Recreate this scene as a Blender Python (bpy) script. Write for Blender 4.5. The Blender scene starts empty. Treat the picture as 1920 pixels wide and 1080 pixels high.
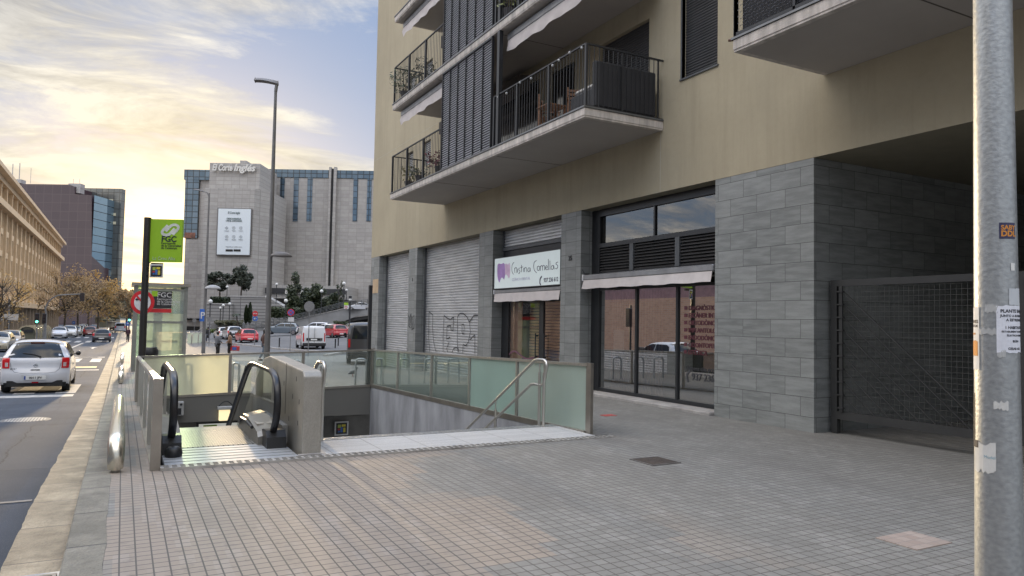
import bpy, math, random
from mathutils import Vector, Matrix, noise
random.seed(7)
PI = math.pi
# ---------------------------------------------------------------- camera model (eye at the origin, X into the block, Y up the street, Z up)
YAW, PITCH, ROLL, FPX = 0.48834, 0.04601, 0.018264, 1369.68
cy, sy, cp, sp = math.cos(YAW), math.sin(YAW), math.cos(PITCH), math.sin(PITCH)
FW = Vector((sy*cp, cy*cp, sp)); R0 = Vector((cy, -sy, 0)); U0 = R0.cross(FW)
RT = R0*math.cos(ROLL)+U0*math.sin(ROLL); UP = -R0*math.sin(ROLL)+U0*math.cos(ROLL)
F0 = Vector((sy, cy, 0))
def ray(px, py): return FW+RT*((px-960)/FPX)-UP*((py-540)/FPX)
def on(ax, c, px, py):
    d = ray(px, py); return d*(c/d[ax])
def uz(px, py, d):            # local (x, z) in the camera-facing frame at ground depth d
    r = ray(px, py); r = r*(d/(r.dot(F0))); return r.dot(R0), r.z
def W(u, d, z): return R0*u+F0*d+Vector((0, 0, z))
def lerp(a, b, t): return a+(b-a)*t
def interp(tab, y):
    if y <= tab[0][0]: return tab[0][1]
    for (a, za), (b, zb) in zip(tab, tab[1:]):
        if y <= b: return lerp(za, zb, (y-a)/(b-a))
    return tab[-1][1]
TL = [(8,-1.66),(20,-2.04),(24.5,-2.15),(34,-2.3),(55,-2.6),(80,-2.85),(130,-3.2),(250,-4.0),(600,-5.0),(4000,-7)]
TR = [(8,-1.65),(14,-1.65),(20,-1.75),(31,-2.05),(40,-2.3),(55,-2.55),(80,-2.85),(130,-3.2),(250,-4.0),(600,-5.0),(4000,-7)]
T3 = [(31,-2.05),(55,-2.30),(72,-2.08),(102,-2.15),(130,-2.35),(190,-3.4),(250,-4.0),(600,-5.0),(4000,-7)]
def G(x, y):
    w = min(1, max(0, x/9.6)); z = lerp(interp(TL, y), interp(TR, y), w)
    if x > 9.6 and y > 31: z = lerp(z, interp(T3, y), min(1, (x-9.6)/12.4))
    return z
ROADDZ = -0.12
def gp(px, py, dz=0.0):
    r = ray(px, py); z = -2.0
    for _ in range(40):
        p = r*(z/r.z); z = 0.5*z+0.5*(G(p.x, p.y)+dz)
    return r*(z/r.z)
# ---------------------------------------------------------------- scene helpers
C = bpy.context.scene.collection
def tag(o, label=None, cat=None, group=None, kind=None):
    if label: o['label'] = label
    if cat: o['category'] = cat
    if group: o['group'] = group
    if kind: o['kind'] = kind
    return o
def thing(name, label, cat, loc=(0, 0, 0), rz=0.0, group=None):
    o = bpy.data.objects.new(name, None); C.objects.link(o)
    o.empty_display_size = 0.2
    o.matrix_world = Matrix.Translation(Vector(loc)) @ Matrix.Rotation(rz, 4, 'Z')
    o.location = loc; o.rotation_euler = (0, 0, rz)
    return tag(o, label, cat, group)
def wm(o):
    m = Matrix.Translation(o.location) @ o.rotation_euler.to_matrix().to_4x4()
    return (wm(o.parent) @ m) if o.parent else m
def dup(o, parent=None, loc=None, rz=None, label=None):
    c = o.copy(); C.objects.link(c)
    if parent is not None: c.parent = parent
    if loc is not None: c.location = loc
    if rz is not None: c.rotation_euler = (0, 0, rz)
    if label: c['label'] = label
    for ch in list(o.children): dup(ch, c)
    return c
class MB:
    def __init__(s): s.v = []; s.f = []; s.mi = []; s.m = 0; s.M = None
    def add(s, vs, fs):
        n = len(s.v)
        for p in vs:
            p = Vector(p); s.v.append(s.M @ p if s.M else p)
        for f in fs: s.f.append([n+i for i in f]); s.mi.append(s.m)
        return s
    def box(s, x0, y0, z0, x1, y1, z1, skip=''):
        if x0 > x1: x0, x1 = x1, x0
        if y0 > y1: y0, y1 = y1, y0
        if z0 > z1: z0, z1 = z1, z0
        return s.add([(x0,y0,z0),(x1,y0,z0),(x1,y1,z0),(x0,y1,z0),(x0,y0,z1),(x1,y0,z1),(x1,y1,z1),(x0,y1,z1)],
                     [(0,3,2,1),(4,5,6,7),(0,1,5,4),(1,2,6,5),(2,3,7,6),(3,0,4,7)])
    def bbox(s, x0, y0, z0, x1, y1, z1, b=0.01):   # box with chamfered vertical+horizontal edges
        if x0 > x1: x0, x1 = x1, x0
        if y0 > y1: y0, y1 = y1, y0
        if z0 > z1: z0, z1 = z1, z0
        vs = []
        for z, k in ((z0, 1), (z0+b, 0), (z1-b, 0), (z1, 1)):
            i = b if k else 0
            vs += [(x0+b,y0+i,z),(x1-b,y0+i,z),(x1-i,y0+b,z),(x1-i,y1-b,z),(x1-b,y1-i,z),(x0+b,y1-i,z),(x0+i,y1-b,z),(x0+i,y0+b,z)]
        fs = [tuple(range(7,-1,-1)), tuple(range(24,32))]
        for r in range(3):
            for i in range(8):
                j = (i+1) % 8; fs.append((r*8+i, r*8+j, r*8+8+j, r*8+8+i))
        return s.add(vs, fs)
    def quad(s, a, b, c, d): return s.add([a,b,c,d], [(0,1,2,3)])
    def tube(s, pts, r, n=10, cap=True):
        pts = [Vector(p) for p in pts]; rs = r if isinstance(r, (list, tuple)) else [r]*len(pts)
        prev = None; vs = []; fs = []
        for i, p in enumerate(pts):
            if i == 0: t = pts[1]-p
            elif i == len(pts)-1: t = p-pts[i-1]
            else: t = (pts[i+1]-p).normalized()+(p-pts[i-1]).normalized()
            t.normalize()
            a = prev if prev is not None else (Vector((1,0,0)) if abs(t.x) < 0.7 else Vector((0,1,0)))
            a = (a-t*a.dot(t)).normalized(); prev = a; b = t.cross(a)
            for k in range(n):
                an = 2*PI*k/n; vs.append(p+(a*math.cos(an)+b*math.sin(an))*rs[i])
        for i in range(len(pts)-1):
            for k in range(n):
                j = (k+1) % n; fs.append((i*n+k, i*n+j, i*n+n+j, i*n+n+k))
        if cap: fs.append(tuple(range(n-1,-1,-1))); fs.append(tuple((len(pts)-1)*n+k for k in range(n)))
        return s.add(vs, fs)
    def lathe(s, prof, c=(0,0,0), n=20):
        vs = []; fs = []
        for (r, z) in prof:
            for k in range(n):
                a = 2*PI*k/n; vs.append((c[0]+r*math.cos(a), c[1]+r*math.sin(a), c[2]+z))
        for i in range(len(prof)-1):
            for k in range(n):
                j = (k+1) % n; fs.append((i*n+k, i*n+j, i*n+n+j, i*n+n+k))
        return s.add(vs, fs)
    def prism(s, pts, d):      # polygon pts extruded by vector d
        pts = [Vector(p) for p in pts]; d = Vector(d); n = len(pts)
        fs = [tuple(range(n)), tuple(range(2*n-1, n-1, -1))]
        for i in range(n):
            j = (i+1) % n; fs.append((i, n+i, n+j, j))
        return s.add(pts+[p+d for p in pts], fs)
    def disc(s, c, r, nrm, th, n=28, rin=0.0):
        nrm = Vector(nrm).normalized(); c = Vector(c)
        a = Vector((0,0,1)) if abs(nrm.z) < 0.9 else Vector((1,0,0)); b = nrm.cross(a).normalized(); a = b.cross(nrm)
        P = [c+(b*math.cos(2*PI*k/n)+a*math.sin(2*PI*k/n))*r for k in range(n)]
        if rin <= 0: return s.prism(P, nrm*th)
        Q = [c+(b*math.cos(2*PI*k/n)+a*math.sin(2*PI*k/n))*rin for k in range(n)]
        vs = P+Q+[p+nrm*th for p in P]+[q+nrm*th for q in Q]; fs = []
        for k in range(n):
            j = (k+1) % n
            fs += [(k,j,n+j,n+k),(2*n+k,3*n+k,3*n+j,2*n+j),(k,2*n+k,2*n+j,j),(n+k,n+j,3*n+j,3*n+k)]
        return s.add(vs, fs)
    def build(s, name, mats, parent=None, smooth=False, world=True, bevel=0, sub=0, label=None, kind=None):
        me = bpy.data.meshes.new(name)
        vs = s.v
        if parent is not None and world:
            inv = wm(parent).inverted(); vs = [inv @ p for p in vs]
        me.from_pydata([tuple(p) for p in vs], [], s.f); me.update()
        for m in (mats if isinstance(mats, (list, tuple)) else [mats]): me.materials.append(m)
        me.polygons.foreach_set('material_index', s.mi)
        o = bpy.data.objects.new(name, me); C.objects.link(o)
        if parent is not None: o.parent = parent
        if smooth:
            me.polygons.foreach_set('use_smooth', [True]*len(me.polygons))
            if smooth == 2:
                try: me.set_sharp_from_angle(angle=0.7)
                except Exception: pass
        if bevel:
            b = o.modifiers.new('bevel', 'BEVEL'); b.width = bevel; b.segments = 2; b.limit_method = 'ANGLE'
        if sub:
            b = o.modifiers.new('sub', 'SUBSURF'); b.levels = sub; b.render_levels = sub
        if label: o['label'] = label
        if kind: o['kind'] = kind
        return o
def struct(name, mb, m, **k): return mb.build(name, m, None, kind='structure', **k)
_fc = {}
def text_mb(body, size, origin, right, up, ext=0.004, bold=0.0, shear=0.0, align='LEFT', sx=1.0, maxw=None):
    key = (body, bold, shear, align, ext/size)
    if key not in _fc:
        cu = bpy.data.curves.new('t', 'FONT'); cu.body = body; cu.size = 1; cu.extrude = ext/size/2; cu.offset = bold
        cu.shear = shear; cu.align_x = align; cu.resolution_u = 3
        o = bpy.data.objects.new('t', cu); C.objects.link(o)
        dg = bpy.context.evaluated_depsgraph_get(); dg.update()
        me = bpy.data.meshes.new_from_object(o.evaluated_get(dg))
        _fc[key] = ([v.co.copy() for v in me.vertices], [tuple(p.vertices) for p in me.polygons])
        bpy.data.objects.remove(o); bpy.data.curves.remove(cu); bpy.data.meshes.remove(me)
    vs, fs = _fc[key]
    right = Vector(right).normalized(); up = Vector(up).normalized(); nn = right.cross(up); origin = Vector(origin)
    if maxw and vs:
        wd = (max(v.x for v in vs)-min(v.x for v in vs))*size; sx = maxw/wd
    mb = MB(); mb.add([origin+right*(v.x*size*sx)+up*(v.y*size)+nn*(v.z*size+ext/2) for v in vs], fs); return mb
def join(*ms):
    o = MB()
    for m in ms:
        n = len(o.v); o.v += m.v; o.f += [[n+i for i in f] for f in m.f]; o.mi += m.mi
    return o
# ---------------------------------------------------------------- materials
def newmat(name):
    m = bpy.data.materials.new(name); m.use_nodes = True; nt = m.node_tree
    return m, nt, nt.nodes['Principled BSDF'], nt.nodes['Material Output']
def nd(nt, t, **k):
    n = nt.nodes.new(t)
    for a, b in k.items():
        if a.startswith('i_'): n.inputs[a[2:].replace('_', ' ')].default_value = b
        else: setattr(n, a, b)
    return n
def mathn(nt, op, a, b=None, c=None):
    n = nt.nodes.new('ShaderNodeMath'); n.operation = op
    for i, x in enumerate((a, b, c)):
        if x is None: continue
        if isinstance(x, (int, float)): n.inputs[i].default_value = x
        else: nt.links.new(x, n.inputs[i])
    return n.outputs[0]
def mixc(nt, f, a, b, bt='MIX'):
    n = nt.nodes.new('ShaderNodeMix'); n.data_type = 'RGBA'; n.blend_type = bt
    for i, x in ((0, f), (6, a), (7, b)):
        if isinstance(x, (int, float)): n.inputs[i].default_value = x
        elif isinstance(x, (tuple, list)): n.inputs[i].default_value = (*x[:3], 1)
        else: nt.links.new(x, n.inputs[i])
    return n.outputs[2]
def noiseo(nt, vec, scale, detail=4, rough=0.55, out=0):
    n = nd(nt, 'ShaderNodeTexNoise'); n.inputs['Scale'].default_value = scale; n.inputs['Detail'].default_value = detail
    n.inputs['Roughness'].default_value = rough
    if vec is not None: nt.links.new(vec, n.inputs['Vector'])
    return n.outputs[out]
def ramp(nt, f, stops):
    n = nt.nodes.new('ShaderNodeValToRGB'); e = n.color_ramp.elements
    while len(e) < len(stops): e.new(0.5)
    for i, (p, c) in enumerate(stops): e[i].position = p; e[i].color = (*c, 1) if len(c) == 3 else c
    nt.links.new(f, n.inputs[0]); return n.outputs[0]
def objc(nt): return nd(nt, 'ShaderNodeTexCoord').outputs['Object']
def scaled(nt, vec, s):
    n = nt.nodes.new('ShaderNodeMapping'); n.inputs['Scale'].default_value = s; nt.links.new(vec, n.inputs['Vector']); return n.outputs[0]
def mat(name, col, rough=0.6, metal=0.0, var=0.12, vs=3.0, bump=0.0, bs=40.0, stretch=(1,1,1), emit=None, es=1.0, spec=0.5, coat=0.0, col2=None, speck=0.0):
    m, nt, b, o = newmat(name)
    b.inputs['Roughness'].default_value = rough; b.inputs['Metallic'].default_value = metal
    b.inputs['Specular IOR Level'].default_value = spec; b.inputs['Coat Weight'].default_value = coat
    oc = scaled(nt, objc(nt), stretch)
    c2 = col2 or tuple(max(0, x*(1-2*var)) for x in col); c1 = col if col2 else tuple(min(1, x*(1+var)) for x in col)
    f = noiseo(nt, oc, vs, 6, 0.6)
    fr = ramp(nt, f, [(0.3, (0,0,0)), (0.7, (1,1,1))])
    c = mixc(nt, fr, c1, c2)
    if speck:
        s2 = noiseo(nt, oc, 90, 2); c = mixc(nt, ramp(nt, s2, [(0.35, (speck,)*3), (0.65, (0,0,0))]), c, tuple(x*0.35 for x in col))
    nt.links.new(c, b.inputs['Base Color'])
    if bump:
        bn = nd(nt, 'ShaderNodeBump'); bn.inputs['Strength'].default_value = bump; bn.inputs['Distance'].default_value = 0.02
        nt.links.new(noiseo(nt, oc, bs, 4), bn.inputs['Height']); nt.links.new(bn.outputs[0], b.inputs['Normal'])
    if emit: b.inputs['Emission Color'].default_value = (*emit, 1); b.inputs['Emission Strength'].default_value = es
    return m
def brickmat(name, c1, c2, mortar, bw, rh, uvec='yz', msize=0.004, off=0.5, rough=0.6, org=(0,0), bump=0.3, veins=0.0, batch_light=None, var=0.25, mfade=0.1, worn=False):
    m, nt, b, o = newmat(name); b.inputs['Roughness'].default_value = rough
    oc = objc(nt); sep = nd(nt, 'ShaderNodeSeparateXYZ'); nt.links.new(oc, sep.inputs[0]); X, Y, Z = sep.outputs
    if uvec == 'xy': u, v = X, Y
    elif uvec == 'xz': u, v = X, Z
    elif uvec == 'sz': u, v = mathn(nt, 'SUBTRACT', X, Y), Z
    else: u, v = Y, Z
    u = mathn(nt, 'ADD', u, 500*bw-org[0]); v = mathn(nt, 'ADD', v, 500*rh-org[1])
    cmb = nd(nt, 'ShaderNodeCombineXYZ'); nt.links.new(u, cmb.inputs[0]); nt.links.new(v, cmb.inputs[1])
    br = nd(nt, 'ShaderNodeTexBrick'); br.offset = off; br.squash = 1
    for k, x in (('Scale', 1), ('Mortar Size', msize), ('Mortar Smooth', 0.15), ('Bias', 0), ('Brick Width', bw), ('Row Height', rh)): br.inputs[k].default_value = x
    nt.links.new(cmb.outputs[0], br.inputs['Vector'])
    br.inputs['Color1'].default_value = (0,0,0,1); br.inputs['Color2'].default_value = (1,1,1,1); br.inputs['Mortar'].default_value = (0.5,0.5,0.5,1)
    sc = mixc(nt, br.outputs['Color'], c1, c2)
    n1 = noiseo(nt, oc, 1.3, 5); sc = mixc(nt, ramp(nt, n1, [(0.35, (0,0,0)), (0.7, (var,)*3)]), sc, tuple(x*0.5 for x in c1))
    n2 = noiseo(nt, oc, 35, 4); sc = mixc(nt, ramp(nt, n2, [(0.4, (0,0,0)), (0.7, (0.25,)*3)]), sc, tuple(x*0.6 for x in c2))
    if veins:
        wn = nd(nt, 'ShaderNodeVectorMath', operation='ADD'); nt.links.new(cmb.outputs[0], wn.inputs[0])
        bc = nd(nt, 'ShaderNodeVectorMath', operation='SCALE'); bc.inputs['Scale'].default_value = 3.7
        nt.links.new(br.outputs['Color'], bc.inputs[0]); nt.links.new(bc.outputs[0], wn.inputs[1])
        mp = nt.nodes.new('ShaderNodeMapping'); mp.inputs['Rotation'].default_value = (0,0,0.45); mp.inputs['Scale'].default_value = (1.2, 9, 1)
        nt.links.new(wn.outputs[0], mp.inputs['Vector'])
        vn = noiseo(nt, mp.outputs[0], 1.6, 5, 0.6)
        sc = mixc(nt, ramp(nt, vn, [(0.4, (0,0,0)), (0.62, (veins,)*3)]), sc, tuple(min(1, x*1.7) for x in c2))
    if worn:
        w1 = noiseo(nt, oc, 4.5, 8, 0.72); sc = mixc(nt, ramp(nt, w1, [(0.42, (0,0,0)), (0.62, (0.6,)*3)]), sc, tuple(x*0.55 for x in c1))
        w2 = noiseo(nt, scaled(nt, oc, (1,1,1)), 70, 3, 0.6); sc = mixc(nt, ramp(nt, w2, [(0.52, (0,0,0)), (0.66, (0.55,)*3)]), sc, tuple(x*0.45 for x in c2))
        w3 = noiseo(nt, oc, 2.1, 4, 0.6); sc = mixc(nt, ramp(nt, w3, [(0.5, (0,0,0)), (0.7, (0.5,)*3)]), sc, tuple(min(1, x*1.25) for x in c2))
    if batch_light:      # block tones at whole-block steps: tile batches plus warm reflected light put into colour
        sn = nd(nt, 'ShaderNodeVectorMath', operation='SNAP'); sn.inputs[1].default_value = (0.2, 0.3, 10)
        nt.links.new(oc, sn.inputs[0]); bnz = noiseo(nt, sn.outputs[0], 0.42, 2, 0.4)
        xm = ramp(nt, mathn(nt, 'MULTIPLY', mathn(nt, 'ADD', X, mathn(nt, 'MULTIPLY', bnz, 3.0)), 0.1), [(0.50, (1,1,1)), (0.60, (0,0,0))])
        sc = mixc(nt, mathn(nt, 'MULTIPLY', ramp(nt, bnz, [(0.46, (0,0,0)), (0.50, (0.75,)*3)]), xm), sc, batch_light)
        sn2 = nd(nt, 'ShaderNodeVectorMath', operation='SNAP'); sn2.inputs[1].default_value = (0.1, 0.2, 10)
        nt.links.new(oc, sn2.inputs[0]); wn2 = nd(nt, 'ShaderNodeTexWhiteNoise'); nt.links.new(sn2.outputs[0], wn2.inputs[0])
        sc = mixc(nt, ramp(nt, wn2.outputs[0], [(0.80, (0,0,0)), (1.0, (0.12,)*3)]), sc, (0.5,0.47,0.45))
        st = noiseo(nt, scaled(nt, oc, (1,1,1)), 6, 6, 0.7); sc = mixc(nt, ramp(nt, st, [(0.55, (0,0,0)), (0.72, (0.5,)*3)]), sc, (0.10,0.09,0.08))
        vo = nd(nt, 'ShaderNodeTexVoronoi'); vo.inputs['Scale'].default_value = 2.6; nt.links.new(oc, vo.inputs['Vector'])      # chewing gum and drip spots
        sc = mixc(nt, ramp(nt, vo.outputs['Distance'], [(0.030, (0.7,)*3), (0.042, (0,0,0))]), sc, (0.06,0.055,0.05))
        vo2 = nd(nt, 'ShaderNodeTexVoronoi'); vo2.inputs['Scale'].default_value = 7.3; nt.links.new(oc, vo2.inputs['Vector'])
        sc = mixc(nt, ramp(nt, vo2.outputs['Distance'], [(0.035, (0.5,)*3), (0.055, (0,0,0))]), sc, (0.09,0.08,0.07))
        st2 = noiseo(nt, scaled(nt, oc, (1,0.3,1)), 1.2, 6, 0.65); sc = mixc(nt, ramp(nt, st2, [(0.5, (0,0,0)), (0.68, (0.4,)*3)]), sc, (0.13,0.12,0.11))
    mc = mixc(nt, noiseo(nt, oc, 1.1, 3), mortar, tuple(min(1, x*1.0+mfade) for x in mortar))
    nt.links.new(mixc(nt, br.outputs['Fac'], sc, mc), b.inputs['Base Color'])
    bn = nd(nt, 'ShaderNodeBump'); bn.inputs['Strength'].default_value = bump; bn.inputs['Distance'].default_value = 0.01
    h = mathn(nt, 'ADD', mathn(nt, 'MULTIPLY', br.outputs['Fac'], -1.0), mathn(nt, 'MULTIPLY', n2, 1.6 if worn else 0.35))
    nt.links.new(h, bn.inputs['Height']); nt.links.new(bn.outputs[0], b.inputs['Normal'])
    return m
def rendermat(name, col):      # painted render: faint trowel mottling, rain streaks, patchy fading
    m, nt, b, o = newmat(name); b.inputs['Roughness'].default_value = 0.9; b.inputs['Specular IOR Level'].default_value = 0.2
    oc = objc(nt); a = noiseo(nt, oc, 0.35, 5, 0.6); c = mixc(nt, ramp(nt, a, [(0.35,(0,0,0)),(0.65,(1,1,1))]), col, tuple(x*0.86 for x in col))
    st = noiseo(nt, scaled(nt, oc, (2.2,2.2,0.16)), 1.6, 6, 0.7); c = mixc(nt, ramp(nt, st, [(0.48,(0,0,0)),(0.70,(0.45,)*3)]), c, tuple(x*0.70 for x in col))
    f = noiseo(nt, oc, 9, 5, 0.7); c = mixc(nt, ramp(nt, f, [(0.45,(0,0,0)),(0.7,(0.16,)*3)]), c, tuple(x*0.7 for x in col))
    nt.links.new(c, b.inputs['Base Color'])
    bn = nd(nt, 'ShaderNodeBump'); bn.inputs['Strength'].default_value = 0.25; bn.inputs['Distance'].default_value = 0.01
    nt.links.new(mathn(nt, 'ADD', noiseo(nt, oc, 110, 4), mathn(nt, 'MULTIPLY', noiseo(nt, oc, 5, 3), 1.5)), bn.inputs['Height']); nt.links.new(bn.outputs[0], b.inputs['Normal'])
    return m
def glassmat(name, tint=(0.8,0.9,0.85), refl=0.12, rough=0.0, frost=None, ff=0.0, fres=1.5):
    m, nt, b, o = newmat(name); nt.nodes.remove(b)
    tr = nd(nt, 'ShaderNodeBsdfTransparent'); tr.inputs[0].default_value = (*tint, 1)
    gl = nd(nt, 'ShaderNodeBsdfGlossy'); gl.inputs['Roughness'].default_value = rough; gl.inputs[0].default_value = (1,1,1,1)
    fr = nd(nt, 'ShaderNodeFresnel'); fr.inputs[0].default_value = fres
    base = tr.outputs[0]
    if frost:
        df = nd(nt, 'ShaderNodeBsdfDiffuse'); df.inputs[0].default_value = (*frost, 1)
        tl = nd(nt, 'ShaderNodeBsdfTranslucent'); tl.inputs[0].default_value = (*frost, 1)
        oc = objc(nt); nn = noiseo(nt, scaled(nt, oc, (1,1,0.6)), 1.4, 4)
        colr = mixc(nt, nn, frost, tuple(x*0.75 for x in frost)); nt.links.new(colr, df.inputs[0]); nt.links.new(colr, tl.inputs[0])
        mx = nd(nt, 'ShaderNodeMixShader'); mx.inputs[0].default_value = 0.5
        nt.links.new(df.outputs[0], mx.inputs[1]); nt.links.new(tl.outputs[0], mx.inputs[2])
        m2 = nd(nt, 'ShaderNodeMixShader'); m2.inputs[0].default_value = ff
        nt.links.new(base, m2.inputs[1]); nt.links.new(mx.outputs[0], m2.inputs[2]); base = m2.outputs[0]
    m3 = nd(nt, 'ShaderNodeMixShader')
    nt.links.new(mathn(nt, 'MINIMUM', mathn(nt, 'ADD', fr.outputs[0], refl), 0.95), m3.inputs[0])
    nt.links.new(base, m3.inputs[1]); nt.links.new(gl.outputs[0], m3.inputs[2]); nt.links.new(m3.outputs[0], o.inputs[0])
    return m
_sm = {}
def S(name, col, rough=0.5, metal=0.0, **k):
    if name not in _sm: _sm[name] = mat(name, col, rough, metal, **k)
    return _sm[name]
STEEL = mat('stainless_steel', (0.55,0.53,0.49), 0.32, 0.9, var=0.08, vs=4, stretch=(8,8,0.5))
SATIN = mat('brushed_steel', (0.36,0.33,0.29), 0.36, 0.85, var=0.1, vs=3)
POLISH = mat('polished_steel', (0.66,0.64,0.60), 0.14, 1.0, var=0.05)
DARK = mat('dark_paint', (0.022,0.023,0.026), 0.5, 0.0, var=0.2)
BLACK = mat('black_rubber', (0.012,0.012,0.013), 0.45, var=0.2)
GREYM = mat('grey_frame', (0.10,0.105,0.11), 0.5, 0.2)
GALV = mat('galvanised_steel', (0.40,0.42,0.43), 0.46, 0.7, var=0.13, vs=45, bump=0.12, bs=55, stretch=(1,1,1.3), speck=0.18)
CONC = mat('concrete', (0.36,0.34,0.32), 0.85, var=0.18, vs=2.2, bump=0.25, bs=30, stretch=(1,1,0.35), speck=0.25)
WHITE = mat('white_paint', (0.75,0.75,0.74), 0.5, var=0.04)
# ================================================================ camera, sky, sun
scn = bpy.context.scene
cam = bpy.data.cameras.new('camera'); co = bpy.data.objects.new('camera', cam); C.objects.link(co)
co.matrix_world = Matrix(((RT.x, UP.x, -FW.x, 0), (RT.y, UP.y, -FW.y, 0), (RT.z, UP.z, -FW.z, 0), (0, 0, 0, 1)))
cam.sensor_width = 36; cam.lens = FPX/1920*36; cam.clip_start = 0.05; cam.clip_end = 9000; scn.camera = co
scn.view_settings.view_transform = 'Standard'; scn.view_settings.look = 'None'; scn.view_settings.exposure = 1.0; scn.view_settings.gamma = 1
SUNAZ, SUNEL = math.radians(2.6), math.radians(4.6)      # azimuth measured from +Y towards +X
SD = Vector((math.sin(SUNAZ)*math.cos(SUNEL), math.cos(SUNAZ)*math.cos(SUNEL), math.sin(SUNEL)))
world = bpy.data.worlds.new('World'); scn.world = world; world.use_nodes = True
wt = world.node_tree; bg = wt.nodes['Background']
sky = wt.nodes.new('ShaderNodeTexSky'); sky.sky_type = 'NISHITA'; sky.sun_disc = False
sky.sun_elevation = SUNEL; sky.sun_rotation = SUNAZ; sky.air_density = 1.0; sky.dust_density = 1.2; sky.ozone_density = 1.6
tc = wt.nodes.new('ShaderNodeTexCoord').outputs['Generated']
nrm = nd(wt, 'ShaderNodeVectorMath', operation='NORMALIZE'); wt.links.new(tc, nrm.inputs[0]); dv = nrm.outputs[0]
sp3 = nd(wt, 'ShaderNodeSeparateXYZ'); wt.links.new(dv, sp3.inputs[0])
zz = mathn(wt, 'ADD', mathn(wt, 'MAXIMUM', sp3.outputs[2], 0.0), 0.16)
cv = nd(wt, 'ShaderNodeCombineXYZ')
wt.links.new(mathn(wt, 'DIVIDE', sp3.outputs[0], zz), cv.inputs[0]); wt.links.new(mathn(wt, 'DIVIDE', sp3.outputs[1], zz), cv.inputs[1])
mp = wt.nodes.new('ShaderNodeMapping'); mp.inputs['Rotation'].default_value = (0, 0, 0.5); mp.inputs['Scale'].default_value = (0.75, 1.35, 1); mp.inputs['Location'].default_value = (3.3, 1.7, 0)
wt.links.new(cv.outputs[0], mp.inputs['Vector'])
def wn(vec, scale, det, rough, dist=0.0):
    n = nd(wt, 'ShaderNodeTexNoise'); n.inputs['Scale'].default_value = scale; n.inputs['Detail'].default_value = det
    n.inputs['Roughness'].default_value = rough; n.inputs['Distortion'].default_value = dist; wt.links.new(vec, n.inputs['Vector']); return n.outputs[0]
big = wn(mp.outputs[0], 0.85, 9, 0.60, 0.5); fine = wn(mp.outputs[0], 2.4, 9, 0.66, 0.6)
cover = ramp(wt, mathn(wt, 'ADD', mathn(wt, 'MULTIPLY', big, 0.72), mathn(wt, 'MULTIPLY', fine, 0.28)), [(0.455, (0,0,0)), (0.54, (1,1,1))])
cshade = ramp(wt, fine, [(0.30, (0.13,0.135,0.155)), (0.60, (0.50,0.485,0.455))])
dt = nd(wt, 'ShaderNodeVectorMath', operation='DOT_PRODUCT'); wt.links.new(dv, dt.inputs[0]); dt.inputs[1].default_value = SD
cosg = mathn(wt, 'MAXIMUM', dt.outputs['Value'], 0.0)
g1 = mathn(wt, 'POWER', cosg, 34.0); g2 = mathn(wt, 'POWER', cosg, 120.0); g3 = mathn(wt, 'POWER', cosg, 900.0)
skyb = mixc(wt, 1.0, sky.outputs[0], (0.10,0.10,0.10), 'MULTIPLY')
blue = mixc(wt, 0.75, skyb, (0.13,0.195,0.335))
lowz = ramp(wt, sp3.outputs[2], [(0.0, (0.30,0.24,0.13)), (0.14, (0,0,0))])
base = mixc(wt, 1.0, blue, mixc(wt, 1.0, lowz, (0.35,0.35,0.35), 'MULTIPLY'), 'ADD')
cl = mixc(wt, mathn(wt, 'MULTIPLY', g1, 0.5), cshade, (0.58,0.47,0.25))
skyc = mixc(wt, mathn(wt, 'MULTIPLY', cover, 0.9), base, cl)
def addg(c, g, col):
    mm = mixc(wt, 1.0, g, col, 'MULTIPLY'); return mixc(wt, 1.0, c, mm, 'ADD')
skyc = addg(skyc, mathn(wt, 'MULTIPLY', g1, mathn(wt, 'ADD', mathn(wt, 'MULTIPLY', fine, 0.6), 0.2)), (0.10,0.075,0.02))
skyc = addg(skyc, mathn(wt, 'MULTIPLY', g2, mathn(wt, 'ADD', fine, 0.2)), (0.20,0.13,0.025))
skyc = addg(skyc, g3, (0.55,0.40,0.14))
# sky out of view, overhead and to the left, brightened as added fill light
up = ramp(wt, sp3.outputs[2], [(0.44, (1,1,1)), (0.80, (1.75,1.75,1.8))])
ramp_node = up.node; ramp_node.color_ramp.elements[1].color = (1,1,1,1); ramp_node.color_ramp.elements[0].color = (0,0,0,1)
side = ramp(wt, mathn(wt, 'MULTIPLY', sp3.outputs[0], -1.0), [(0.30, (0,0,0)), (0.75, (1,1,1))])
boost = mathn(wt, 'ADD', mathn(wt, 'ADD', mathn(wt, 'MULTIPLY', up, 3.9), mathn(wt, 'MULTIPLY', side, 1.6)), 1.0)
skyw = mixc(wt, mathn(wt, 'MULTIPLY', mathn(wt, 'ADD', up, side), 0.5), skyc, mixc(wt, 1.0, skyc, (1.10,0.98,0.84), 'MULTIPLY'))
sc_ = nd(wt, 'ShaderNodeVectorMath', operation='SCALE'); wt.links.new(skyw, sc_.inputs[0]); wt.links.new(boost, sc_.inputs['Scale'])
wt.links.new(sc_.outputs[0], bg.inputs[0]); bg.inputs[1].default_value = 1.0
sl = bpy.data.lights.new('sun', 'SUN'); sl.energy = 2.1; sl.angle = math.radians(1.8); sl.color = (1.0, 0.76, 0.46)
so = bpy.data.objects.new('sun', sl); C.objects.link(so); so.rotation_euler = (-SD).to_track_quat('-Z', 'Y').to_euler(); so.location = (0, 60, 40)

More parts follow.
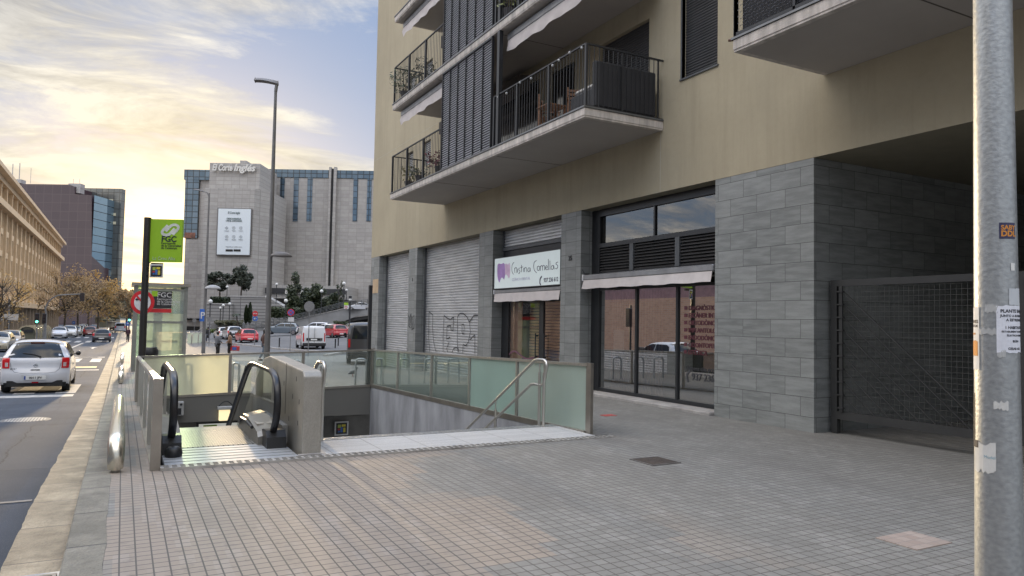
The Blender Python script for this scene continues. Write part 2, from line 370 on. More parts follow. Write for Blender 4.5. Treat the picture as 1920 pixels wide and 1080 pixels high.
# ================================================================ ground
def sheet(xs, ys, dz=0.0, skip=None, zf=None):
    mb = MB(); n = len(xs)
    zf = zf or G
    mb.add([(x, y, zf(x, y)+dz) for y in ys for x in xs],
           [(j*n+i, j*n+i+1, j*n+n+i+1, j*n+n+i) for j in range(len(ys)-1) for i in range(n-1)
            if not (skip and skip((xs[i]+xs[i+1])/2, (ys[j]+ys[j+1])/2))])
    return mb
YS = [-8,-4,0,2,4,6,8,8.80,8.96,10,12,14,16,18,20.0,22,24.5,27,31,34,40,47,55,67,72,80,90,102,115,130,190,250,420]
KX, GX = -0.06, -0.30      # pavement edge, kerb edge
SX0, SX1, SY0, SY1 = 0.44, 6.2, 8.80, 20.0
PAVE = brickmat('pavers', (0.195,0.189,0.172), (0.235,0.228,0.208), (0.070,0.062,0.052), 0.1, 0.1, 'xy', 0.0056, 0.0, 0.82, (0.04,0.0), 0.35, batch_light=(0.295,0.240,0.190), var=0.25, mfade=0.04)
def asphaltmat():
    m, nt, b, o = newmat('asphalt'); b.inputs['Roughness'].default_value = 0.93; b.inputs['Specular IOR Level'].default_value = 0.06
    oc = objc(nt); c = mixc(nt, ramp(nt, noiseo(nt, oc, 0.7, 5), [(0.35,(0,0,0)),(0.65,(1,1,1))]), (0.055,0.066,0.086), (0.078,0.090,0.112))
    tr = noiseo(nt, scaled(nt, oc, (1.4,0.05,1)), 1.0, 4, 0.6); c = mixc(nt, ramp(nt, tr, [(0.45,(0,0,0)),(0.6,(0.5,)*3)]), c, (0.052,0.055,0.060))
    br = nd(nt, 'ShaderNodeTexBrick'); br.offset = 0.37
    for k, x in (('Scale',1),('Mortar Size',0.012),('Mortar Smooth',0.2),('Bias',0),('Brick Width',3.1),('Row Height',5.3)): br.inputs[k].default_value = x
    wv = nd(nt, 'ShaderNodeVectorMath', operation='ADD'); nt.links.new(oc, wv.inputs[0]); nn_ = nd(nt, 'ShaderNodeVectorMath', operation='SCALE'); nn_.inputs['Scale'].default_value = 0.35
    nt.links.new(noiseo(nt, oc, 1.3, 5, 0.7, 1), nn_.inputs[0]); nt.links.new(nn_.outputs[0], wv.inputs[1]); nt.links.new(wv.outputs[0], br.inputs['Vector'])
    br.inputs['Color1'].default_value = (0,0,0,1); br.inputs['Color2'].default_value = (1,1,1,1)
    c = mixc(nt, mathn(nt, 'MULTIPLY', br.outputs['Color'], 0.22), c, (0.125,0.125,0.128)); c = mixc(nt, mathn(nt, 'MULTIPLY', br.outputs['Fac'], 0.55), c, (0.03,0.03,0.032))
    g = noiseo(nt, oc, 95, 3, 0.7); c = mixc(nt, ramp(nt, g, [(0.58,(0,0,0)),(0.70,(0.5,)*3)]), c, (0.22,0.22,0.22))
    sp = noiseo(nt, oc, 2.3, 6, 0.7); c = mixc(nt, ramp(nt, sp, [(0.62,(0,0,0)),(0.70,(0.5,)*3)]), c, (0.035,0.036,0.04))
    nt.links.new(c, b.inputs['Base Color']); bn = nd(nt, 'ShaderNodeBump'); bn.inputs['Strength'].default_value = 0.4; bn.inputs['Distance'].default_value = 0.01
    nt.links.new(noiseo(nt, oc, 130, 3), bn.inputs['Height']); nt.links.new(bn.outputs[0], b.inputs['Normal']); return m
ASPH = asphaltmat()
PLAZA = mat('light_asphalt', (0.125,0.125,0.128), 0.9, spec=0.2, var=0.1, vs=0.6, bump=0.2, bs=60)
xs = [KX, SX0, 2, 3, 4, 5, SX1, 8, 9.58, 11, 12, 15, 20, 22, 26, 34, 40, 45, 60, 70]
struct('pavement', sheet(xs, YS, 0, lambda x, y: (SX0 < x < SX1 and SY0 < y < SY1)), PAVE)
struct('road', sheet([-40,-22,-14,-8,-4,-2,-0.66], YS, ROADDZ), ASPH)
def gutz(x, y): return G(x, y)+ROADDZ+0.004
GUT = brickmat('gutter_stone', (0.29,0.235,0.16), (0.43,0.355,0.25), (0.12,0.09,0.06), 3.0, 0.98, 'xy', 0.009, 0.0, 0.85, (-1.7,0.37), 0.9, var=0.6, worn=True)
KERB = brickmat('kerb_stone', (0.20,0.182,0.145), (0.26,0.24,0.195), (0.035,0.03,0.025), 3.0, 1.0, 'xy', 0.012, 0.0, 0.8, (-1.7,0.1), 0.7, var=0.5, worn=True)
def wob(y, s): return 0.012*noise.noise(Vector((y*1.7, s, 0)))+0.006*noise.noise(Vector((y*6, s, 3)))
gy = [-4+0.12*i for i in range(int(34/0.12))]+[30,34,40,47,55,67,80,105,130,190]
mb = MB()
for i, y in enumerate(gy):
    mb.add([(-0.68+wob(y, 1)*1.5, y, gutz(0, y)+0.004), (-0.285, y, gutz(0, y)+0.004)], [])
mb.f = [[2*i, 2*i+1, 2*i+3, 2*i+2] for i in range(len(gy)-1) if not (5.42 < (gy[i]+gy[i+1])/2 < 5.93)]; mb.mi = [0]*len(mb.f)
struct('gutter', mb, GUT)
mb = MB(); n = len(gy)
for i, y in enumerate(gy):
    z = G(0, y)
    mb.add([(GX, y, z-0.2), (GX, y, z-0.012), (GX+0.012+wob(y,5)*0.3, y, z+0.001), (KX+0.01+wob(y, 9), y, z+0.004), (KX+0.012+wob(y,9), y, z-0.02)], [])
mb.f = [[5*i+k, 5*i+k+1, 5*i+6+k, 5*i+5+k] for i in range(n-1) for k in range(4)]; mb.mi = [0]*len(mb.f)
struct('kerb', mb, KERB)
mb = MB()
for (a, b, c, d) in [(-3000,3000,419,6000), (-3000,-39.5,-100,419), (69.5,3000,-100,419)]:
    z = -4.6 if c > 400 else -3.4
    mb.add([(a,c,z),(b,c,z),(b,d,z-3 if d > 1000 else z),(a,d,z-3 if d > 1000 else z)], [(0,1,2,3)])
struct('ground', mb, mat('far_ground', (0.10,0.10,0.08), 0.9))
# parking area: asphalt sheet laid over the plaza beyond its kerb line
def gpoly(name, pts, dz, m, top=0.0, **k):
    mb = MB(); P = [gp(x, y) for x, y in pts]
    mb.add([(p.x, p.y, p.z+dz) for p in P], [tuple(range(len(P)))])
    return struct(name, mb, m, **k)
PKX = [3,4,5,SX1,8,9.58,11,12,15,20,22,26,34,40,45,60,70]
park = sheet(PKX, [47,55,67,72,80,90,102,115,130,190], 0.006, lambda x, y: False)
# left boundary follows the kerb line of the plaza
struct('parking_area', park, PLAZA)
mb = MB()
for a, b in (((352,642),(436,645)), ((436,645),(520,655)), ((520,655),(600,661)), ((610,668),(700,652))):
    p, q = gp(*a), gp(*b); d = (q-p).normalized(); s = Vector((d.y, -d.x, 0))*0.15
    mb.prism([p+s, q+s, q-s, p-s], (0,0,0.12))
struct('plaza_kerb', mb, CONC)
# road markings
PAINT = mat('road_paint', (0.38,0.375,0.36), 0.7, var=0.22, vs=7, bump=0.2, bs=80)
PAINTY = mat('yellow_road_paint', (0.55,0.43,0.20), 0.7, var=0.2, vs=7)
def rect(mb, x0, x1, y0, y1, sk=0.0, k=1):
    dz = ROADDZ+0.004*k+0.002
    ys = [y0, (y0+y1)/2, y1]
    mb.add([(x, y, G(0, y)+dz) for y in ys for x in (x0, x1)], [(0,1,3,2),(2,3,5,4)])
mk = MB()
def ry(py, px=100): return gp(px, py, ROADDZ).y
yA, yB = ry(744.5), ry(740.5); rect(mk, -7.2, -1.12, yA, yB)
y0, y1 = ry(738), ry(722)
for x in [-1.62-1.0*i for i in range(7)]: rect(mk, x, x+0.5, y0, y1)
rect(mk, -7, -0.85, ry(695.5), ry(694)); 
y0, y1 = ry(679.5), ry(673)
for x in [-1.5-1.0*i for i in range(7)]: rect(mk, x, x+0.5, y0, y1)
rect(mk, -6.8, -0.9, ry(671), ry(669.8)); rect(mk, -1.3-1.0, -1.3, ry(671), ry(669.8))
for yy in (660, 652, 646):
    y0 = ry(yy)
for x in [-9.5+1.0*i for i in range(9)]: rect(mk, x, x+0.5, ry(642), ry(639))
for x in [-9.5+1.0*i for i in range(9)]: rect(mk, x, x+0.5, ry(633.5), ry(631.5))
a, b = gp(128,655,ROADDZ), gp(156,643,ROADDZ)
mk.add([(a.x-.08,a.y,a.z+.008),(a.x+.08,a.y,a.z+.008),(b.x+.1,b.y,b.z+.008),(b.x-.1,b.y,b.z+.008)], [(0,1,2,3)])
a, b = gp(22,690,ROADDZ), gp(100,646,ROADDZ)
p = gp(174,653,ROADDZ)
mk.add([(p.x-.08,p.y-1.6,G(0,p.y-1.6)+ROADDZ+.008),(p.x+.08,p.y-1.6,G(0,p.y-1.6)+ROADDZ+.008),(p.x+.08,p.y+1,G(0,p.y+1)+ROADDZ+.008),(p.x-.08,p.y+1,G(0,p.y+1)+ROADDZ+.008),
        (p.x-.35,p.y+1,G(0,p.y+1)+ROADDZ+.008),(p.x+.35,p.y+1,G(0,p.y+1)+ROADDZ+.008),(p.x,p.y+3,G(0,p.y+3)+ROADDZ+.008)], [(0,1,2,3),(4,5,6)])
# thin cracks / joint lines across the near asphalt
struct('road_markings', mk, PAINT)
mk = MB(); rect(mk, -7, -1.0, ry(690.5), ry(688)); struct('yellow_road_marking', mk, PAINTY)
mk = MB(); rect(mk, -6, -0.70, ry(940.5,60), ry(937.5,60)); struct('road_joint', mk, mat('worn_joint', (0.17,0.165,0.16), 0.8, var=0.3, vs=9))
# drain inlet in the gutter, round drain cover in the road, cast covers in the pavement
IRON = mat('cast_iron', (0.10,0.09,0.08), 0.55, 0.5, var=0.2, vs=20, bump=0.3, bs=60)
t = thing('gutter_drain', 'iron slotted gutter drain inlet set in the pale gutter stone at the kerb', 'drain', (-0.5,5.7,G(0,5.7)+ROADDZ))
z = G(0,5.7)+ROADDZ
mb = MB(); mb.box(-0.69,5.42,z-0.25,-0.22,5.93,z-0.2); mb.build('pit', DARK, t)
mb = MB()
for a in (-0.66,-0.50,-0.345): mb.box(a-0.012,5.45,z-0.02,a+0.012,5.90,z+0.010)
for k in range(9):
    y = 5.46+0.054*k
    mb.box(-0.65,y,z-0.02,-0.34,y+0.018,z+0.008)
mb.box(-0.68,5.905,z-0.03,-0.33,5.93,z+0.009)
mb.build('grate', mat('worn_iron', (0.42,0.37,0.30), 0.45, 0.6, var=0.2, vs=12), t)
p = gp(48,788,ROADDZ)
t = thing('drain_cover', 'round ribbed drain cover sunk in the asphalt behind the white hatchback', 'drain cover', p)
mb = MB(); mb.disc((p.x,p.y,p.z+0.001), 0.42, (0,0,1), 0.006); mb.build('rim', mat('cover_iron', (0.13,0.13,0.13), 0.5, 0.3), t)
mb = MB()
for k in range(-6, 7):
    h = math.sqrt(max(0, 0.34**2-(k*0.052)**2)); mb.box(p.x+k*0.052-0.012, p.y-h, p.z+0.007, p.x+k*0.052+0.012, p.y+h, p.z+0.014)
mb.build('ribs', S('cover_rib', (0.45,0.43,0.40), 0.5, 0.3), t)
def cover(name, label, px, py, sx, sy_, m, rim=True):
    p = gp(px, py); t = thing(name, label, 'cover', p)
    mb = MB(); z = G(p.x, p.y)+0.006; mb.box(p.x-sx,p.y-sy_,z-0.02,p.x+sx,p.y+sy_,z+0.002); mb.build('plate', m, t)
    if rim:
        mb = MB()
        for (a,b,c,d) in ((-sx-.02,-sy_-.02,sx+.02,-sy_),(-sx-.02,sy_,sx+.02,sy_+.02),(-sx-.02,-sy_,-sx,sy_),(sx,-sy_,sx+.02,sy_)): mb.box(p.x+a,p.y+b,z-0.02,p.x+c,p.y+d,z+0.004)
        mb.build('rim', S('rim_iron', (0.16,0.15,0.14), 0.6, 0.3), t)
    return t
cover('access_cover', 'dark square iron access cover in the grey pavers', 1228, 865, 0.20, 0.20, mat('rusty_iron', (0.075,0.058,0.047), 0.7, 0.2, var=0.25, vs=14, bump=0.5, bs=70))
cover('paver_cover', 'pinkish square cover filled with small blocks near the galvanised pole', 1713, 1014, 0.22, 0.17, brickmat('pink_pavers', (0.33,0.26,0.22), (0.40,0.33,0.28), (0.20,0.16,0.14), 0.1,0.1,'xy',0.004,0.0,0.8), rim=False)
p = gp(1141, 779)
t = thing('valve_cover', 'small red valve cover in the pavement beside the glass barrier', 'cover', p)
mb = MB(); mb.box(p.x-.13,p.y-.09,p.z-.02,p.x+.13,p.y+.09,p.z+.006); mb.build('plate', mat('red_iron', (0.42,0.06,0.05), 0.6, var=0.2, vs=20), t)

# ================================================================ apartment building
D = 9.578; SOF = 2.69
RENDER = rendermat('ochre_render', (0.425,0.368,0.26))
STONE = brickmat('grey_slate_tile', (0.175,0.183,0.176), (0.238,0.246,0.237), (0.05,0.052,0.05), 0.615, 0.307, 'sz', 0.0045, 0.5, 0.5, (9.578-8.045-0.0,2.69), 0.35, veins=0.28, var=0.3, mfade=0.02)
STONEP = brickmat('grey_pilaster_tile', (0.18,0.187,0.180), (0.25,0.257,0.248), (0.045,0.047,0.046), 0.46, 0.307, 'sz', 0.0045, 0.0, 0.5, (0.0,2.69), 0.35, veins=0.18, var=0.3, mfade=0.02)
SLABC = mat('balcony_concrete', (0.56,0.51,0.46), 0.85, var=0.2, vs=2.5, bump=0.2, bs=30, stretch=(3,3,0.4), speck=0.2)
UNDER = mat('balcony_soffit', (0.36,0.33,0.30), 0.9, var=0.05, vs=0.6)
apt = thing('apartment_building', 'ochre rendered apartment building with concrete balconies over grey stone shops', 'building', (D,18,-1.65))
FH = 2.98; Z1 = 4.13
def wall_open(mb, rm, Y0, Y1, z0, z1, ops, dep=0.16, X=D):
    ys = sorted({Y0, Y1} | {v for o in ops for v in o[:2]}); zs = sorted({z0, z1} | {v for o in ops for v in o[2:4]})
    for a, b in zip(ys, ys[1:]):
        for c, d in zip(zs, zs[1:]):
            m_ = ((a+b)/2, (c+d)/2)
            if any(o[0] < m_[0] < o[1] and o[2] < m_[1] < o[3] for o in ops): continue
            mb.add([(X,b,c),(X,a,c),(X,a,d),(X,b,d)], [(0,1,2,3)])
    for o in ops:
        a, b, c, d = o[:4]; q = X+dep
        rm.add([(X,a,c),(q,a,c),(q,a,d),(X,a,d)], [(0,3,2,1)]); rm.add([(X,b,c),(q,b,c),(q,b,d),(X,b,d)], [(0,1,2,3)])
        rm.add([(X,a,c),(X,b,c),(q,b,c),(q,a,c)], [(0,3,2,1)]); rm.add([(X,a,d),(X,b,d),(q,b,d),(q,a,d)], [(0,1,2,3)])
base_ops = [(10.05,11.03,0.72,2.72),(12.07,13.9,0.02,2.33),(14.95,16.1,0.02,2.33),(16.7,19.6,0.02,2.40),(24.5,25.2,1.5,2.42),(26.3,26.9,1.4,2.36)]
ops = []
for f in range(3):
    for (a,b,c,d) in base_ops: ops.append((a,b,c+Z1+f*FH,d+Z1+f*FH))
mb = MB(); rm = MB(); wall_open(mb, rm, -2.0, 31.3, SOF, 16.5, ops)
w = join(mb, rm)
w.add([(D,31.3,-2.4),(22,31.3,-2.4),(22,31.3,16.5),(D,31.3,16.5)], [(0,1,2,3)])
w.add([(D,-2,16.5),(D,31.3,16.5),(22,31.3,16.5),(22,-2,16.5)], [(0,1,2,3)])
w.add([(D,-2,SOF),(22,-2,SOF),(22,-2,16.5),(D,-2,16.5)], [(0,1,2,3)])
w.add([(22,-2,-2),(22,31.3,-2),(22,31.3,16.5),(22,-2,16.5)], [(0,1,2,3)])
w.build('wall', RENDER, apt)
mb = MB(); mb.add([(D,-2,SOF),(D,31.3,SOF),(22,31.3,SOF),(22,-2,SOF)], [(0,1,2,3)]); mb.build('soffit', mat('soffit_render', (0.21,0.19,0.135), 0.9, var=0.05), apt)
# thin render joints
for b in ((D-0.002,11.66,SOF,D+0.01,11.672,4.0),(D-0.002,22.8,SOF,D+0.01,22.812,3.93),(D-0.002,23.2,6.98,D+0.01,31.29,6.992)):
    mb = MB(); mb.box(*b); mb.build('render_joint', S('joint_render', (0.43,0.40,0.32), 0.9), apt)
# stone ground floor
def boxes(name, m, parent, L, **k):
    for b in L:
        mb = MB(); mb.box(*b); mb.build(name, m, parent, **k)
boxes('stone_pilaster', STONEP, apt, [(D+0.003, a, -2.4, D+0.5, b, SOF-0.004) for a, b in ((30.15,31.29),(25.6,26.47),(19.28,20.22),(14.57,15.46))])
mb = MB(); mb.box(D+0.003,7.91,-2.2,D+0.5,10.09,SOF-0.004); mb.box(D+0.5,7.91,-2.2,21.9,8.3,SOF-0.004)
mb.build('stone_wall', STONE, apt)
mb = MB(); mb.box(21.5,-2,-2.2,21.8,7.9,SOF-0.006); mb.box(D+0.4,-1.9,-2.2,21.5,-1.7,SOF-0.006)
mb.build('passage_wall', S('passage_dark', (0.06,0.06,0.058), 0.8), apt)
# door step curb below the windows
for b in ((D-0.10,10.1,-1.9,D+0.6,14.56,-1.585,0.02),(D-0.05,15.47,-1.9,D+0.6,19.27,-1.60,0.02)):
    mb = MB(); mb.bbox(*b); mb.build('threshold', CONC, apt)
RX = 9.94
# roller shutters
SHUT = mat('shutter_metal', (0.56,0.56,0.56), 0.42, 0.5, var=0.1, vs=2, stretch=(1,0.6,3))
def rollshut(y0, y1, z0, z1, X, pitch, name='roller_shutter', m=SHUT, dep=0.022, parent=apt):
    mb = MB(); n = int(round((z1-z0)/pitch)); prof = []; dep = dep*1.6
    for i in range(n):
        z = z0+i*pitch
        for t_, x_ in ((0.0,1.0),(0.10,0.9),(0.22,0.2),(0.45,0.0),(0.72,0.1),(0.90,0.75),(0.97,1.0)): prof.append((z+t_*pitch, X+x_*dep))
    prof.append((z1, X+dep))
    vs = [(x, y, z) for z, x in prof for y in (y1, y0)]
    mb.add(vs, [(2*i, 2*i+1, 2*i+3, 2*i+2) for i in range(len(prof)-1)])
    return mb.build(name, m, parent)
rollshut(26.47, 30.15, -2.1, SOF, RX, 0.094)
rollshut(20.22, 25.6, -1.95, SOF, RX, 0.094)
rollshut(15.46, 19.28, 2.18, SOF, RX-0.02, 0.085)
mb = MB(); mb.box(RX-0.06,15.46,2.08,RX+0.02,19.28,2.17); mb.build('shutter_bar', GREYM, apt)
# guide rails beside the shutters
boxes('shutter_rail', GREYM, apt, [(RX-0.05,y-0.03,-2.1,RX-0.003,y+0.03,SOF-0.01) for y in (30.12,26.50,25.57,20.25)]+[(RX-0.05,y-0.03,1.9,RX-0.003,y+0.03,SOF-0.01) for y in (19.22,15.5)])
# graffiti drawn with thin black strokes on shutter two and pilaster
SPRAY = S('black_spray', (0.02,0.02,0.022), 0.7)
def strokes(name, polys, X, r, m=SPRAY, parent=apt):
    for pl in polys:
        P = [on(0, X, x, y) for x, y in pl]; mb = MB()
        for a, b in zip(P, P[1:]):
            d = (b-a).normalized(); s = Vector((0, -d.z, d.y))*r
            mb.add([a+s, b+s, b-s, a-s], [(0,1,2,3)])
        mb.build(name, m, parent)
g = lambda l: [(690+x/4.156, 440+y/4.156) for x, y in l]
strokes('graffiti', [g([(480,910),(472,800),(475,600),(505,625),(502,720),(510,830),(530,915)]),
 g([(585,915),(585,800),(592,630),(615,650),(640,660),(668,642),(662,748),(648,745),(643,708),(615,714),(612,815),(640,798)]),
 g([(630,840),(612,890),(622,915)]), g([(655,915),(668,885),(690,880),(705,895),(706,915)]),
 g([(700,915),(695,830),(697,640),(715,614),(740,612),(770,640),(792,690),(797,760),(780,840),(760,865),(740,855)]),
 g([(732,700),(745,698),(750,730),(745,775),(733,770),(731,700)]), g([(740,860),(738,925)]), g([(790,680),(825,628),(868,628),(866,930)]),
 g([(792,820),(832,780),(832,930)])], RX-0.012, 0.016)
sc2 = [g([(312+14*math.sin(i*1.9)+i*2.2, 660+60*math.cos(i*1.3)+i*1.5) for i in range(22)])]
strokes('graffiti', sc2, D-0.004, 0.010)
mb = MB(); mb.box(D-0.012,30.2,1.12,D,30.95,1.72); mb.build('notice_board', S('tan_plate', (0.50,0.36,0.22), 0.6), apt)
text_mb('35', 0.16, (D-0.006,15.10,1.52), (0,-1,0), (0,0,1), 0.008, 0.02).build('house_number', DARK, apt)
text_mb('3', 0.16, (D-0.006,26.05,1.46), (0,-1,0), (0,0,1), 0.008, 0.02).build('house_number', DARK, apt)
# ---- shop glazing
GLS = glassmat('shop_glass', (0.55,0.55,0.55), 0.46)
GLB = glassmat('upper_glass', (0.15,0.17,0.18), 0.06)
FRM = mat('black_window_frame', (0.018,0.019,0.021), 0.4, var=0.1)
def vbar(mb, y, w, z0, z1, d=0.07): mb.box(RX-d/2, y-w/2, z0, RX+d/2, y+w/2, z1)
def hbar(mb, y0, y1, z, w, d=0.066): mb.box(RX-d/2, y0, z-w/2, RX+d/2, y1, z+w/2)
mb = MB()
for y in (12.85,11.51): vbar(mb, y, 0.06, -1.57, 0.80)
mb.box(RX-0.04,14.25,-1.58,RX+0.04,14.57,SOF-0.01)
hbar(mb,10.09,14.25,-1.54,0.07); hbar(mb,10.09,14.25,0.80,0.06); hbar(mb,10.09,14.25,1.16,0.06)
hbar(mb,10.09,14.25,1.83,0.10,0.10); hbar(mb,10.09,14.25,2.56,0.08,0.10); vbar(mb,12.25,0.05,1.88,2.52); mb.box(RX-0.05,10.09,2.60,RX+0.04,14.25,SOF-0.006)
mb.build('window_frame', FRM, apt)
boxes('louvre_post', GREYM, apt, [(RX-0.05,y-0.065,1.19,RX+0.05,y+0.065,1.78) for y in (13.02,11.5)])
mb = MB()
for k in range(9):
    z = 1.20+k*0.066; mb.add([(RX-0.03,14.25,z),(RX-0.03,10.09,z),(RX+0.03,10.09,z+0.05),(RX+0.03,14.25,z+0.05),(RX-0.03,14.25,z+0.012),(RX-0.03,10.09,z+0.012),(RX+0.03,10.09,z+0.062),(RX+0.03,14.25,z+0.062)], [(0,1,2,3),(4,7,6,5),(0,4,5,1)])
mb.build('louvre', mat('louvre_metal', (0.045,0.043,0.042), 0.5, 0.2), apt)
mb = MB(); mb.box(RX+0.1,10.09,1.16,RX+0.12,14.25,1.8); mb.box(RX+0.1,10.09,1.86,RX+0.12,14.25,2.56); mb.build('louvre_backing', DARK, apt)
for a, b in ((12.88,14.25),(11.54,12.82),(10.09,11.48)):
    mb = MB(); mb.add([(RX,b,-1.5),(RX,a,-1.5),(RX,a,0.77),(RX,b,0.77)], [(0,1,2,3)]); mb.build('glass_pane', GLS, apt)
for a, b in ((12.275,14.25),(10.09,12.225)):
    mb = MB(); mb.add([(RX,b,1.88),(RX,a,1.88),(RX,a,2.52),(RX,b,2.52)], [(0,1,2,3)]); mb.build('upper_pane', GLB, apt)
# interiors
INT = S('shop_interior', (0.16,0.145,0.13), 0.8)
mb = MB()
for (a, b) in ((8.35,14.56),(15.47,19.27)):
    mb.box(13.4,a,-1.6,13.45,b,2.6); mb.box(RX+0.14,a,-1.62,13.4,b,-1.6); mb.box(RX+0.14,a,0.95,13.4,b,0.97)
    mb.box(RX+0.5,b-0.01,-1.6,13.4,b,2.6); mb.box(RX+0.5,a,-1.6,13.4,a+0.01,2.6)
mb.build('interior', INT, apt)
mb = MB()
y = 12.3
while y < 14.2: mb.box(RX+0.25,y,-1.55,RX+0.28,y+0.045,0.75); y += 0.095
mb.build('slat_curtain', S('pinkish_slats', (0.36,0.17,0.16), 0.7), apt)
mb = MB(); mb.box(RX+0.35,12.3,-1.55,RX+0.37,14.2,0.75); mb.build('curtain_backing', S('dark_red_back', (0.07,0.03,0.03), 0.8), apt)
mb = MB(); mb.box(RX+0.35,9.0,-1.55,RX+0.37,12.3,0.75); mb.build('inner_screen', S('brown_screen', (0.07,0.045,0.04), 0.8), apt)
# lettering on the right-hand pane
LET = S('plum_lettering', (0.11,0.025,0.035), 0.5)
x_, lx = RX-0.006, on(0,RX,1291,600).y
lt = MB(); sq = MB()
for i, wd in enumerate(('DIAGNÒSTIC DIGITAL','ESCÀNER INTRAORAL','ORTODÒNCIA','IMPLANTOLOGIA','ENDODÒNCIA','ODONTOPEDIATRIA','ESTÈTICA')):
    z = on(0,RX,1291,578+i*13.75+3.6).z
    lt = join(lt, text_mb(wd, 0.125, (x_,lx,z), (0,-1,0), (0,0,1), 0.003, 0.022)); sq.box(x_-.002,lx+0.04,z+0.01,x_,lx+0.12,z+0.08)
join(lt, sq).build('window_lettering', LET, apt)
z = on(0,RX,1285,691).z; z2 = on(0,RX,1296,709).z
join(text_mb('Demana cita prèvia', 0.12, (x_,on(0,RX,1285,691).y,z-0.02), (0,-1,0), (0,0,1), 0.003), text_mb('937 236 612', 0.19, (x_,on(0,RX,1297,709).y,z2-0.03), (0,-1,0), (0,0,1), 0.003, 0.015)).build('window_lettering', S('grey_lettering', (0.06,0.06,0.065), 0.5), apt)
PHONE = [(0,0.02),(0.05,0.09),(0.13,0.14),(0.17,0.10),(0.12,0.07),(0.07,0.03),(0.05,-0.04),(0.06,-0.10),(0.11,-0.14),(0.06,-0.18),(0.0,-0.10)]
def phone(mb, X, y, z, s): mb.prism([(X, y-a*s, z+b*s) for a, b in PHONE], (-0.003,0,0))
mb = MB(); phone(mb, x_, on(0,RX,1287,700).y, z2+0.05, 0.8); mb.build('phone_symbol', S('grey_lettering', (0,0,0)), apt)
# paper notices stuck inside the left pane
mb = MB(); mb.box(RX+0.03,13.35,-0.62,RX+0.035,13.75,-0.15); mb.build('window_notice', WHITE, apt)
# ---- awnings (cassette + valance) as parts
VAL = mat('awning_fabric', (0.58,0.53,0.51), 0.85, var=0.06, vs=3)
def awning(y0, y1, z1, h, ch, X0=D-0.04, proj=0.12):
    mb = MB(); mb.bbox(X0-proj, y0, z1-ch, X0+0.14, y1, z1, 0.02); o = mb.build('awning', S('awning_cassette', (0.28,0.28,0.285), 0.4, 0.4), apt)
    mb = MB(); n = int((y1-y0)/0.12); vs = []
    for i in range(n+1):
        y = lerp(y0+0.02, y1-0.02, i/n); s = 0.012*math.sin(i*1.9)+0.006*math.sin(i*0.7)
        vs += [(X0-proj+0.01, y, z1-ch+0.002), (X0-proj-0.01+s, y, z1-ch-h*0.55), (X0-proj-0.03+1.5*s, y, z1-ch-h+0.008*math.sin(i*0.9))]
    mb.add(vs, [(3*i+k, 3*i+k+1, 3*i+k+4, 3*i+k+3) for i in range(n) for k in (0,1)]); mb.build('valance', VAL, o, smooth=True)
    mb = MB(); mb.box(X0-proj-.01,y1-0.03,z1-ch-0.01,X0+0.15,y1+0.02,z1+0.01); mb.build('end_cap', S('cap_white', (0.6,0.6,0.6), 0.5), o)
    return o
awning(10.13, 14.44, 1.13, 0.20, 0.13, X0=D+0.10)
awning(15.49, 19.17, 0.905, 0.24, 0.10, X0=D+0.12, proj=0.11)
mb = MB(); mb.tube([(D-0.0,14.4,1.16),(D-0.02,14.45,1.25),(D+0.02,14.5,1.26)], 0.012, 6); mb.box(D-0.0,14.36,1.131,D+0.12,14.44,1.17); mb.build('awning_bracket', DARK, apt)
# ---- clinic door
mb = MB(); mb.box(RX-0.03,18.84,-1.6,RX+0.05,19.27,0.9); mb.box(RX-0.035,16.83,-1.6,RX+0.035,17.05,0.62); vbar(mb,15.52,0.1,-1.6,0.62); hbar(mb,15.57,18.84,0.6,0.08); hbar(mb,15.57,18.84,-1.57,0.06)
mb.build('door_frame', FRM, apt); GLD = glassmat('door_glass', (0.8,0.8,0.8), 0.10)
mb = MB(); mb.add([(RX-0.01,18.84,-1.54),(RX-0.01,15.57,-1.54),(RX-0.01,15.57,0.56),(RX-0.01,18.84,0.56)], [(0,1,2,3)]); dr = mb.build('door', GLD, apt)
mb = MB()
for y in (16.72,17.16): mb.tube([(RX-0.08,y,-1.0),(RX-0.08,y,-0.3)], 0.018, 8); mb.box(RX-0.08,y-0.02,-0.95,RX,y+0.02,-0.91); mb.box(RX-0.08,y-0.02,-0.39,RX,y+0.02,-0.35)
mb.build('handle', DARK, dr)
mb = MB(); mb.box(RX+0.05,18.16,-1.55,RX+0.07,18.84,0.6); mb.build('inner_panel', S('peach_panel', (0.65,0.42,0.29), 0.7), apt)
mb = MB()
for k in range(26): mb.box(RX+0.30,15.6,-1.5+k*0.082,RX+0.33,18.16,-1.5+k*0.082+0.062)
mb.build('reflection_slats', S('peach_reflection_slats', (0.80,0.50,0.30), 0.6), apt)  # added slats imitating the orange louvred wall mirrored in the door glass
mb = MB()
for i in range(24):
    a = lerp(18.8,16.9,i/24); b = lerp(18.8,16.9,(i+1)/24); f_ = lambda y: -1.0+0.14*math.sin((18.8-y)*4.2)*math.exp(-(18.8-y)*0.7)+0.02
    mb.add([(RX-0.014,a,f_(a)),(RX-0.014,b,f_(b)),(RX-0.014,b,f_(b)+0.05),(RX-0.014,a,f_(a)+0.05)], [(0,1,2,3)])
mb.build('door_wave_sticker', S('plum_sticker', (0.16,0.07,0.10), 0.5), dr)
mb = MB(); mb.box(RX-0.02,15.46,0.62,RX+0.05,19.27,2.12); mb.build('door_header', DARK, apt)
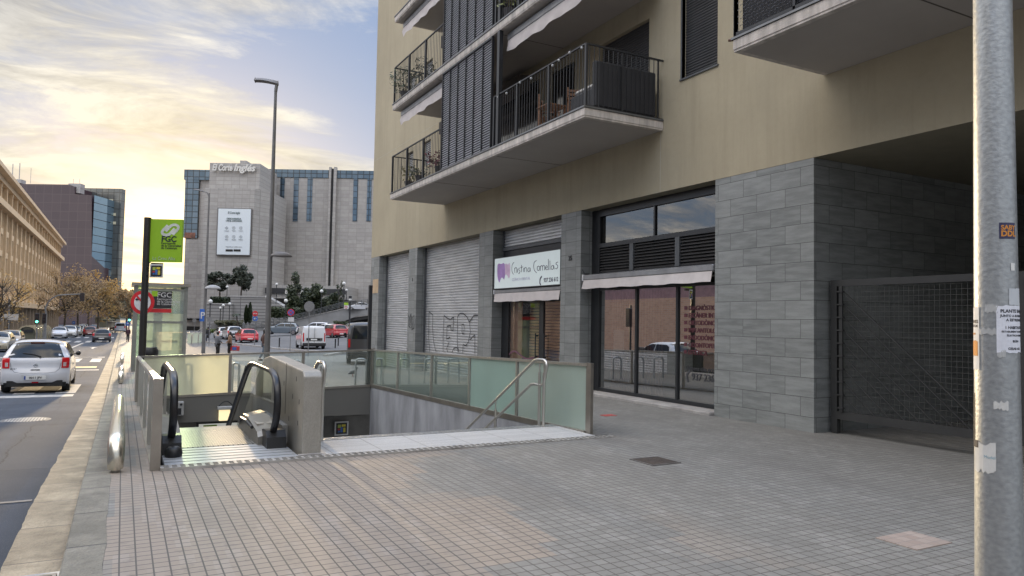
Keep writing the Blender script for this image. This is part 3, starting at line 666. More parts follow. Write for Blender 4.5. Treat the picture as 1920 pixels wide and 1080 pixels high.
# ---- the clinic sign: a thing of its own
sg = thing('shop_sign', 'white illuminated dental clinic sign with violet tooth logo above the glass door', 'sign', (D,17.3,1.39))
mb = MB(); mb.bbox(D+0.012,15.485,0.93,D+0.20,19.17,1.85,0.01); mb.build('box', S('sign_edge', (0.05,0.05,0.055), 0.4), sg)
mb = MB(); mb.box(D+0.004,15.51,0.955,D+0.012,19.14,1.825); mb.build('face', mat('sign_face', (0.60,0.66,0.655), 0.4, var=0.02, emit=(0.8,0.92,0.92), es=0.10), sg)
X_ = D+0.003
def st(px0): return lambda l: [(900+x/6, 380+y/6) for x, y in l]
q = st(0)
th = [(195,760),(198,700),(212,684),(240,690),(265,678),(278,690),(282,760),(282,820),(272,866),(258,850),(250,840),(236,850),(218,900),(204,870),(196,820)]
th2 = [(283,690),(300,684),(318,700),(330,674),(340,700),(340,770),(334,840),(320,850),(312,825),(296,806),(282,815)]
for nm, pl, c in (('tooth_logo', th, (0.42,0.25,0.55)), ('tooth_logo', th2, (0.70,0.50,0.66))):
    mb = MB(); mb.prism([on(0,X_,x,y) for x, y in q(pl)], (-0.003,0,0)); mb.build(nm, S('violet_%.2f' % c[0], c, 0.5), sg)
def wr(word, L):      # handwriting strokes in a unit em box
    return [(L[0]+x*L[2], L[1]+y*L[3]) for x, y in word]
HW = [ # strokes in zoom pixels (x right, y down)
 [(383,672),(366,690),(358,730),(362,780),(376,806)], [(392,790),(390,735)],[(390,745),(402,730),(412,740),(414,790)], [(424,785),(424,742)], [(448,735),(436,742),(440,760),(450,770),(444,790),(434,800)],
 [(468,700),(466,782)],[(456,730),(484,722)], [(490,780),(490,735)], [(502,780),(500,732)],[(501,742),(514,728),(524,740),(526,780)], [(560,735),(544,735),(538,760),(546,778),(560,765),(564,735),(566,775)],
 [(636,652),(612,668),(603,710),(612,760),(636,788)], [(660,712),(646,722),(644,750),(654,764),(668,752),(670,724),(660,712)], [(680,765),(680,712)],[(680,722),(692,706),(702,718),(703,762)],[(703,722),(716,704),(726,716),(727,760)],
 [(738,736),(758,728),(752,708),(740,716),(736,742),(748,756),(762,748)], [(768,634),(772,758)], [(786,652),(788,756)], [(822,706),(806,712),(800,736),(810,752),(824,740),(828,706),(836,748)], [(876,668),(858,676),(856,692),(872,704),(874,728),(860,744),(848,738)]]
hb = MB()
for s_ in HW:
    P = [on(0,X_-0.003,x,y) for x, y in q(s_)]
    Q = []
    for i in range(len(P)-1):
        p0 = P[max(0,i-1)]; p1 = P[i]; p2 = P[i+1]; p3 = P[min(len(P)-1,i+2)]
        for k in range(4):
            u = k/4; Q.append(0.5*((2*p1)+(p2-p0)*u+(2*p0-5*p1+4*p2-p3)*u*u+(3*p1-p0-3*p2+p3)*u**3))
    Q.append(P[-1])
    if len(P) == 2: Q = P
    hb.tube(Q, 0.0075, 6)
hb.build('lettering', S('sign_text', (0.06,0.05,0.09), 0.5), sg)
text_mb('CLÍNICA DENTAL', 0.11, on(0,X_-0.001,960,527), (0,-1,0), (0,0,1), 0.003, 0.0, sx=1.2).build('lettering', S('pale_violet', (0.52,0.50,0.66), 0.5), sg)
b_ = on(0,X_-0.001,1019.5,529); tm = text_mb('937 236 612', 0.15, b_, (0,-1,0), (0,0,1), 0.003, 0.02, maxw=on(0,X_,1019.5,520).y-on(0,X_,1046.5,520).y-0.0); phone(tm, X_-0.001, b_.y+0.22, b_.z+0.06, 0.8)
tm.build('lettering', S('sign_text', (0,0,0)), sg)
# ================================================================ balconies (parts of the building)
XB = 7.65
BAR = mat('railing_paint', (0.028,0.029,0.032), 0.45, 0.3, var=0.1)
def slab(y0, y1, z, name='balcony', label=None):
    mb = MB(); mb.bbox(XB, y0, z+0.03, D-0.004, y1, z+0.18, 0.006)
    mb.box(XB+0.012, y0+0.012, z, D-0.006, y1-0.012, z+0.03)
    b = mb.build(name, SLABC, apt, label=label)
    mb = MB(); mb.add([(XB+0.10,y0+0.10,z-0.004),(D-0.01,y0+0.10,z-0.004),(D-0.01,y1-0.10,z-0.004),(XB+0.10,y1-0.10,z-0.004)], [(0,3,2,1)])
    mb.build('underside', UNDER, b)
    for y in (y0+3.9, y0+7.8):
        if y < y1-1: mb = MB(); mb.box(XB+0.10, y, z-0.008, D-0.012, y+0.02, z-0.003); mb.build('underside_joint', S('dark_joint', (0.09,0.08,0.07), 0.9), b)
    mb = MB(); mb.box(XB-0.02, y0-0.02, z+0.183, XB+0.10, y1+0.02, z+0.215); mb.box(XB+0.10, y0-0.02, z+0.183, D-0.01, y0+0.06, z+0.215)
    mb.build('edge_trim', S('trim_metal', (0.17,0.175,0.18), 0.4, 0.6), b)
    return b
def railing(b, y0, y1, z, ends=(1, 1), h=1.27):
    mb = MB(); zt = z+h; pt = 0.018
    mb.box(XB+0.02,y0,zt-0.03,XB+0.06,y1,zt); mb.box(XB+0.03,y0,z+0.03,XB+0.05,y1,z+0.06)
    n = int((y1-y0)/0.115)
    for i in range(n+1):
        y = y0+(y1-y0)*i/n; w_ = 0.006
        if i % 12 == 0 or i == n: w_ = 0.028
        mb.box(XB+0.04-w_*0.8,y-w_,z,XB+0.04+w_*0.8,y+w_,zt-0.02)
    for e, y in ((ends[0], y0), (ends[1], y1)):
        if not e: continue
        mb.box(XB+0.04,y-0.02,zt-0.03,D-0.01,y+0.02,zt+0.001); mb.box(XB+0.04,y-0.01,z+0.03,D-0.01,y+0.01,z+0.06)
        m_ = int((D-XB)/0.115)
        for i in range(m_):
            x = XB+0.12+(D-XB-0.14)*i/m_; w_ = 0.02 if i in (7, m_-1) else 0.006
            mb.box(x-w_,y-0.006,z,x+w_,y+0.006,zt-0.02)
    return mb.build('railing', BAR, b)
PERF = mat('perforated_lattice', (0.40,0.41,0.45), 0.5, 0.0, var=0.2, vs=1.2)
def lattice(b, y0, y1, z0, z1, npan=6, pitch=0.062):
    bk = MB(); bk.box(XB+0.06,y0,z0,XB+0.075,y1,z1); bk.build('lattice_backing', S('lattice_dark', (0.012,0.012,0.015), 0.7), b)
    mb = MB(); pw = (y1-y0)/npan; nd_ = 9
    for p_ in range(npan):
        a = y0+p_*pw
        for r in range(int((z1-z0)/pitch)):
            z = z0+r*pitch
            for k in range(nd_):
                y = a+0.02+(pw-0.04)*(k+0.5*(r % 2)*0.9)/nd_; w_ = (pw-0.04)/nd_*0.5
                mb.add([(XB+0.022,y,z),(XB+0.022,y+w_,z+0.012),(XB+0.034,y+w_,z+0.031),(XB+0.034,y,z+0.019)], [(0,3,2,1)])
    o = mb.build('lattice_screen', PERF, b)
    mb = MB()
    for p_ in range(npan+1):
        y = y0+p_*pw; mb.box(XB+0.0,y-0.013,z0,XB+0.06,y+0.013,z1)
    mb.box(XB,y0,z0,XB+0.058,y1,z0+0.05); mb.box(XB,y0,z1-0.05,XB+0.058,y1,z1)
    mb.build('screen_frame', BAR, o, world=True)
    mb = MB(); mb.box(XB+0.0,y0-0.42,z0,XB+0.10,y0-0.30,z1); mb.build('screen_post', BAR, b)
    return o
SHW = mat('pale_perforated_shutter', (0.34,0.34,0.33), 0.6, var=0.05)
def bawning(b, y0, y1, z):
    mb = MB(); mb.bbox(XB+0.22,y0,z-0.22,XB+0.42,y1,z-0.05,0.02); o = mb.build('awning', S('awning_cassette', (0.2,0.2,0.2)), b)
    mb = MB(); n = int((y1-y0)/0.14); vs = []
    for i in range(n+1):
        y = lerp(y0+.02,y1-.02,i/n); s = 0.02*math.sin(i*1.3)
        vs += [(XB+0.24,y,z-0.20),(XB+0.21+s,y,z-0.34),(XB+0.22-s,y,z-0.50+0.02*math.sin(i*0.8))]
    mb.add(vs, [(3*i+k,3*i+k+1,3*i+k+4,3*i+k+3) for i in range(n) for k in (0,1)])
    mb.build('valance', VAL, o, smooth=True)
DSH = mat('dark_shutter', (0.055,0.055,0.058), 0.5, 0.2, var=0.1)
for f in range(3):
    z = 3.95+f*FH
    b = slab(11.58, 23.1, z)
    if f < 2:
        railing(b, 11.6, 15.55, z+0.18, (1, 0)); railing(b, 18.82, 23.06, z+0.18, (0, 1))
        lattice(b, 15.68, 18.78, z+0.20, z+FH-0.01)
    if f:
        bawning(b, 11.75, 15.3, z); bawning(b, 18.9, 22.9, z)
        mb = MB(); mb.box(D-0.34,17.2,z-0.62,D-0.01,22.9,z-0.22); mb.build('shutter_box', S('brown_box', (0.10,0.085,0.075), 0.7), b)
for f in range(3):
    z = Z1+f*FH
    for (a,b_,c,d) in base_ops:
        if a in (10.05, 12.07): rollshut(a, b_, z+c, z+d, D+0.09, 0.055, 'roller_shutter', DSH, 0.012)
        elif a > 24:
            mb = MB()
            mb.box(D+0.10,a,z+c,D+0.12,b_,z+d); mb.build('window', S('dark_pane', (0.03,0.03,0.035), 0.2), apt)
            w_ = MB()
            for k in range(int((d-c)/0.07)): w_.box(D+0.08,a+0.12,z+c+k*0.07,D+0.09,b_,z+c+k*0.07+0.045)
            w_.build('roller_shutter', SHW, apt)
        else:
            mb = MB(); mb.box(D+0.10,a,z+c,D+0.12,b_,z+d); o = mb.build('balcony_door', S('dark_glazing', (0.02,0.02,0.024), 0.08), apt)
            mb = MB(); mb.box(D+0.06,a,z+c,D+0.10,a+0.07,z+d); mb.box(D+0.06,b_-0.07,z+c,D+0.10,b_,z+d); mb.box(D+0.06,a+.07,z+d-0.07,D+0.10,b_-.07,z+d); mb.box(D+0.06,(a+b_)/2-0.04,z+c,D+0.10,(a+b_)/2+0.04,z+d-.07)
            mb.build('frame', FRM, o)
for f in range(2):
    a, b_, c, d = 10.05, 11.03, 0.72, 2.72; z = Z1+f*FH
    mb = MB(); mb.box(D-0.012,b_,z+c,D+0.08,b_+0.035,z+d); mb.box(D-0.03,a-0.03,z+c-0.035,D+0.08,b_+0.05,z+c-0.003); mb.build('window_frame', GREYM, apt)
# right-hand balcony with expanded-metal balustrade
b = slab(-2.5, 7.72, 3.95)
mb = MB(); XR = XB
mb.box(XR+0.0,-2.5,4.18,XR+0.05,7.70,4.225); mb.box(XR,7.66,4.18,XR+0.05,7.71,5.5)
for k in range(9): mb.box(XR,7.66-1.05*k,4.18,XR+0.04,7.70-1.05*k,5.5)
mb.box(XR,-2.5,5.45,XR+0.05,7.70,5.5); mb.build('railing', BAR, b)
mb = MB()
for r in range(14):
    for k in range(98):
        y = 7.66-k*0.105-(0.05 if r % 2 else 0); z = 4.25+r*0.05
        if y-0.1 < -2.4: continue
        mb.add([(XR+0.03,y,z),(XR+0.03,y-0.05,z+0.022),(XR+0.02,y-0.1,z),(XR+0.03,y-0.05,z-0.022),(XR+0.015,y-0.012,z+0.006),(XR+0.015,y-0.05,z+0.014),(XR+0.01,y-0.09,z+0.006),(XR+0.015,y-0.05,z-0.012)],
               [(0,1,5,4),(1,2,6,5)])
mb.build('mesh_panel', PERF, b)
mb = MB(); mb.box(XR+0.07,-2.4,4.2,XR+0.08,7.6,5.4); mb.build('mesh_backing', S('lattice_dark', (0,0,0)), b)
mb = MB(); mb.tube([(XR+0.02,7.72,4.14),(XR-0.03,7.78,4.14)], 0.02, 8); mb.build('drain_spout', S('rust', (0.12,0.06,0.04), 0.7), b)

# ---- things standing on the balconies
WOOD = mat('teak', (0.20,0.095,0.045), 0.55, var=0.25, vs=14, stretch=(1,1,4))
def chair(x, y, z, rz, label):
    t = thing('folding_chair', label, 'chair', (x,y,z), rz, 'wooden chairs on the balcony')
    M = wm(t)
    def part(nm, boxes_, m=WOOD):
        mb = MB(); mb.M = M
        for q_ in boxes_: mb.box(*q_)
        mb.build(nm, m, t)
    part('seat', [(-0.22,-0.22+0.075*k,0.42,0.22,-0.22+0.075*k+0.055,0.44) for k in range(6)])
    part('backrest', [(-0.24,0.20,0.50+0.085*k,0.24,0.22,0.50+0.085*k+0.055) for k in range(5)])
    for sx in (-0.25, 0.23):
        part('leg', [(sx,-0.22,0,sx+0.03,-0.18,0.64)]); part('leg', [(sx,0.18,0,sx+0.03,0.22,0.94)])
        part('armrest', [(sx-0.01,-0.24,0.64,sx+0.04,0.22,0.665)])
chair(8.45, 14.25, Z1+.09, 0.9, 'wooden slatted armchair nearer the lattice screen on the lowest balcony')
chair(8.55, 13.15, Z1+.09, -0.5, 'wooden slatted armchair standing behind the railing next to the rattan sofa')
t = thing('balcony_table', 'low wooden table with a white cushion between the two balcony chairs', 'table', (8.2,13.7,Z1+.09))
mb = MB(); mb.bbox(7.95,13.45,Z1+.60,8.45,13.95,Z1+.63,0.005); mb.build('tabletop', WOOD, t)
for dx in (-.2,.2):
    for dy in (-.2,.2):
        mb = MB(); mb.box(8.2+dx-.02,13.7+dy-.02,Z1+.05,8.2+dx+.02,13.7+dy+.02,Z1+.60); mb.build('leg', WOOD, t)
t = thing('rattan_sofa', 'black rattan sofa with a pale cushion on the lowest balcony corner', 'sofa', (8.7,12.0,Z1+.09))
RAT = mat('black_rattan', (0.022,0.022,0.025), 0.6, bump=0.6, bs=60)
z = Z1+.09
mb = MB(); mb.bbox(8.0,11.75,z,9.35,12.65,z+0.42,0.03); mb.build('base', RAT, t)
mb = MB(); mb.bbox(7.95,11.66,z,9.45,11.80,z+0.92,0.03); mb.build('backrest', RAT, t)
mb = MB(); mb.bbox(9.36,11.8,z,9.5,12.65,z+0.62,0.03); mb.build('armrest', RAT, t)
mb = MB(); mb.bbox(8.05,11.85,z+0.43,9.3,12.6,z+0.55,0.05); mb.build('cushion', S('cushion', (0.45,0.43,0.40), 0.9), t)
def plant(name, label, cat, x, y, z, h, r, col, n=60, pot=True, group=None, leaf=0.07, seed=1):
    rnd = random.Random(seed)
    t = thing(name, label, cat, (x,y,z), 0, group)
    if pot:
        mb = MB(); mb.lathe([(0.0,0),(0.10,0),(0.14,0.2),(0.15,0.24),(0.125,0.24),(0.12,0.2),(0,0.2)], (x,y,z), 14); mb.build('pot', S('dark_pot', (0.05,0.045,0.045), 0.7), t)
    mb = MB()
    for i in range(7):
        a = rnd.uniform(0,6.28); e = (x+r*0.6*math.cos(a), y+r*0.6*math.sin(a), z+h*rnd.uniform(0.6,1))
        mb.tube([(x,y,z+0.18),((x+e[0])/2+.01,(y+e[1])/2,z+0.2+(e[2]-z)*0.5),e], [0.008,0.006,0.003], 5)
    mb.build('stem', S('stem_brown', (0.10,0.07,0.04), 0.8), t)
    mb = MB()
    for i in range(n):
        a = rnd.uniform(0,6.28); rr = r*math.sqrt(rnd.random()); zz_ = z+0.2+(h-0.2)*rnd.uniform(0.1,1)
        c = Vector((x+rr*math.cos(a), y+rr*math.sin(a), zz_)); u = Vector((rnd.uniform(-1,1),rnd.uniform(-1,1),rnd.uniform(-.3,1))).normalized(); v = u.orthogonal().normalized()
        mb.add([c-u*leaf,c+v*leaf*0.4,c+u*leaf,c-v*leaf*0.4], [(0,1,2,3)])
    mb.build('foliage', mat(name+'_leaf', col, 0.6, var=0.3, vs=8), t)
    return t
plant('potted_plant','dark red leafed plant on the lowest balcony beside the lattice screen','plant',7.95,19.6,Z1+.09,0.62,0.42,(0.13,0.02,0.03),150,seed=3)
plant('potted_plant','yellow green plant in a pot near the far end of the lowest balcony','plant',8.0,22.3,Z1+.09,0.75,0.3,(0.22,0.20,0.05),90,seed=4)
plant('potted_plant','bushy green plant trailing through the railing at the far end of the second balcony','plant',7.85,22.5,Z1+FH+.09,0.95,0.5,(0.055,0.075,0.035),260,seed=5)
plant('potted_plant','darker green plant in the middle of the second balcony railing','plant',8.0,21.2,Z1+FH+.09,0.9,0.4,(0.035,0.05,0.03),160,seed=6)
plant('potted_plant','yellowish feathery plant on the second balcony beside the screen top','plant',7.85,15.2,Z1+FH+.09,0.85,0.3,(0.22,0.24,0.09),110,seed=8)
plant('potted_plant','small dark plant among pots low on the lowest balcony','plant',7.95,21.2,Z1+.09,0.5,0.3,(0.04,0.05,0.03),70,seed=9)
# small round lights clipped on the balcony rail
for i, (px, py) in enumerate([(934,182),(950,175),(975,155),(996,147),(1036,123),(1048,113),(1068,99),(1091,90)]):
    p = on(0, XB+0.02, px, py); t = thing('rail_light', 'small clear globe light clipped to the lowest balcony railing', 'light', p, 0, 'globe lights along the balcony rail')
    mb = MB(); mb.lathe([(0,-0.03),(0.022,-0.02),(0.03,0),(0.022,0.02),(0,0.03)], p, 10); mb.build('globe', S('globe_glass', (0.45,0.45,0.44), 0.2), t)
    mb = MB(); mb.tube([p+Vector((0,0,.02)), p+Vector((0.02,0,.07))], 0.008, 6); mb.build('clip', BAR, t)

# ================================================================ passage gate
GT = mat('gate_paint', (0.042,0.042,0.041), 0.55, 0.2, var=0.1)
t = thing('mesh_gate', 'dark grey sliding gate of wire mesh with diagonal stays across the passage', 'gate', (9.9,6.6,-1.65))
GX0, GX1 = 9.87, 9.93; zt, zb = 0.745, -1.30
mb = MB()
mb.box(GX0,7.72,-1.64,GX1+.02,7.83,zt); mb.box(GX0,-1.0,zt-0.10,GX1,7.72,zt); mb.box(GX0,-1.0,zb-0.12,GX1,7.72,zb); mb.box(GX0,5.02,zb,GX1,5.12,zt-0.10)
mb.build('frame', GT, t)
mb = MB()
y = 7.60
while y > 0: mb.box(9.9,y-0.002,zb,9.904,y+0.002,zt-0.1); y -= 0.075
z = zb+0.05
while z < zt-0.1: mb.box(9.897,0,z-0.002,9.901,7.66,z+0.002); z += 0.075
mb.build('wire_mesh', S('mesh_wire', (0.075,0.075,0.07), 0.6, 0.0), t)
mb = MB()
for k in range(9):
    a = Vector((9.88,7.68,zt-0.12-0.2*k)); L = (a.z-zb)
    if L > 0.05: mb.tube([a, a+Vector((0,-L*1.15,-L))], 0.008 if k else 0.012, 5)
mb.build('diagonal_stays', GT, t, label='thin parallel diagonal rods')
mb = MB(); mb.box(9.84,7.60,zb,9.87,7.66,zt-0.1)
for k in range(10): mb.box(9.82,7.58,zb+0.05+0.2*k,9.87,7.68,zb+0.07+0.2*k)
mb.build('latch_strip', GT, t)

# ================================================================ stairwell
SWC = mat('stairwell_concrete', (0.30,0.305,0.32), 0.7, var=0.22, vs=1.6, bump=0.15, bs=25, stretch=(1,1,0.35), speck=0.1)
PNL = mat('steel_panel', (0.21,0.21,0.205), 0.38, 0.6, var=0.1, vs=1.0)
mb = MB(); mb.add([(SX1,9.0,-1.66),(SX1,20.0,-1.87),(SX1,20.0,-7.2),(SX1,9.0,-7.2)], [(0,3,2,1)]); struct('stairwell_wall', mb, SWC)
mb = MB(); mb.add([(SX0,9.0,-1.68),(SX0,20.0,-2.05),(SX0,20.0,-7.2),(SX0,9.0,-7.2)], [(0,1,2,3)]); struct('stairwell_wall', mb, SWC)
mb = MB(); mb.box(SX0,20.0,-2.66,SX1,20.1,-1.98); mb.add([(SX0,19.998,-2.04),(SX1,19.998,-1.86),(SX1,19.998,-2.66),(SX0,19.998,-2.66)], [(0,3,2,1)])
struct('stairwell_wall', mb, mat('back_panel', (0.175,0.17,0.155), 0.5, 0.4, var=0.06, vs=0.5))
mb = MB(); mb.box(SX0-1,21.2,-7.2,SX1+1,21.3,-2.66); mb.box(SX0,20.1,-2.70,SX1,21.2,-2.665); struct('stairwell_wall', mb, S('lower_wall', (0.15,0.145,0.13), 0.7))
mb = MB(); mb.box(SX0-1,9,-7.3,SX1+1,21.3,-7.2); struct('stairwell_floor', mb, SWC)
# stairs
STP = mat('granite_step', (0.33,0.33,0.32), 0.7, var=0.15, vs=5, speck=0.3)
mb = MB(); zz_ = -1.66
pts = []
for i in range(30):
    y = 10.2+0.3*i; z = zz_-0.17*(i+1)
    mb.box(2.25, y, z-0.2, SX1-0.01, y+0.32, z)
st_ = thing('staircase', 'wide stone staircase descending to the station between steel handrails', 'staircase', (4.2,10.2,-1.66))
mb.build('steps', STP, st_)
TACT = brickmat('tactile_paving', (0.46,0.455,0.44), (0.56,0.555,0.54), (0.20,0.19,0.18), 0.62, 0.052, 'xy', 0.007, 0.0, 0.7, (0,0), 0.8, var=0.12)
PL = lambda x: -1.663+0.0015*x
mb = MB(); mb.add([(2.2,8.97,-1.655),(SX1-.01,8.97,-1.648),(SX1-.01,10.0,-1.648),(2.2,10.0,-1.655),(2.2,8.97,-1.80),(SX1-.01,8.97,-1.80),(SX1-.01,10.0,-1.80),(2.2,10.0,-1.80)], [(0,1,2,3),(0,4,5,1),(2,6,7,3)]); mb.build('tactile_landing', TACT, st_)
CHK = mat('chequer_plate', (0.36,0.355,0.34), 0.4, 0.7, var=0.3, vs=30, bump=0.9, bs=55)
mb = MB(); mb.add([(2.2,10.0,-1.652),(SX1-.01,10.0,-1.645),(SX1-.01,10.2,-1.645),(2.2,10.2,-1.652),(2.2,10.2,-1.85),(SX1-.01,10.2,-1.85)], [(0,1,2,3),(3,2,5,4)]); mb.build('metal_nosing', CHK, st_)
# drain channel in front
t = thing('drain_channel', 'slotted steel drain channel across the top of the stairs and escalator', 'drain', (3.4,8.87,-1.66))
mb = MB(); mb.box(0.42,8.79,-1.80,6.45,8.955,-1.72); mb.build('channel', DARK, t)
mb = MB(); x = 0.42
for y in (8.79,8.868,8.945): mb.box(0.42,y,-1.70,6.45,y+0.014,-1.650)
while x < 6.44: mb.box(x,8.792,-1.70,x+0.034,8.955,-1.651); x += 0.084
mb.build('slotted_cover', S('slot_steel', (0.40,0.38,0.35), 0.5, 0.3, var=0.2), t)
mb = MB(); mb.box(6.2,8.955,-1.8,6.45,9.0,-1.651); mb.box(6.2,8.79,-1.9,6.46,9.02,-1.71); mb.build('end_piece', DARK, t)

# concrete block between stairs and escalator
t = thing('concrete_parapet', 'pale concrete parapet wall with bolt holes between escalator and stairs', 'wall', (2.08,9.1,-1.66))
BLK = mat('parapet_concrete', (0.33,0.31,0.27), 0.32, var=0.16, vs=2.0, bump=0.2, bs=35, stretch=(1,1,0.5), speck=0.25)
mb = MB(); a0, a1 = 1.985, 2.215; yf = 9.10
prof = [(yf,-1.69),(yf+0.015,-0.72),(yf+0.10,-0.655),(11.55,-0.585),(12.0,-0.64),(12.3,-0.78),(19.0,-4.6),(19.0,-7),(yf,-7)]
cnt = len(prof)
outer = [(a0, y, z) for y, z in prof]; outer2 = [(a1, y, z) for y, z in prof]
mb.add(outer+outer2, [tuple(range(cnt-1,-1,-1)), tuple(range(cnt,2*cnt))]+[(i,(i+1)%cnt,cnt+(i+1)%cnt,cnt+i) for i in range(cnt)])
mb.build('body', BLK, t, bevel=0.018)
mb = MB()
for y, z in ((9.55,-0.78),(9.75,-1.02),(10.35,-0.90),(9.40,-1.32),(9.95,-1.33),(9.35,-1.05)): mb.box(a0-0.002,y-0.012,z-0.03,a0+0.004,y+0.012,z+0.03)
mb.build('bolt_holes', DARK, t)
mb = MB(); mb.box(a0-0.003,10.2,-1.3,a0+0.002,10.212,-0.62); mb.build('joint', DARK, t)
mb = MB(); mb.box(1.93,9.02,-1.70,2.26,9.1,-1.652); mb.build('plinth', CONC, t)

# ================================================================ escalator
es = thing('escalator', 'descending escalator with black rubber handrails and glass balustrades', 'escalator', (1.2,9.5,-1.66))
mb = MB(); mb.box(0.46,8.97,-1.80,1.93,10.05,-1.664); mb.build('landing_base', S('groove_black', (0.02,0.02,0.02), 0.6), es)
PLATE = mat('landing_plate', (0.42,0.43,0.44), 0.45, 0.35, var=0.08, vs=2)
mb = MB(); y = 8.985
while y < 10.03: mb.box(0.47,y,-1.70,1.925,y+0.143,-1.656); y += 0.183
mb.build('landing_plate', PLATE, es)
PERFP = brickmat('comb_mesh', (0.30,0.29,0.25), (0.36,0.35,0.31), (0.03,0.03,0.028), 0.06, 0.05, 'xy', 0.010, 0.5, 0.4, (0,0), 0.9, var=0.1, mfade=0.0)
mb = MB(); mb.box(0.68,10.07,-1.75,1.62,11.55,-1.652); mb.build('comb_plate', PERFP, es)
mb = MB()
for i in range(28):
    y = 11.55+0.35*i; z = -1.66-0.19*max(0,i-0.5)
    mb.box(0.72, y, z-0.3, 1.60, y+0.36, z)
mb.build('steps', S('escalator_step', (0.22,0.22,0.22), 0.4, 0.6), es)
EGL = glassmat('balustrade_glass', (0.90,0.93,0.88), 0.10)
def balu(X, inner, nm='balustrade'):
    path = [(9.93,-1.60),(9.72,-1.45),(9.55,-1.28),(9.50,-1.08),(9.54,-0.90),(9.66,-0.775),(9.86,-0.715),(10.2,-0.695),(11.2,-0.685),(11.55,-0.70),(11.85,-0.75),(12.15,-0.87),(12.6,-1.12),(19.0,-4.75)]
    Q = []
    P = [Vector((X,y,z)) for y, z in path]
    for i in range(len(P)-1):
        p0 = P[max(0,i-1)]; p1 = P[i]; p2 = P[i+1]; p3 = P[min(len(P)-1,i+2)]
        for k in range(4):
            u = k/4; Q.append(0.5*((2*p1)+(p2-p0)*u+(2*p0-5*p1+4*p2-p3)*u*u+(3*p1-p0-3*p2+p3)*u**3))
    Q.append(P[-1])
    mb = MB(); vs = []
    # rounded-rectangular rubber section swept along the path
    sec = [(-0.042,-0.018),(-0.045,0.0),(-0.038,0.018),(-0.02,0.026),(0.02,0.026),(0.038,0.018),(0.045,0.0),(0.042,-0.018)]
    for i, p in enumerate(Q):
        t_ = (Q[min(i+1,len(Q)-1)]-Q[max(i-1,0)]).normalized(); n_ = Vector((0,-t_.z,t_.y))
        if i < 8: pass
        for a_, b_ in sec: vs.append(p+Vector((a_,0,0))+n_*b_)
    ns = len(sec)
    mb.add(vs, [(i*ns+k,i*ns+(k+1)%ns,(i+1)*ns+(k+1)%ns,(i+1)*ns+k) for i in range(len(Q)-1) for k in range(ns)])
    bo = mb.build('handrail', mat('handrail_rubber', (0.012,0.012,0.014), 0.28, var=0.1), es, smooth=True)
    mb = MB(); g_ = []
    for i, p in enumerate(Q[4:]):
        t_ = (Q[min(i+5,len(Q)-1)]-Q[max(i+3,0)]).normalized(); n_ = Vector((0,-t_.z,t_.y)); g_.append(p-n_*0.03)
    mb.tube(g_, 0.014, 6); mb.build('rail_guide', SATIN, es, smooth=True)
    top = [p for p in g_ if p.y < 13.5]
    gl = [(X, p.y+ (0.0), p.z-0.0) for p in top]+[(X,13.5,-2.6),(X,9.95,-1.55)]
    mb = MB(); mb.add(gl, [tuple(range(len(gl)))]); mb.build('glass_panel', EGL, es)
    # skirt with deck and newel box
    d1, d2 = (X-0.02, X+0.17) if inner < 0 else (X-0.17, X+0.02)
    s = -1 if inner < 0 else 1
    return d1, d2
balu(1.75, 1); balu(0.57, -1)
def skirt(xo, xi, lab):     # xo: outer x at the glass, xi: inner x towards the steps
    prof = [(9.95,-1.66),(9.95,-1.50),(10.02,-1.44),(10.9,-1.345),(11.3,-1.36),(11.55,-1.45),(11.8,-1.62),(19,-5.4),(19,-5.8),(11.6,-1.9),(9.95,-1.9)]
    n = len(prof); vs = [(xo,y,z) for y, z in prof]+[(xi,y,z-(0.055 if 0 < i < 8 else 0)) for i, (y, z) in enumerate(prof)]
    mb = MB(); mb.add(vs, [tuple(range(n)), tuple(range(2*n-1,n-1,-1))]+[(i,n+i,n+(i+1)%n,(i+1)%n) for i in range(n)])
    mb.build('skirt', mat('skirt_steel', (0.26,0.24,0.205), 0.4, 0.7, var=0.1, vs=3), es)
skirt(1.84, 1.60, 0); skirt(0.48, 0.70, 0)
for (x0, x1) in ((1.66,1.90),(0.47,0.68)):
    mb = MB(); mb.prism([(x0,9.62,-1.66),(x0,9.99,-1.66),(x0,10.02,-1.46),(x0,9.90,-1.44),(x0,9.72,-1.44),(x0,9.64,-1.52)], (x1-x0,0,0)); mb.build('newel_box', BLACK, es)
mb = MB(); mb.box(1.905,9.97,-1.66,1.98,11.6,-1.42); mb.build('outer_deck', S('deck_grey', (0.40,0.39,0.37), 0.6, 0.3), es)
mb = MB(); mb.tube([(1.585,10.35,-1.48),(1.575,10.8,-1.45),(1.575,11.3,-1.47),(1.59,11.6,-1.56)], 0.022, 8); mb.build('brush_guard', DARK, es)
mb = MB(); mb.box(1.64,10.3,-1.47,1.73,10.6,-1.428); mb.build('sticker', S('paper', (0.36,0.33,0.28), 0.6), es)
mb = MB(); mb.lathe([(0,0),(0.09,0),(0.10,0.03),(0.09,0.09),(0.05,0.12),(0,0.125)], (0.585,9.50,-1.655), 14); mb.build('rubber_stop', BLACK, es, smooth=True)

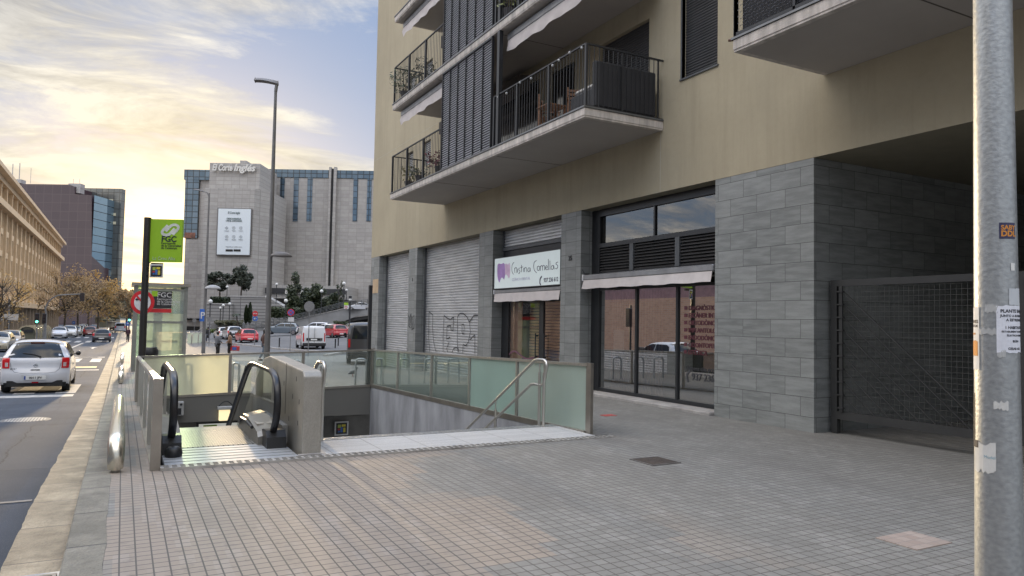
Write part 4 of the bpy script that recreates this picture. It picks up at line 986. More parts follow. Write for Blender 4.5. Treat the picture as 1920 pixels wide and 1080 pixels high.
# ================================================================ glass barriers round the stairwell
FRG = glassmat('frosted_green_glass', (0.5,0.7,0.62), 0.05, 0.35, frost=(0.44,0.66,0.57), ff=0.93)
FRG2 = glassmat('frosted_pale_glass', (0.6,0.75,0.68), 0.06, 0.3, frost=(0.56,0.70,0.61), ff=0.90)
FRY = glassmat('frosted_yellow_glass', (0.75,0.80,0.62), 0.05, 0.3, frost=(0.78,0.78,0.54), ff=0.74)
CLG = glassmat('clear_barrier_glass', (0.86,0.93,0.90), 0.04, frost=(0.42,0.5,0.47), ff=0.10)
CLG2 = glassmat('greenish_barrier_glass', (0.60,0.72,0.66), 0.10, frost=(0.34,0.44,0.38), ff=0.35)
XF = 6.24
def ztop_r(y): return lerp(-0.61,-0.85,(y-9.25)/(20-9.25))
def zbot_r(y): return lerp(-1.655,-1.845,(y-9.25)/(20-9.25))
t = thing('glass_barrier', 'frosted green glass barrier with steel rail on the building side of the stairs', 'barrier', (XF,9.2,-1.65))
mb = MB(); mb.box(XF-0.02,9.14,-1.80,XF+0.03,9.27,-0.60); mb.build('post', SATIN, t)
mb = MB(); mb.add([(XF-.035,9.24,ztop_r(9.24)-.045),(XF+.035,9.24,ztop_r(9.24)-.045),(XF+.035,9.24,ztop_r(9.24)),(XF-.035,9.24,ztop_r(9.24)),
  (XF-.035,20.03,ztop_r(20)-.045),(XF+.035,20.03,ztop_r(20)-.045),(XF+.035,20.03,ztop_r(20)),(XF-.035,20.03,ztop_r(20))], [(0,1,2,3),(4,7,6,5),(0,4,5,1),(1,5,6,2),(2,6,7,3),(3,7,4,0)]); mb.build('top_rail', STEEL, t)
mb = MB()
for (xa, xb, dz0, dz1) in ((XF-.05,XF+.04,-0.06,0.03),):
    mb.add([(xa,9.27,zbot_r(9.27)+dz0),(xb,9.27,zbot_r(9.27)+dz0),(xb,9.27,zbot_r(9.27)+dz1),(xa,9.27,zbot_r(9.27)+dz1),(xa,20,zbot_r(20)+dz0),(xb,20,zbot_r(20)+dz0),(xb,20,zbot_r(20)+dz1),(xa,20,zbot_r(20)+dz1)],[(0,1,2,3),(4,7,6,5),(0,4,5,1),(1,5,6,2),(2,6,7,3),(3,7,4,0)])
mb.build('base_rail', SATIN, t)
cuts = [(9.28,11.43,FRG2),(11.53,13.45,FRG),(13.53,15.52,CLG2),(15.58,17.83,CLG2),(17.89,19.97,CLG2)]
for a, b, m_ in cuts:
    mb = MB(); mb.add([(XF,b,zbot_r(b)+.03),(XF,a,zbot_r(a)+.03),(XF,a,ztop_r(a)-.04),(XF,b,ztop_r(b)-.04)], [(0,1,2,3)]); mb.build('glass_panel', m_, t)
for y in (11.48,13.49,15.55,17.86): boxes('mullion', STEEL, t, [(XF-.03,y-.022,zbot_r(y)+.03,XF+.03,y+.022,ztop_r(y)-.046)])
mb = MB(); mb.box(XF-.04,19.97,-1.95,XF+.04,20.05,-0.82); mb.build('corner_post', SATIN, t)
t = thing('glass_barrier', 'glass barrier across the back of the stairwell, yellowish frosted at its left end', 'barrier', (3.3,20.02,-1.95))
def zt_b(x): return lerp(-1.0,-0.85,(x-0.4)/5.8)
def zb_b(x): return lerp(-2.03,-1.86,(x-0.4)/5.8)
def sl(mb, x0, x1, y0, y1, f0, f1):
    mb.add([(x0,y0,f0(x0)),(x1,y0,f0(x1)),(x1,y1,f0(x1)),(x0,y1,f0(x0)),(x0,y0,f1(x0)),(x1,y0,f1(x1)),(x1,y1,f1(x1)),(x0,y1,f1(x0))],[(0,3,2,1),(4,5,6,7),(0,1,5,4),(1,2,6,5),(2,3,7,6),(3,0,4,7)]); return mb
sl(MB(),0.42,XF-.04,19.98,20.05,lambda x:zt_b(x)-.045,zt_b).build('top_rail', SATIN, t)
sl(MB(),0.42,XF-.04,19.98,20.05,lambda x:zb_b(x)-.03,lambda x:zb_b(x)+.03).build('base_rail', SATIN, t)
for x in (2.48,4.32): boxes('mullion', SATIN, t, [(x-.035,19.985,zb_b(x),x+.035,20.04,zt_b(x)-.046)])
for a, b, m_ in ((0.5,2.44,FRY),(2.52,4.28,CLG),(4.36,6.2,CLG)):
    mb = MB(); mb.add([(a,20.01,zb_b(a)+.03),(b,20.01,zb_b(b)+.03),(b,20.01,zt_b(b)-.04),(a,20.01,zt_b(a)-.04)], [(0,1,2,3)]); mb.build('glass_panel', m_, t)
XL = 0.37
def ztl(y): return lerp(-0.70,-1.0,(y-9)/11)
def zbl(y): return lerp(-1.70,-2.06,(y-9)/11)
t = thing('glass_barrier', 'glass barrier with broad steel end post on the road side of the escalator', 'barrier', (XL,9,-1.68))
mb = MB(); mb.box(XL-0.05,8.86,-1.80,XL+0.05,9.0,-0.69); mb.build('post', SATIN, t)
mb = MB(); mb.box(XL-0.055,18.9,-2.1,XL+0.0,20.06,zt_b(.4)); mb.build('end_plate', SATIN, t)
mb = MB(); a, b = 9.0, 20.0
for (xa, xb, f0, f1, nm, m_) in ((XL-.035,XL+.035,lambda y:ztl(y)-.045,ztl,'top_rail',STEEL),(XL-.04,XL+.05,lambda y:zbl(y)-.06,lambda y:zbl(y)+.03,'base_rail',SATIN)):
    mb = MB(); mb.add([(xa,a,f0(a)),(xb,a,f0(a)),(xb,a,f1(a)),(xa,a,f1(a)),(xa,b,f0(b)),(xb,b,f0(b)),(xb,b,f1(b)),(xa,b,f1(b))],[(0,1,2,3),(4,7,6,5),(0,4,5,1),(1,5,6,2),(2,6,7,3),(3,7,4,0)]); mb.build(nm, m_, t)
for a, b in ((9.02,11.0),(11.06,13.2),(13.26,15.4),(15.46,17.6),(17.66,19.9)):
    mb = MB(); mb.add([(XL,b,zbl(b)+.03),(XL,a,zbl(a)+.03),(XL,a,ztl(a)-.04),(XL,b,ztl(b)-.04)], [(0,1,2,3)]); mb.build('glass_panel', CLG2, t)
for y in (11.03,13.23,15.43,17.63): boxes('mullion', STEEL, t, [(XL-.025,y-.02,zbl(y)+.03,XL+.025,y+.02,ztl(y)-.046)])

# handrails of the stairs
def handrail(X, y0, label, flip=1):
    t = thing('handrail', label, 'handrail', (X,y0,-1.65))
    z0 = -0.60; sl_ = 0.567
    for y in (y0, y0+0.14):
        mb = MB(); mb.tube([(X,y,-1.66),(X,y,-0.80)], 0.026, 10); mb.tube([(X,y,-0.80),(X,y,-0.66)], 0.012, 8); mb.build('post', STEEL, t, smooth=2)
    path = [(X,18.0,z0-sl_*(18-y0-0.25)),(X,y0+0.30,z0-0.015),(X,y0+0.20,z0),(X,y0+0.0,z0),(X,y0-0.06,z0-0.03),(X,y0-0.08,z0-0.10),(X,y0-0.02,z0-0.30),(X,y0+0.02,z0-0.38),(X,y0+0.10,z0-0.41),(X,y0+0.28,z0-0.40),(X,y0+0.42,z0-0.42),(X,18.0,z0-0.42-sl_*(18-y0-0.42))]
    mb = MB(); mb.tube(path, 0.024, 10); mb.build('rail', STEEL, t, smooth=2)
    for y in (11.7, 13.4, 15.1):
        zb_ = -1.66-0.17*(int((y-10.2)/0.3)+1); zt_ = z0-sl_*(y-y0-0.25)
        mb = MB(); mb.tube([(X,y,zb_),(X,y,zt_-0.16)], 0.026, 10); mb.tube([(X,y,zt_-0.16),(X,y,zt_)], 0.012, 8); mb.build('post', STEEL, t, smooth=2)
    return t
handrail(5.93, 10.02, 'stainless double handrail on its posts in front of the frosted green glass')
handrail(2.42, 9.95, 'stainless double handrail looping down beside the concrete parapet')
# things on the stairwell back wall
t = thing('wall_speaker', 'small grey box with round ports on the stairwell back wall', 'box', (1.25,19.95,-2.3))
mb = MB(); mb.bbox(1.08,19.82,-2.47,1.42,19.99,-2.12,0.02); mb.build('housing', S('pale_grey', (0.4,0.4,0.39), 0.5), t)
mb = MB(); mb.box(1.14,19.815,-2.44,1.36,19.822,-2.28); mb.build('grille', DARK, t)
for k in range(3):
    mb = MB(); mb.disc((1.15+0.1*k,19.82,-2.19), 0.03, (0,-1,0), 0.01, 12); mb.build('port', DARK, t)
t = thing('strip_light', 'lit box lamp with a loop of cable hanging on the stairwell back wall', 'lamp', (2.35,19.9,-2.5))
mb = MB(); mb.bbox(2.2,19.8,-2.36,2.62,19.98,-2.28,0.01); mb.build('housing', S('pale_grey', (0,0,0)), t)
mb = MB(); mb.bbox(2.24,19.84,-2.64,2.50,19.97,-2.365,0.01); mb.build('diffuser', mat('lit_diffuser', (0.7,0.6,0.38), 0.5, var=0.03, emit=(1,0.82,0.45), es=0.45), t)
mb = MB(); mb.tube([(2.22+0.05*k,19.88,-2.28+0.13*math.sin(k/7*PI)) for k in range(8)], 0.012, 6); mb.build('cable', DARK, t)
t = thing('station_sign', 'long white station panel with a green square under the back lintel', 'sign', (2.3,20.6,-2.9))
mb = MB(); mb.box(1.78,20.6,-3.2,4.2,20.68,-2.76); mb.build('frame', DARK, t)
mb = MB(); mb.box(1.84,20.59,-3.16,4.14,20.598,-2.80); mb.build('face', mat('sign_white', (0.7,0.7,0.66), 0.4, var=0.02, emit=(1,1,0.9), es=0.15), t)
mb = MB(); mb.box(1.95,20.58,-3.1,2.28,20.588,-2.83); mb.build('green_square', S('lime', (0.30,0.50,0.03), 0.5), t)
def puzzle(parent, o, rt, up_, s, thick):
    o = Vector(o); rt = Vector(rt); up_ = Vector(up_); nn = rt.cross(up_)
    def r(a, b, c, d, m_, k, nm):
        mb = MB(); mb.prism([o+rt*(a*s)+up_*(b*s)+nn*k, o+rt*(c*s)+up_*(b*s)+nn*k, o+rt*(c*s)+up_*(d*s)+nn*k, o+rt*(a*s)+up_*(d*s)+nn*k], nn*0.004); mb.build(nm, m_, parent)
    r(-.5,-.5,.5,.5,S('plate_white',(0.62,0.62,0.6),0.5),0,'plate'); r(-.40,-.40,.40,.40,S('plate_black',(0.02,0.02,0.022),0.5),0.006,'dark_field')
    cs = {'r':(0.45,0.05,0.05),'y':(0.60,0.50,0.05),'b':(0.06,0.16,0.42),'g':(0.35,0.42,0.08)}
    for (a,b,c,d,k) in ((-.28,.05,-.05,.28,'g'),(0.0,.12,.28,.28,'y'),(-.28,-.12,-.1,.0,'r'),(-.08,-.28,.08,.1,'b'),(.12,-.28,.28,.05,'y'),(-.26,-.28,-.12,-.16,'b')):
        r(a,b,c,d,S('tile_'+k,cs[k],0.5),0.011,'colour_tile')
p = on(1,21.15,640,803)
t = thing('pictogram_sign', 'framed square pictogram of coloured tiles on the wall below the stairs', 'sign', p)
puzzle(t, p+Vector((0,-.02,0)), (1,0,0), (0,0,1), 0.40, 0.01)

# ================================================================ low tubular barriers by the kerb
def lowrail(x0, y0, y1, label):
    t = thing('kerb_rail', label, 'barrier', (x0,y0,G(x0,y0)), 0, 'low steel tube barriers along the kerb')
    z0, z1 = G(x0,y0), G(x0,y1); hh = 0.33
    path = [(x0,y0+0.02,z0+0.05),(x0,y0,z0+0.13),(x0,y0+0.01,z0+0.22),(x0,y0+0.07,z0+0.30),(x0,y0+0.17,z0+hh),(x0,y1-0.17,z1+hh),(x0,y1-.04,z1+0.29),(x0,y1,z1+0.05)]
    mb = MB(); mb.tube(path, [0.078,0.082,0.085,0.085,0.085,0.085,0.085,0.08], 24); mb.build('tube', mat('rail_tube', (0.72,0.68,0.58), 0.27, 0.95, var=0.04), t, smooth=2)
    for y, z in ((y0+.03,z0),(y1-.03,z1)):
        mb = MB(); mb.tube([(x0,y,z-0.05),(x0,y,z+0.07)], 0.045, 14); mb.build('foot', SATIN, t, smooth=2)
lowrail(-0.01, 8.95, 15.6, 'nearest low steel tube barrier beside the broad steel end post')
lowrail(0.02, 26.0, 29.5, 'second low steel tube barrier beside the lift shelter')
lowrail(0.05, 40.5, 44, 'farthest low steel tube barrier, tiny past the lift shelter')

# ================================================================ galvanised pole in the foreground
d0 = ray(1868, 600); dd = 3.25/(d0.dot(F0)); pc = d0*dd; PX, PY = pc.x, pc.y
def rpole(z): return lerp(0.0935, 0.0745, (z+1.2)/2.8)
t = thing('street_pole', 'galvanised steel pole covered with torn notices at the right edge', 'pole', (PX,PY,-1.65))
mb = MB(); mb.lathe([(rpole(z), z) for z in (-1.66,-1.2,-0.8,-0.4,0,0.4,0.8,1.2,1.6,2.2,3.2,4.6)], (PX,PY,0), 40); mb.build('shaft', GALV, t, smooth=True)
AZ0 = math.atan2(-PY, -PX)           # direction from the pole axis back to the eye
def wrap(name, px0, px1, z0, z1, m_, off=0.0012, jag=0.0, seed=0, thick=0):
    rnd = random.Random(seed); r0 = rpole((z0+z1)/2)
    def az(px): # pixel offset from the axis -> azimuth on the cylinder
        s = max(-0.99, min(0.99, (px-cx_((z0+z1)/2))/(39.5 if z1 < -.5 else 36)))
        return AZ0+math.asin(s)
    a0, a1 = az(px0), az(px1); n = 10; mb = MB(); vs = []
    for i in range(n+1):
        a = lerp(a0, a1, i/n)
        for k, z in enumerate((z0, lerp(z0,z1,.5), z1)):
            zz = z+(rnd.uniform(-jag,jag) if k != 1 else 0); r = rpole(zz)+off+rnd.uniform(0,0.0008)
            vs.append((PX+r*math.cos(a), PY+r*math.sin(a), zz))
    mb.add(vs, [(3*i+k,3*i+k+1,3*i+k+4,3*i+k+3) for i in range(n) for k in (0,1)])
    return mb.build(name, m_, t)
def cx_(z): return 1868-z*5.0
def zat(py): 
    r = ray(1868, py); return r.z*(3.2/(r.dot(F0)))
def wtext(body, pxl, py, size, m_, bold=0.02, sx=1.0, mirror=1):
    tm = text_mb(body, size, (0,0,0), (1,0,0), (0,0,1), 0.0005, bold, sx=sx); z = zat(py); r = rpole(z)+0.0022
    s = max(-0.99, min(0.99, (pxl-cx_(z))/37)); a0 = AZ0+math.asin(s); mb = MB()
    vs = []
    for v in tm.v:
        a = a0+v.x/r; rr = r-v.y*0.5; vs.append((PX+rr*math.cos(a), PY+rr*math.sin(a), z+v.z))
    mb.add(vs, tm.f); return mb.build('print', m_, t)
PAPER = mat('notice_paper', (0.62,0.64,0.70), 0.7, var=0.05, vs=20, bump=0.1)
INK = S('ink', (0.02,0.02,0.03), 0.6)
wrap('paper_notice', 1868, 1903.5, zat(660), zat(573), PAPER, 0.0014, 0.003, 1)
for i, (s_, px, py, sz) in enumerate((('PLANTE BAJA',1874,586,0.0195),('JUNTO A RONDA',1874,594,0.014),('A ESTRENAR',1883,602,0.016),('1 HABITACION',1881,616,0.016),('ESTABLIMENT NOMES',1876,623,0.011),('ELECTRODOMESTICS',1884,630,0.011),('BUEN',1893,641,0.013),('CESAR 655',1886,655,0.014))):
    wtext(s_, px, py, sz, INK, 0.03)
wrap('torn_paper', 1887, 1903, zat(572), zat(541), S('pale_paper', (0.5,0.53,0.56), 0.7), 0.0012, 0.002, 2)
wrap('paper_strip', 1830.6, 1842, zat(695), zat(576), S('white_strip', (0.66,0.66,0.64), 0.7), 0.0012, 0.003, 3)
wrap('orange_print', 1831, 1840, zat(668), zat(640), S('orange_ink', (0.55,0.22,0.03), 0.6), 0.0022, 0.003, 4)
wtext('ANES', 1831, 606, 0.02, INK, 0.03); wtext('UTUM', 1831, 614, 0.016, INK, 0.03); wtext('gratis', 1831, 628, 0.014, S('orange_ink', (0,0,0)), 0.02)
wrap('sticker', 1872, 1896.5, zat(449), zat(419), S('navy_sticker', (0.03,0.03,0.08), 0.4), 0.0014, 0.0, 5)
wtext('SABY', 1875, 432, 0.028, S('orange_ink', (0,0,0)), 0.03); wtext('DDL', 1875, 444, 0.034, S('orange_ink', (0,0,0)), 0.04)
wrap('sticker', 1890, 1896, zat(508), zat(494), S('white_strip', (0,0,0)), 0.0014, 0, 6)
wrap('torn_paper', 1837, 1868, zat(886), zat(832), S('torn_white', (0.60,0.60,0.58), 0.8), 0.0012, 0.012, 7)
wtext('Model', 1850, 860, 0.018, S('pale_blue', (0.25,0.42,0.5), 0.6), 0.0)
wrap('sticker', 1834, 1842, zat(843), zat(829), INK, 0.0016, 0.0, 8)
wrap('tape_strip', 1850, 1870, zat(585), zat(571), S('tape', (0.42,0.43,0.43), 0.3), 0.0012, 0.006, 9)
wrap('tape_strip', 1840, 1868, zat(628), zat(616), S('tape', (0,0,0)), 0.0012, 0.006, 10)
wrap('tape_strip', 1869, 1882, zat(668), zat(657), S('tape', (0,0,0)), 0.0012, 0.006, 11)
wrap('torn_paper', 1864, 1886, zat(766), zat(752), S('torn_white', (0,0,0)), 0.0012, 0.006, 12)
wrap('sticker', 1831, 1836, zat(830), zat(740), S('dark_strip', (0.03,0.03,0.03), 0.4), 0.0014, 0.002, 13)
mb = MB(); r = rpole(-1.35)+0.003
vs = []
for i in range(9):
    a = AZ0+math.asin(0.28)+i/8*1.1
    for z in (-1.66,-1.17): vs.append((PX+r*math.cos(a), PY+r*math.sin(a), z))
mb.add(vs, [(2*i,2*i+2,2*i+3,2*i+1) for i in range(8)]); mb.build('service_hatch', S('hatch_grey', (0.30,0.32,0.32), 0.5, 0.4), t)
# ================================================================ vehicles
PROF = {
 'hatch': [(.012,.17),(0,.24),(.0,.36),(.012,.43),(.024,.50),(.03,.62),(.05,.70),(.085,.84),(.115,.93),(.15,.965),(.24,1.0),(.42,1.0),(.53,.975),(.62,.86),(.70,.70),(.80,.645),(.92,.56),(.975,.48),(1,.36),(.99,.17)],
 'suv': [(.012,.2),(0,.28),(.0,.40),(.012,.48),(.02,.56),(.025,.64),(.045,.74),(.08,.88),(.10,.94),(.13,.97),(.22,1.0),(.42,1.0),(.54,.975),(.62,.87),(.69,.73),(.80,.68),(.92,.61),(.975,.52),(1,.38),(.99,.2)],
 'van': [(.012,.15),(0,.20),(0,.30),(.005,.38),(.007,.50),(.010,.62),(.016,.75),(.026,.90),(.034,.95),(.05,.985),(.12,1.),(.50,1.),(.62,.98),(.70,.88),(.78,.68),(.86,.62),(.94,.55),(.98,.46),(1,.32),(.99,.15)],
 'sedan': [(.012,.17),(0,.26),(0,.4),(.008,.5),(.016,.58),(.03,.66),(.08,.69),(.13,.74),(.20,.88),(.26,.95),(.32,.985),(.42,1.),(.52,.98),(.60,.88),(.69,.70),(.80,.64),(.92,.55),(.975,.46),(1,.34),(.99,.17)]}
GLASSC = mat('car_glass', (0.012,0.014,0.016), 0.08, 0.0, var=0.0, spec=0.35)
TYRE = mat('tyre', (0.015,0.015,0.016), 0.8, var=0.1)
RIM = mat('alloy_rim', (0.35,0.35,0.36), 0.3, 0.85, var=0.1)
TAIL = mat('tail_light_red', (0.45,0.008,0.012), 0.15, var=0.05, coat=0.6)
LAMPW = mat('head_light', (0.6,0.6,0.62), 0.1, 0.3, var=0.05)
PLT = mat('number_plate', (0.66,0.66,0.64), 0.5, var=0.02)
def paint(name, c, metal=0.0): return S('paint_'+name, c, 0.28, metal, var=0.03, coat=0.9)
def vehicle(kind, L, Wd, H, pm, name, label, cat, loc, rz, group=None, detail=0, ground=0.0, plate_z=.30, lights=(.47,.67,.77,.99), rearwin=(.67,.945,.84), bump=True, sidewin=True, rear_open=True):
    t = thing(name, label, cat, loc, rz, group)
    P = [(a*L, b*H) for a, b in PROF[kind]]; belt = .63*H; roofk = .90 if kind == 'van' else .74
    gc = .5 if kind == 'van' else .3
    def hw(y, z):
        k = 1.0
        d = y
        if d < gc: k *= 1-.07*((gc-d)/gc)**2
        d = L-y
        if d < .7: k *= 1-.16*((.7-d)/.7)**2
        if z > belt: k *= lerp(1, roofk, min(1, (z-belt)/(H-belt))**1.15)
        elif z < .4*H: k *= 1-.05*((.4*H-z)/(.4*H))**2
        return Wd/2*k
    def Pt(tt):
        i = max(0, min(len(P)-2, int(tt))); f = tt-i; a, b = P[i], P[i+1]
        return lerp(a[0],b[0],f), lerp(a[1],b[1],f)
    def top(tt, s):
        y, z = Pt(tt); h = hw(y, z); up_ = min(1, max(0, (z-.5*H)/(.3*H)))
        rear = 1 if y < L/2 else -1; dend = min(y, L-y); wend = max(0, 1-dend/(.35*L))
        return Vector((s*h, y+rear*(0.11*s*s+0.07*s**6)*wend, z-(.030*H*s*s+.03*H*s**6)*(1 if min(y,L-y) > .06*L else .15*up_)))
    def topn(tt, s):
        e = .02; a = top(tt+e, s)-top(tt-e, s); b = top(tt, min(1,s+e))-top(tt, max(-1,s-e)); n = b.cross(a)
        n.normalize(); return -n if n.dot(top(tt,s)-Vector((0,L/2,.4*H))) < 0 else n
    NS = 13; ss = [math.sin(PI/2*(-1+2*k/(NS-1))) for k in range(NS)]
    TT = []
    for i in range(len(P)-1): TT += [i, i+.5]
    TT.append(len(P)-1)
    mb = MB(); n0 = len(TT)
    mb.add([top(tt, s) for tt in TT for s in ss], [(i*NS+k, i*NS+k+1, (i+1)*NS+k+1, (i+1)*NS+k) for i in range(n0-1) for k in range(NS-1)])
    rw = .215*H if kind in ('suv',) else .20*H
    rw = .30 if Wd < 1.75 else .33
    wy = (.17*L, .81*L)
    def sill(y):
        z = .155*H
        for c in wy:
            d = abs(y-c)
            if d < rw*1.18: z = max(z, math.sqrt(max(0,(rw*1.18)**2-d*d))+rw*0.62)
        return z
    NR = 7
    # side surface: regular grid in y; top follows the profile edge
    ed = sorted([(top(tt, 1).y, top(tt, 1).z, top(tt,1).x) for tt in TT if Pt(tt)[1] > .15*H], key=lambda q: q[0])
    for sgn in (1, -1):
        vs = []
        for tt in TT:
            e = top(tt, sgn); yb = min(max(e.y, .10), L-.12)
            for r in range(NR):
                f = r/(NR-1); y = lerp(e.y, yb, min(1, f*3)); zs = min(e.z, sill(y)); z = lerp(e.z, zs, f); x = sgn*hw(y, z)
                if r == 0: x = e.x
                vs.append((x, y, z))
        fs = [(i*NR+k, i*NR+k+1, (i+1)*NR+k+1, (i+1)*NR+k) for i in range(n0-1) for k in range(NR-1)]
        mb.add(vs, fs)
    o = mb.build('body', pm, t, smooth=True, world=False)
    # dark underbody / wheel wells
    mb = MB(); mb.box(-Wd*.44, .22, .12*H, Wd*.44, L-.25, .42*H); mb.box(-Wd*.40,.06,.13*H,Wd*.40,.3,.24*H); mb.build('underbody', BLACK, t, world=False)
    def patch(nm, t0, t1, s0, s1, m_, off=.006, nt_=8, nsg=8, shrink=0.0, par=None):
        mb = MB(); vs = []
        for i in range(nt_+1):
            f = i/nt_; tt = lerp(t0, t1, f)
            for k in range(nsg+1):
                s = lerp(s0, s1, k/nsg)
                if shrink: s *= 1-shrink*f
                vs.append(top(tt, s)+topn(tt, s)*off)
        mb.add(vs, [(i*(nsg+1)+k, i*(nsg+1)+k+1, (i+1)*(nsg+1)+k+1, (i+1)*(nsg+1)+k) for i in range(nt_) for k in range(nsg)])
        return mb.build(nm, m_, par or t, smooth=True, world=False)
    def tz(z, rear=True):    # path parameter at a relative height on the rear / front
        rng = range(0, len(P)-1) if rear else range(len(P)-2, 0, -1)
        for i in rng:
            a, b = P[i][1]/H, P[i+1][1]/H
            if (rear and a <= z <= b) or (not rear and b <= z <= a): return i+(z-a)/(b-a) if b != a else i
        return 3
    if rear_open: 
        patch('rear_window', tz(rearwin[0]), tz(rearwin[1]), -rearwin[2], rearwin[2], GLASSC, .006, shrink=.06)
    patch('windscreen', tz(.955, False), tz(.73, False), -.88, .88, GLASSC, .006)
    for s in (1, -1):
        patch('tail_light', tz(lights[0]), tz(lights[1]), s*lights[2], s*lights[3], TAIL, .012, 5, 4)
        patch('head_light', tz(.46, False), tz(.56, False), s*.62, s*.96, LAMPW, .01, 3, 4)
    if bump: patch('rear_bumper', tz(.172), tz(.205), -.96, .96, S('bumper_dark', (0.02,0.02,0.022), 0.6), .012, 3, 8)
    patch('grille', tz(.24, False), tz(.33, False), -.6, .6, S('bumper_dark', (0,0,0)), .012, 3, 6)
    if sidewin:
        SWP = {'hatch': [(.13,.665),(.165,.86),(.22,.915),(.48,.925),(.57,.85),(.66,.68)], 'suv': [(.12,.69),(.15,.87),(.2,.92),(.5,.93),(.57,.86),(.65,.70)], 'sedan': [(.17,.70),(.24,.87),(.32,.92),(.5,.92),(.57,.85),(.66,.68)], 'van': [(.60,.64),(.60,.90),(.66,.91),(.70,.84),(.76,.66)]}[kind]
        cx = sum(a for a, b in SWP)/len(SWP)
        for s in (1, -1):
            for lo, hi in (((0,.40),(.415,1)) if kind != 'van' else ((0,1),)):
                pl = []
                for i in range(len(SWP)):
                    a, b = SWP[i], SWP[(i+1)%len(SWP)]
                    for f in (0,.25,.5,.75): 
                        q_ = (lerp(a[0],b[0],f), lerp(a[1],b[1],f)); pl.append((min(max(q_[0],lo),hi), q_[1]))
                mb = MB(); mb.add([(s*(hw(a*L,b*H)+.005), a*L, b*H) for a, b in pl], [tuple(range(len(pl)))]); mb.build('side_window', GLASSC, t, world=False)
        for s in (1, -1):
            mb = MB(); xx = s*(hw(.63*L,.66*H)); mb.lathe([(0,-.07),(.05,-.06),(.075,0),(.05,.06),(0,.07)], (xx+s*.10,.645*L,.685*H), 10); mb.box(xx-.01 if s > 0 else xx-.06,.64*L,.66*H,xx+.06 if s > 0 else xx+.01,.655*L,.68*H)
            mb.build('wing_mirror', BLACK, t, world=False, smooth=True)
    for s in (1, -1):
        for c in wy:
            mb = MB(); x0 = s*(Wd/2-.20); x1 = s*(Wd/2-.005)
            n = 20; rr = rw
            prof = [(rr*.6, x0),(rr*.97, x0),(rr, lerp(x0,x1,.15)),(rr, lerp(x0,x1,.85)),(rr*.95, x1),(rr*.66, x1)]
            vs = []
            for r_, x in prof:
                for k in range(n): vs.append((x, c+r_*math.cos(2*PI*k/n), rr+r_*math.sin(2*PI*k/n)))
            mb.add(vs, [(i*n+k, i*n+(k+1)%n, (i+1)*n+(k+1)%n, (i+1)*n+k) for i in range(5) for k in range(n)]+[tuple(range(n))])
            wo = mb.build('wheel', TYRE, t, world=False, smooth=2)
            mb = MB(); mb.add([(x1-s*.012, c+rr*.66*math.cos(2*PI*k/n), rr+rr*.66*math.sin(2*PI*k/n)) for k in range(n)], [tuple(range(n))])
            for k in range(5):
                a = 2*PI*k/5+.3; mb.add([(x1-s*.004, c+rr*(.1*math.cos(a+1.57)), rr+rr*.1*math.sin(a+1.57)),(x1-s*.004, c+rr*.64*math.cos(a+.16), rr+rr*.64*math.sin(a+.16)),(x1-s*.004, c+rr*.64*math.cos(a-.16), rr+rr*.64*math.sin(a-.16)),(x1-s*.004, c-rr*(.1*math.cos(a+1.57)), rr-rr*.1*math.sin(a+1.57))], [(0,1,2,3)])
            mb.build('rim', RIM, wo, world=False)
    pz = tz(plate_z); pt = top(pz, 0)
    mb = MB(); mb.box(-.26, pt.y-.022, pt.z-.055, .26, pt.y+.02, pt.z+.055); po = mb.build('number_plate', PLT, t, world=False)
    return t, top, topn, tz, patch, po
def at(px, py, dz=ROADDZ):
    p = gp(px, py, dz); return p
# the white hatchback
p = at(64, 737.5); pl = at(1, 738); pr_ = at(128, 738)
MW = 1.67; rzm = 0.0
wht = paint('white', (0.50,0.51,0.54))
t, top, topn, tz, patch, po = vehicle('hatch', 3.82, MW, 1.49, wht, 'parked_hatchback', 'white hatchback seen from behind with red lamps, standing on the zebra crossing', 'car', (-2.13, 24.6, G(0,24.6)+ROADDZ), 0.0)
text_mb('0011 JFV', 0.085, (0,0,0), (1,0,0), (0,0,1), 0.003, 0.02, align='CENTER').build('plate_text', S('ink', (0,0,0)), po, world=False).location = (0.02, top(tz(.30),0).y-.026, top(tz(.30),0).z-.03)
mb = MB(); q = top(tz(.30),0); mb.box(-.255,q.y-.026,q.z-.05,-.215,q.y-.02,q.z+.05); mb.build('plate_band', S('eu_blue', (0.02,0.06,0.30), 0.5), po, world=False)
patch('plate_recess', tz(.245), tz(.355), -.42, .42, S('recess_white', (0.50,0.51,0.53), 0.35), .003, 4, 8)
patch('fog_reflector', tz(.20), tz(.225), -.09, .12, TAIL, .016, 2, 3)
mb = MB(); q = top(tz(.53),0); mb.disc((q.x,q.y-.01,q.z), .055, (0,-1,.15), .008, 20, .038); mb.box(-.06,q.y-.02,q.z-.008,.06,q.y-.012,q.z+.008); mb.build('emblem', S('chrome', (0.6,0.6,0.6), 0.15, 1.0), t, world=False)
text_mb('MICRA', 0.055, (0,0,0), (1,0,0), (0,0,1), 0.004, 0.02).build('badge', S('chrome', (0,0,0)), t, world=False).location = (-.60, top(tz(.45),-.7).y-.01, .45*1.49)
mb = MB(); a = top(tz(.445),0); mb.box(-.11,a.y-.02,a.z-.008,.11,a.y-.008,a.z+.012); mb.build('tailgate_handle', DARK, t, world=False)
ww = [top(tz(.69),.12)+topn(tz(.69),.12)*.03, top(tz(.73),-.10)+topn(tz(.73),0)*.035, top(tz(.755),-.42)+topn(tz(.76),-.42)*.02]
mb = MB(); mb.tube(ww, .012, 6); mb.tube([ww[0]+Vector((.0,0,-.05)), ww[0]], .02, 8); mb.build('wiper', DARK, t, world=False)
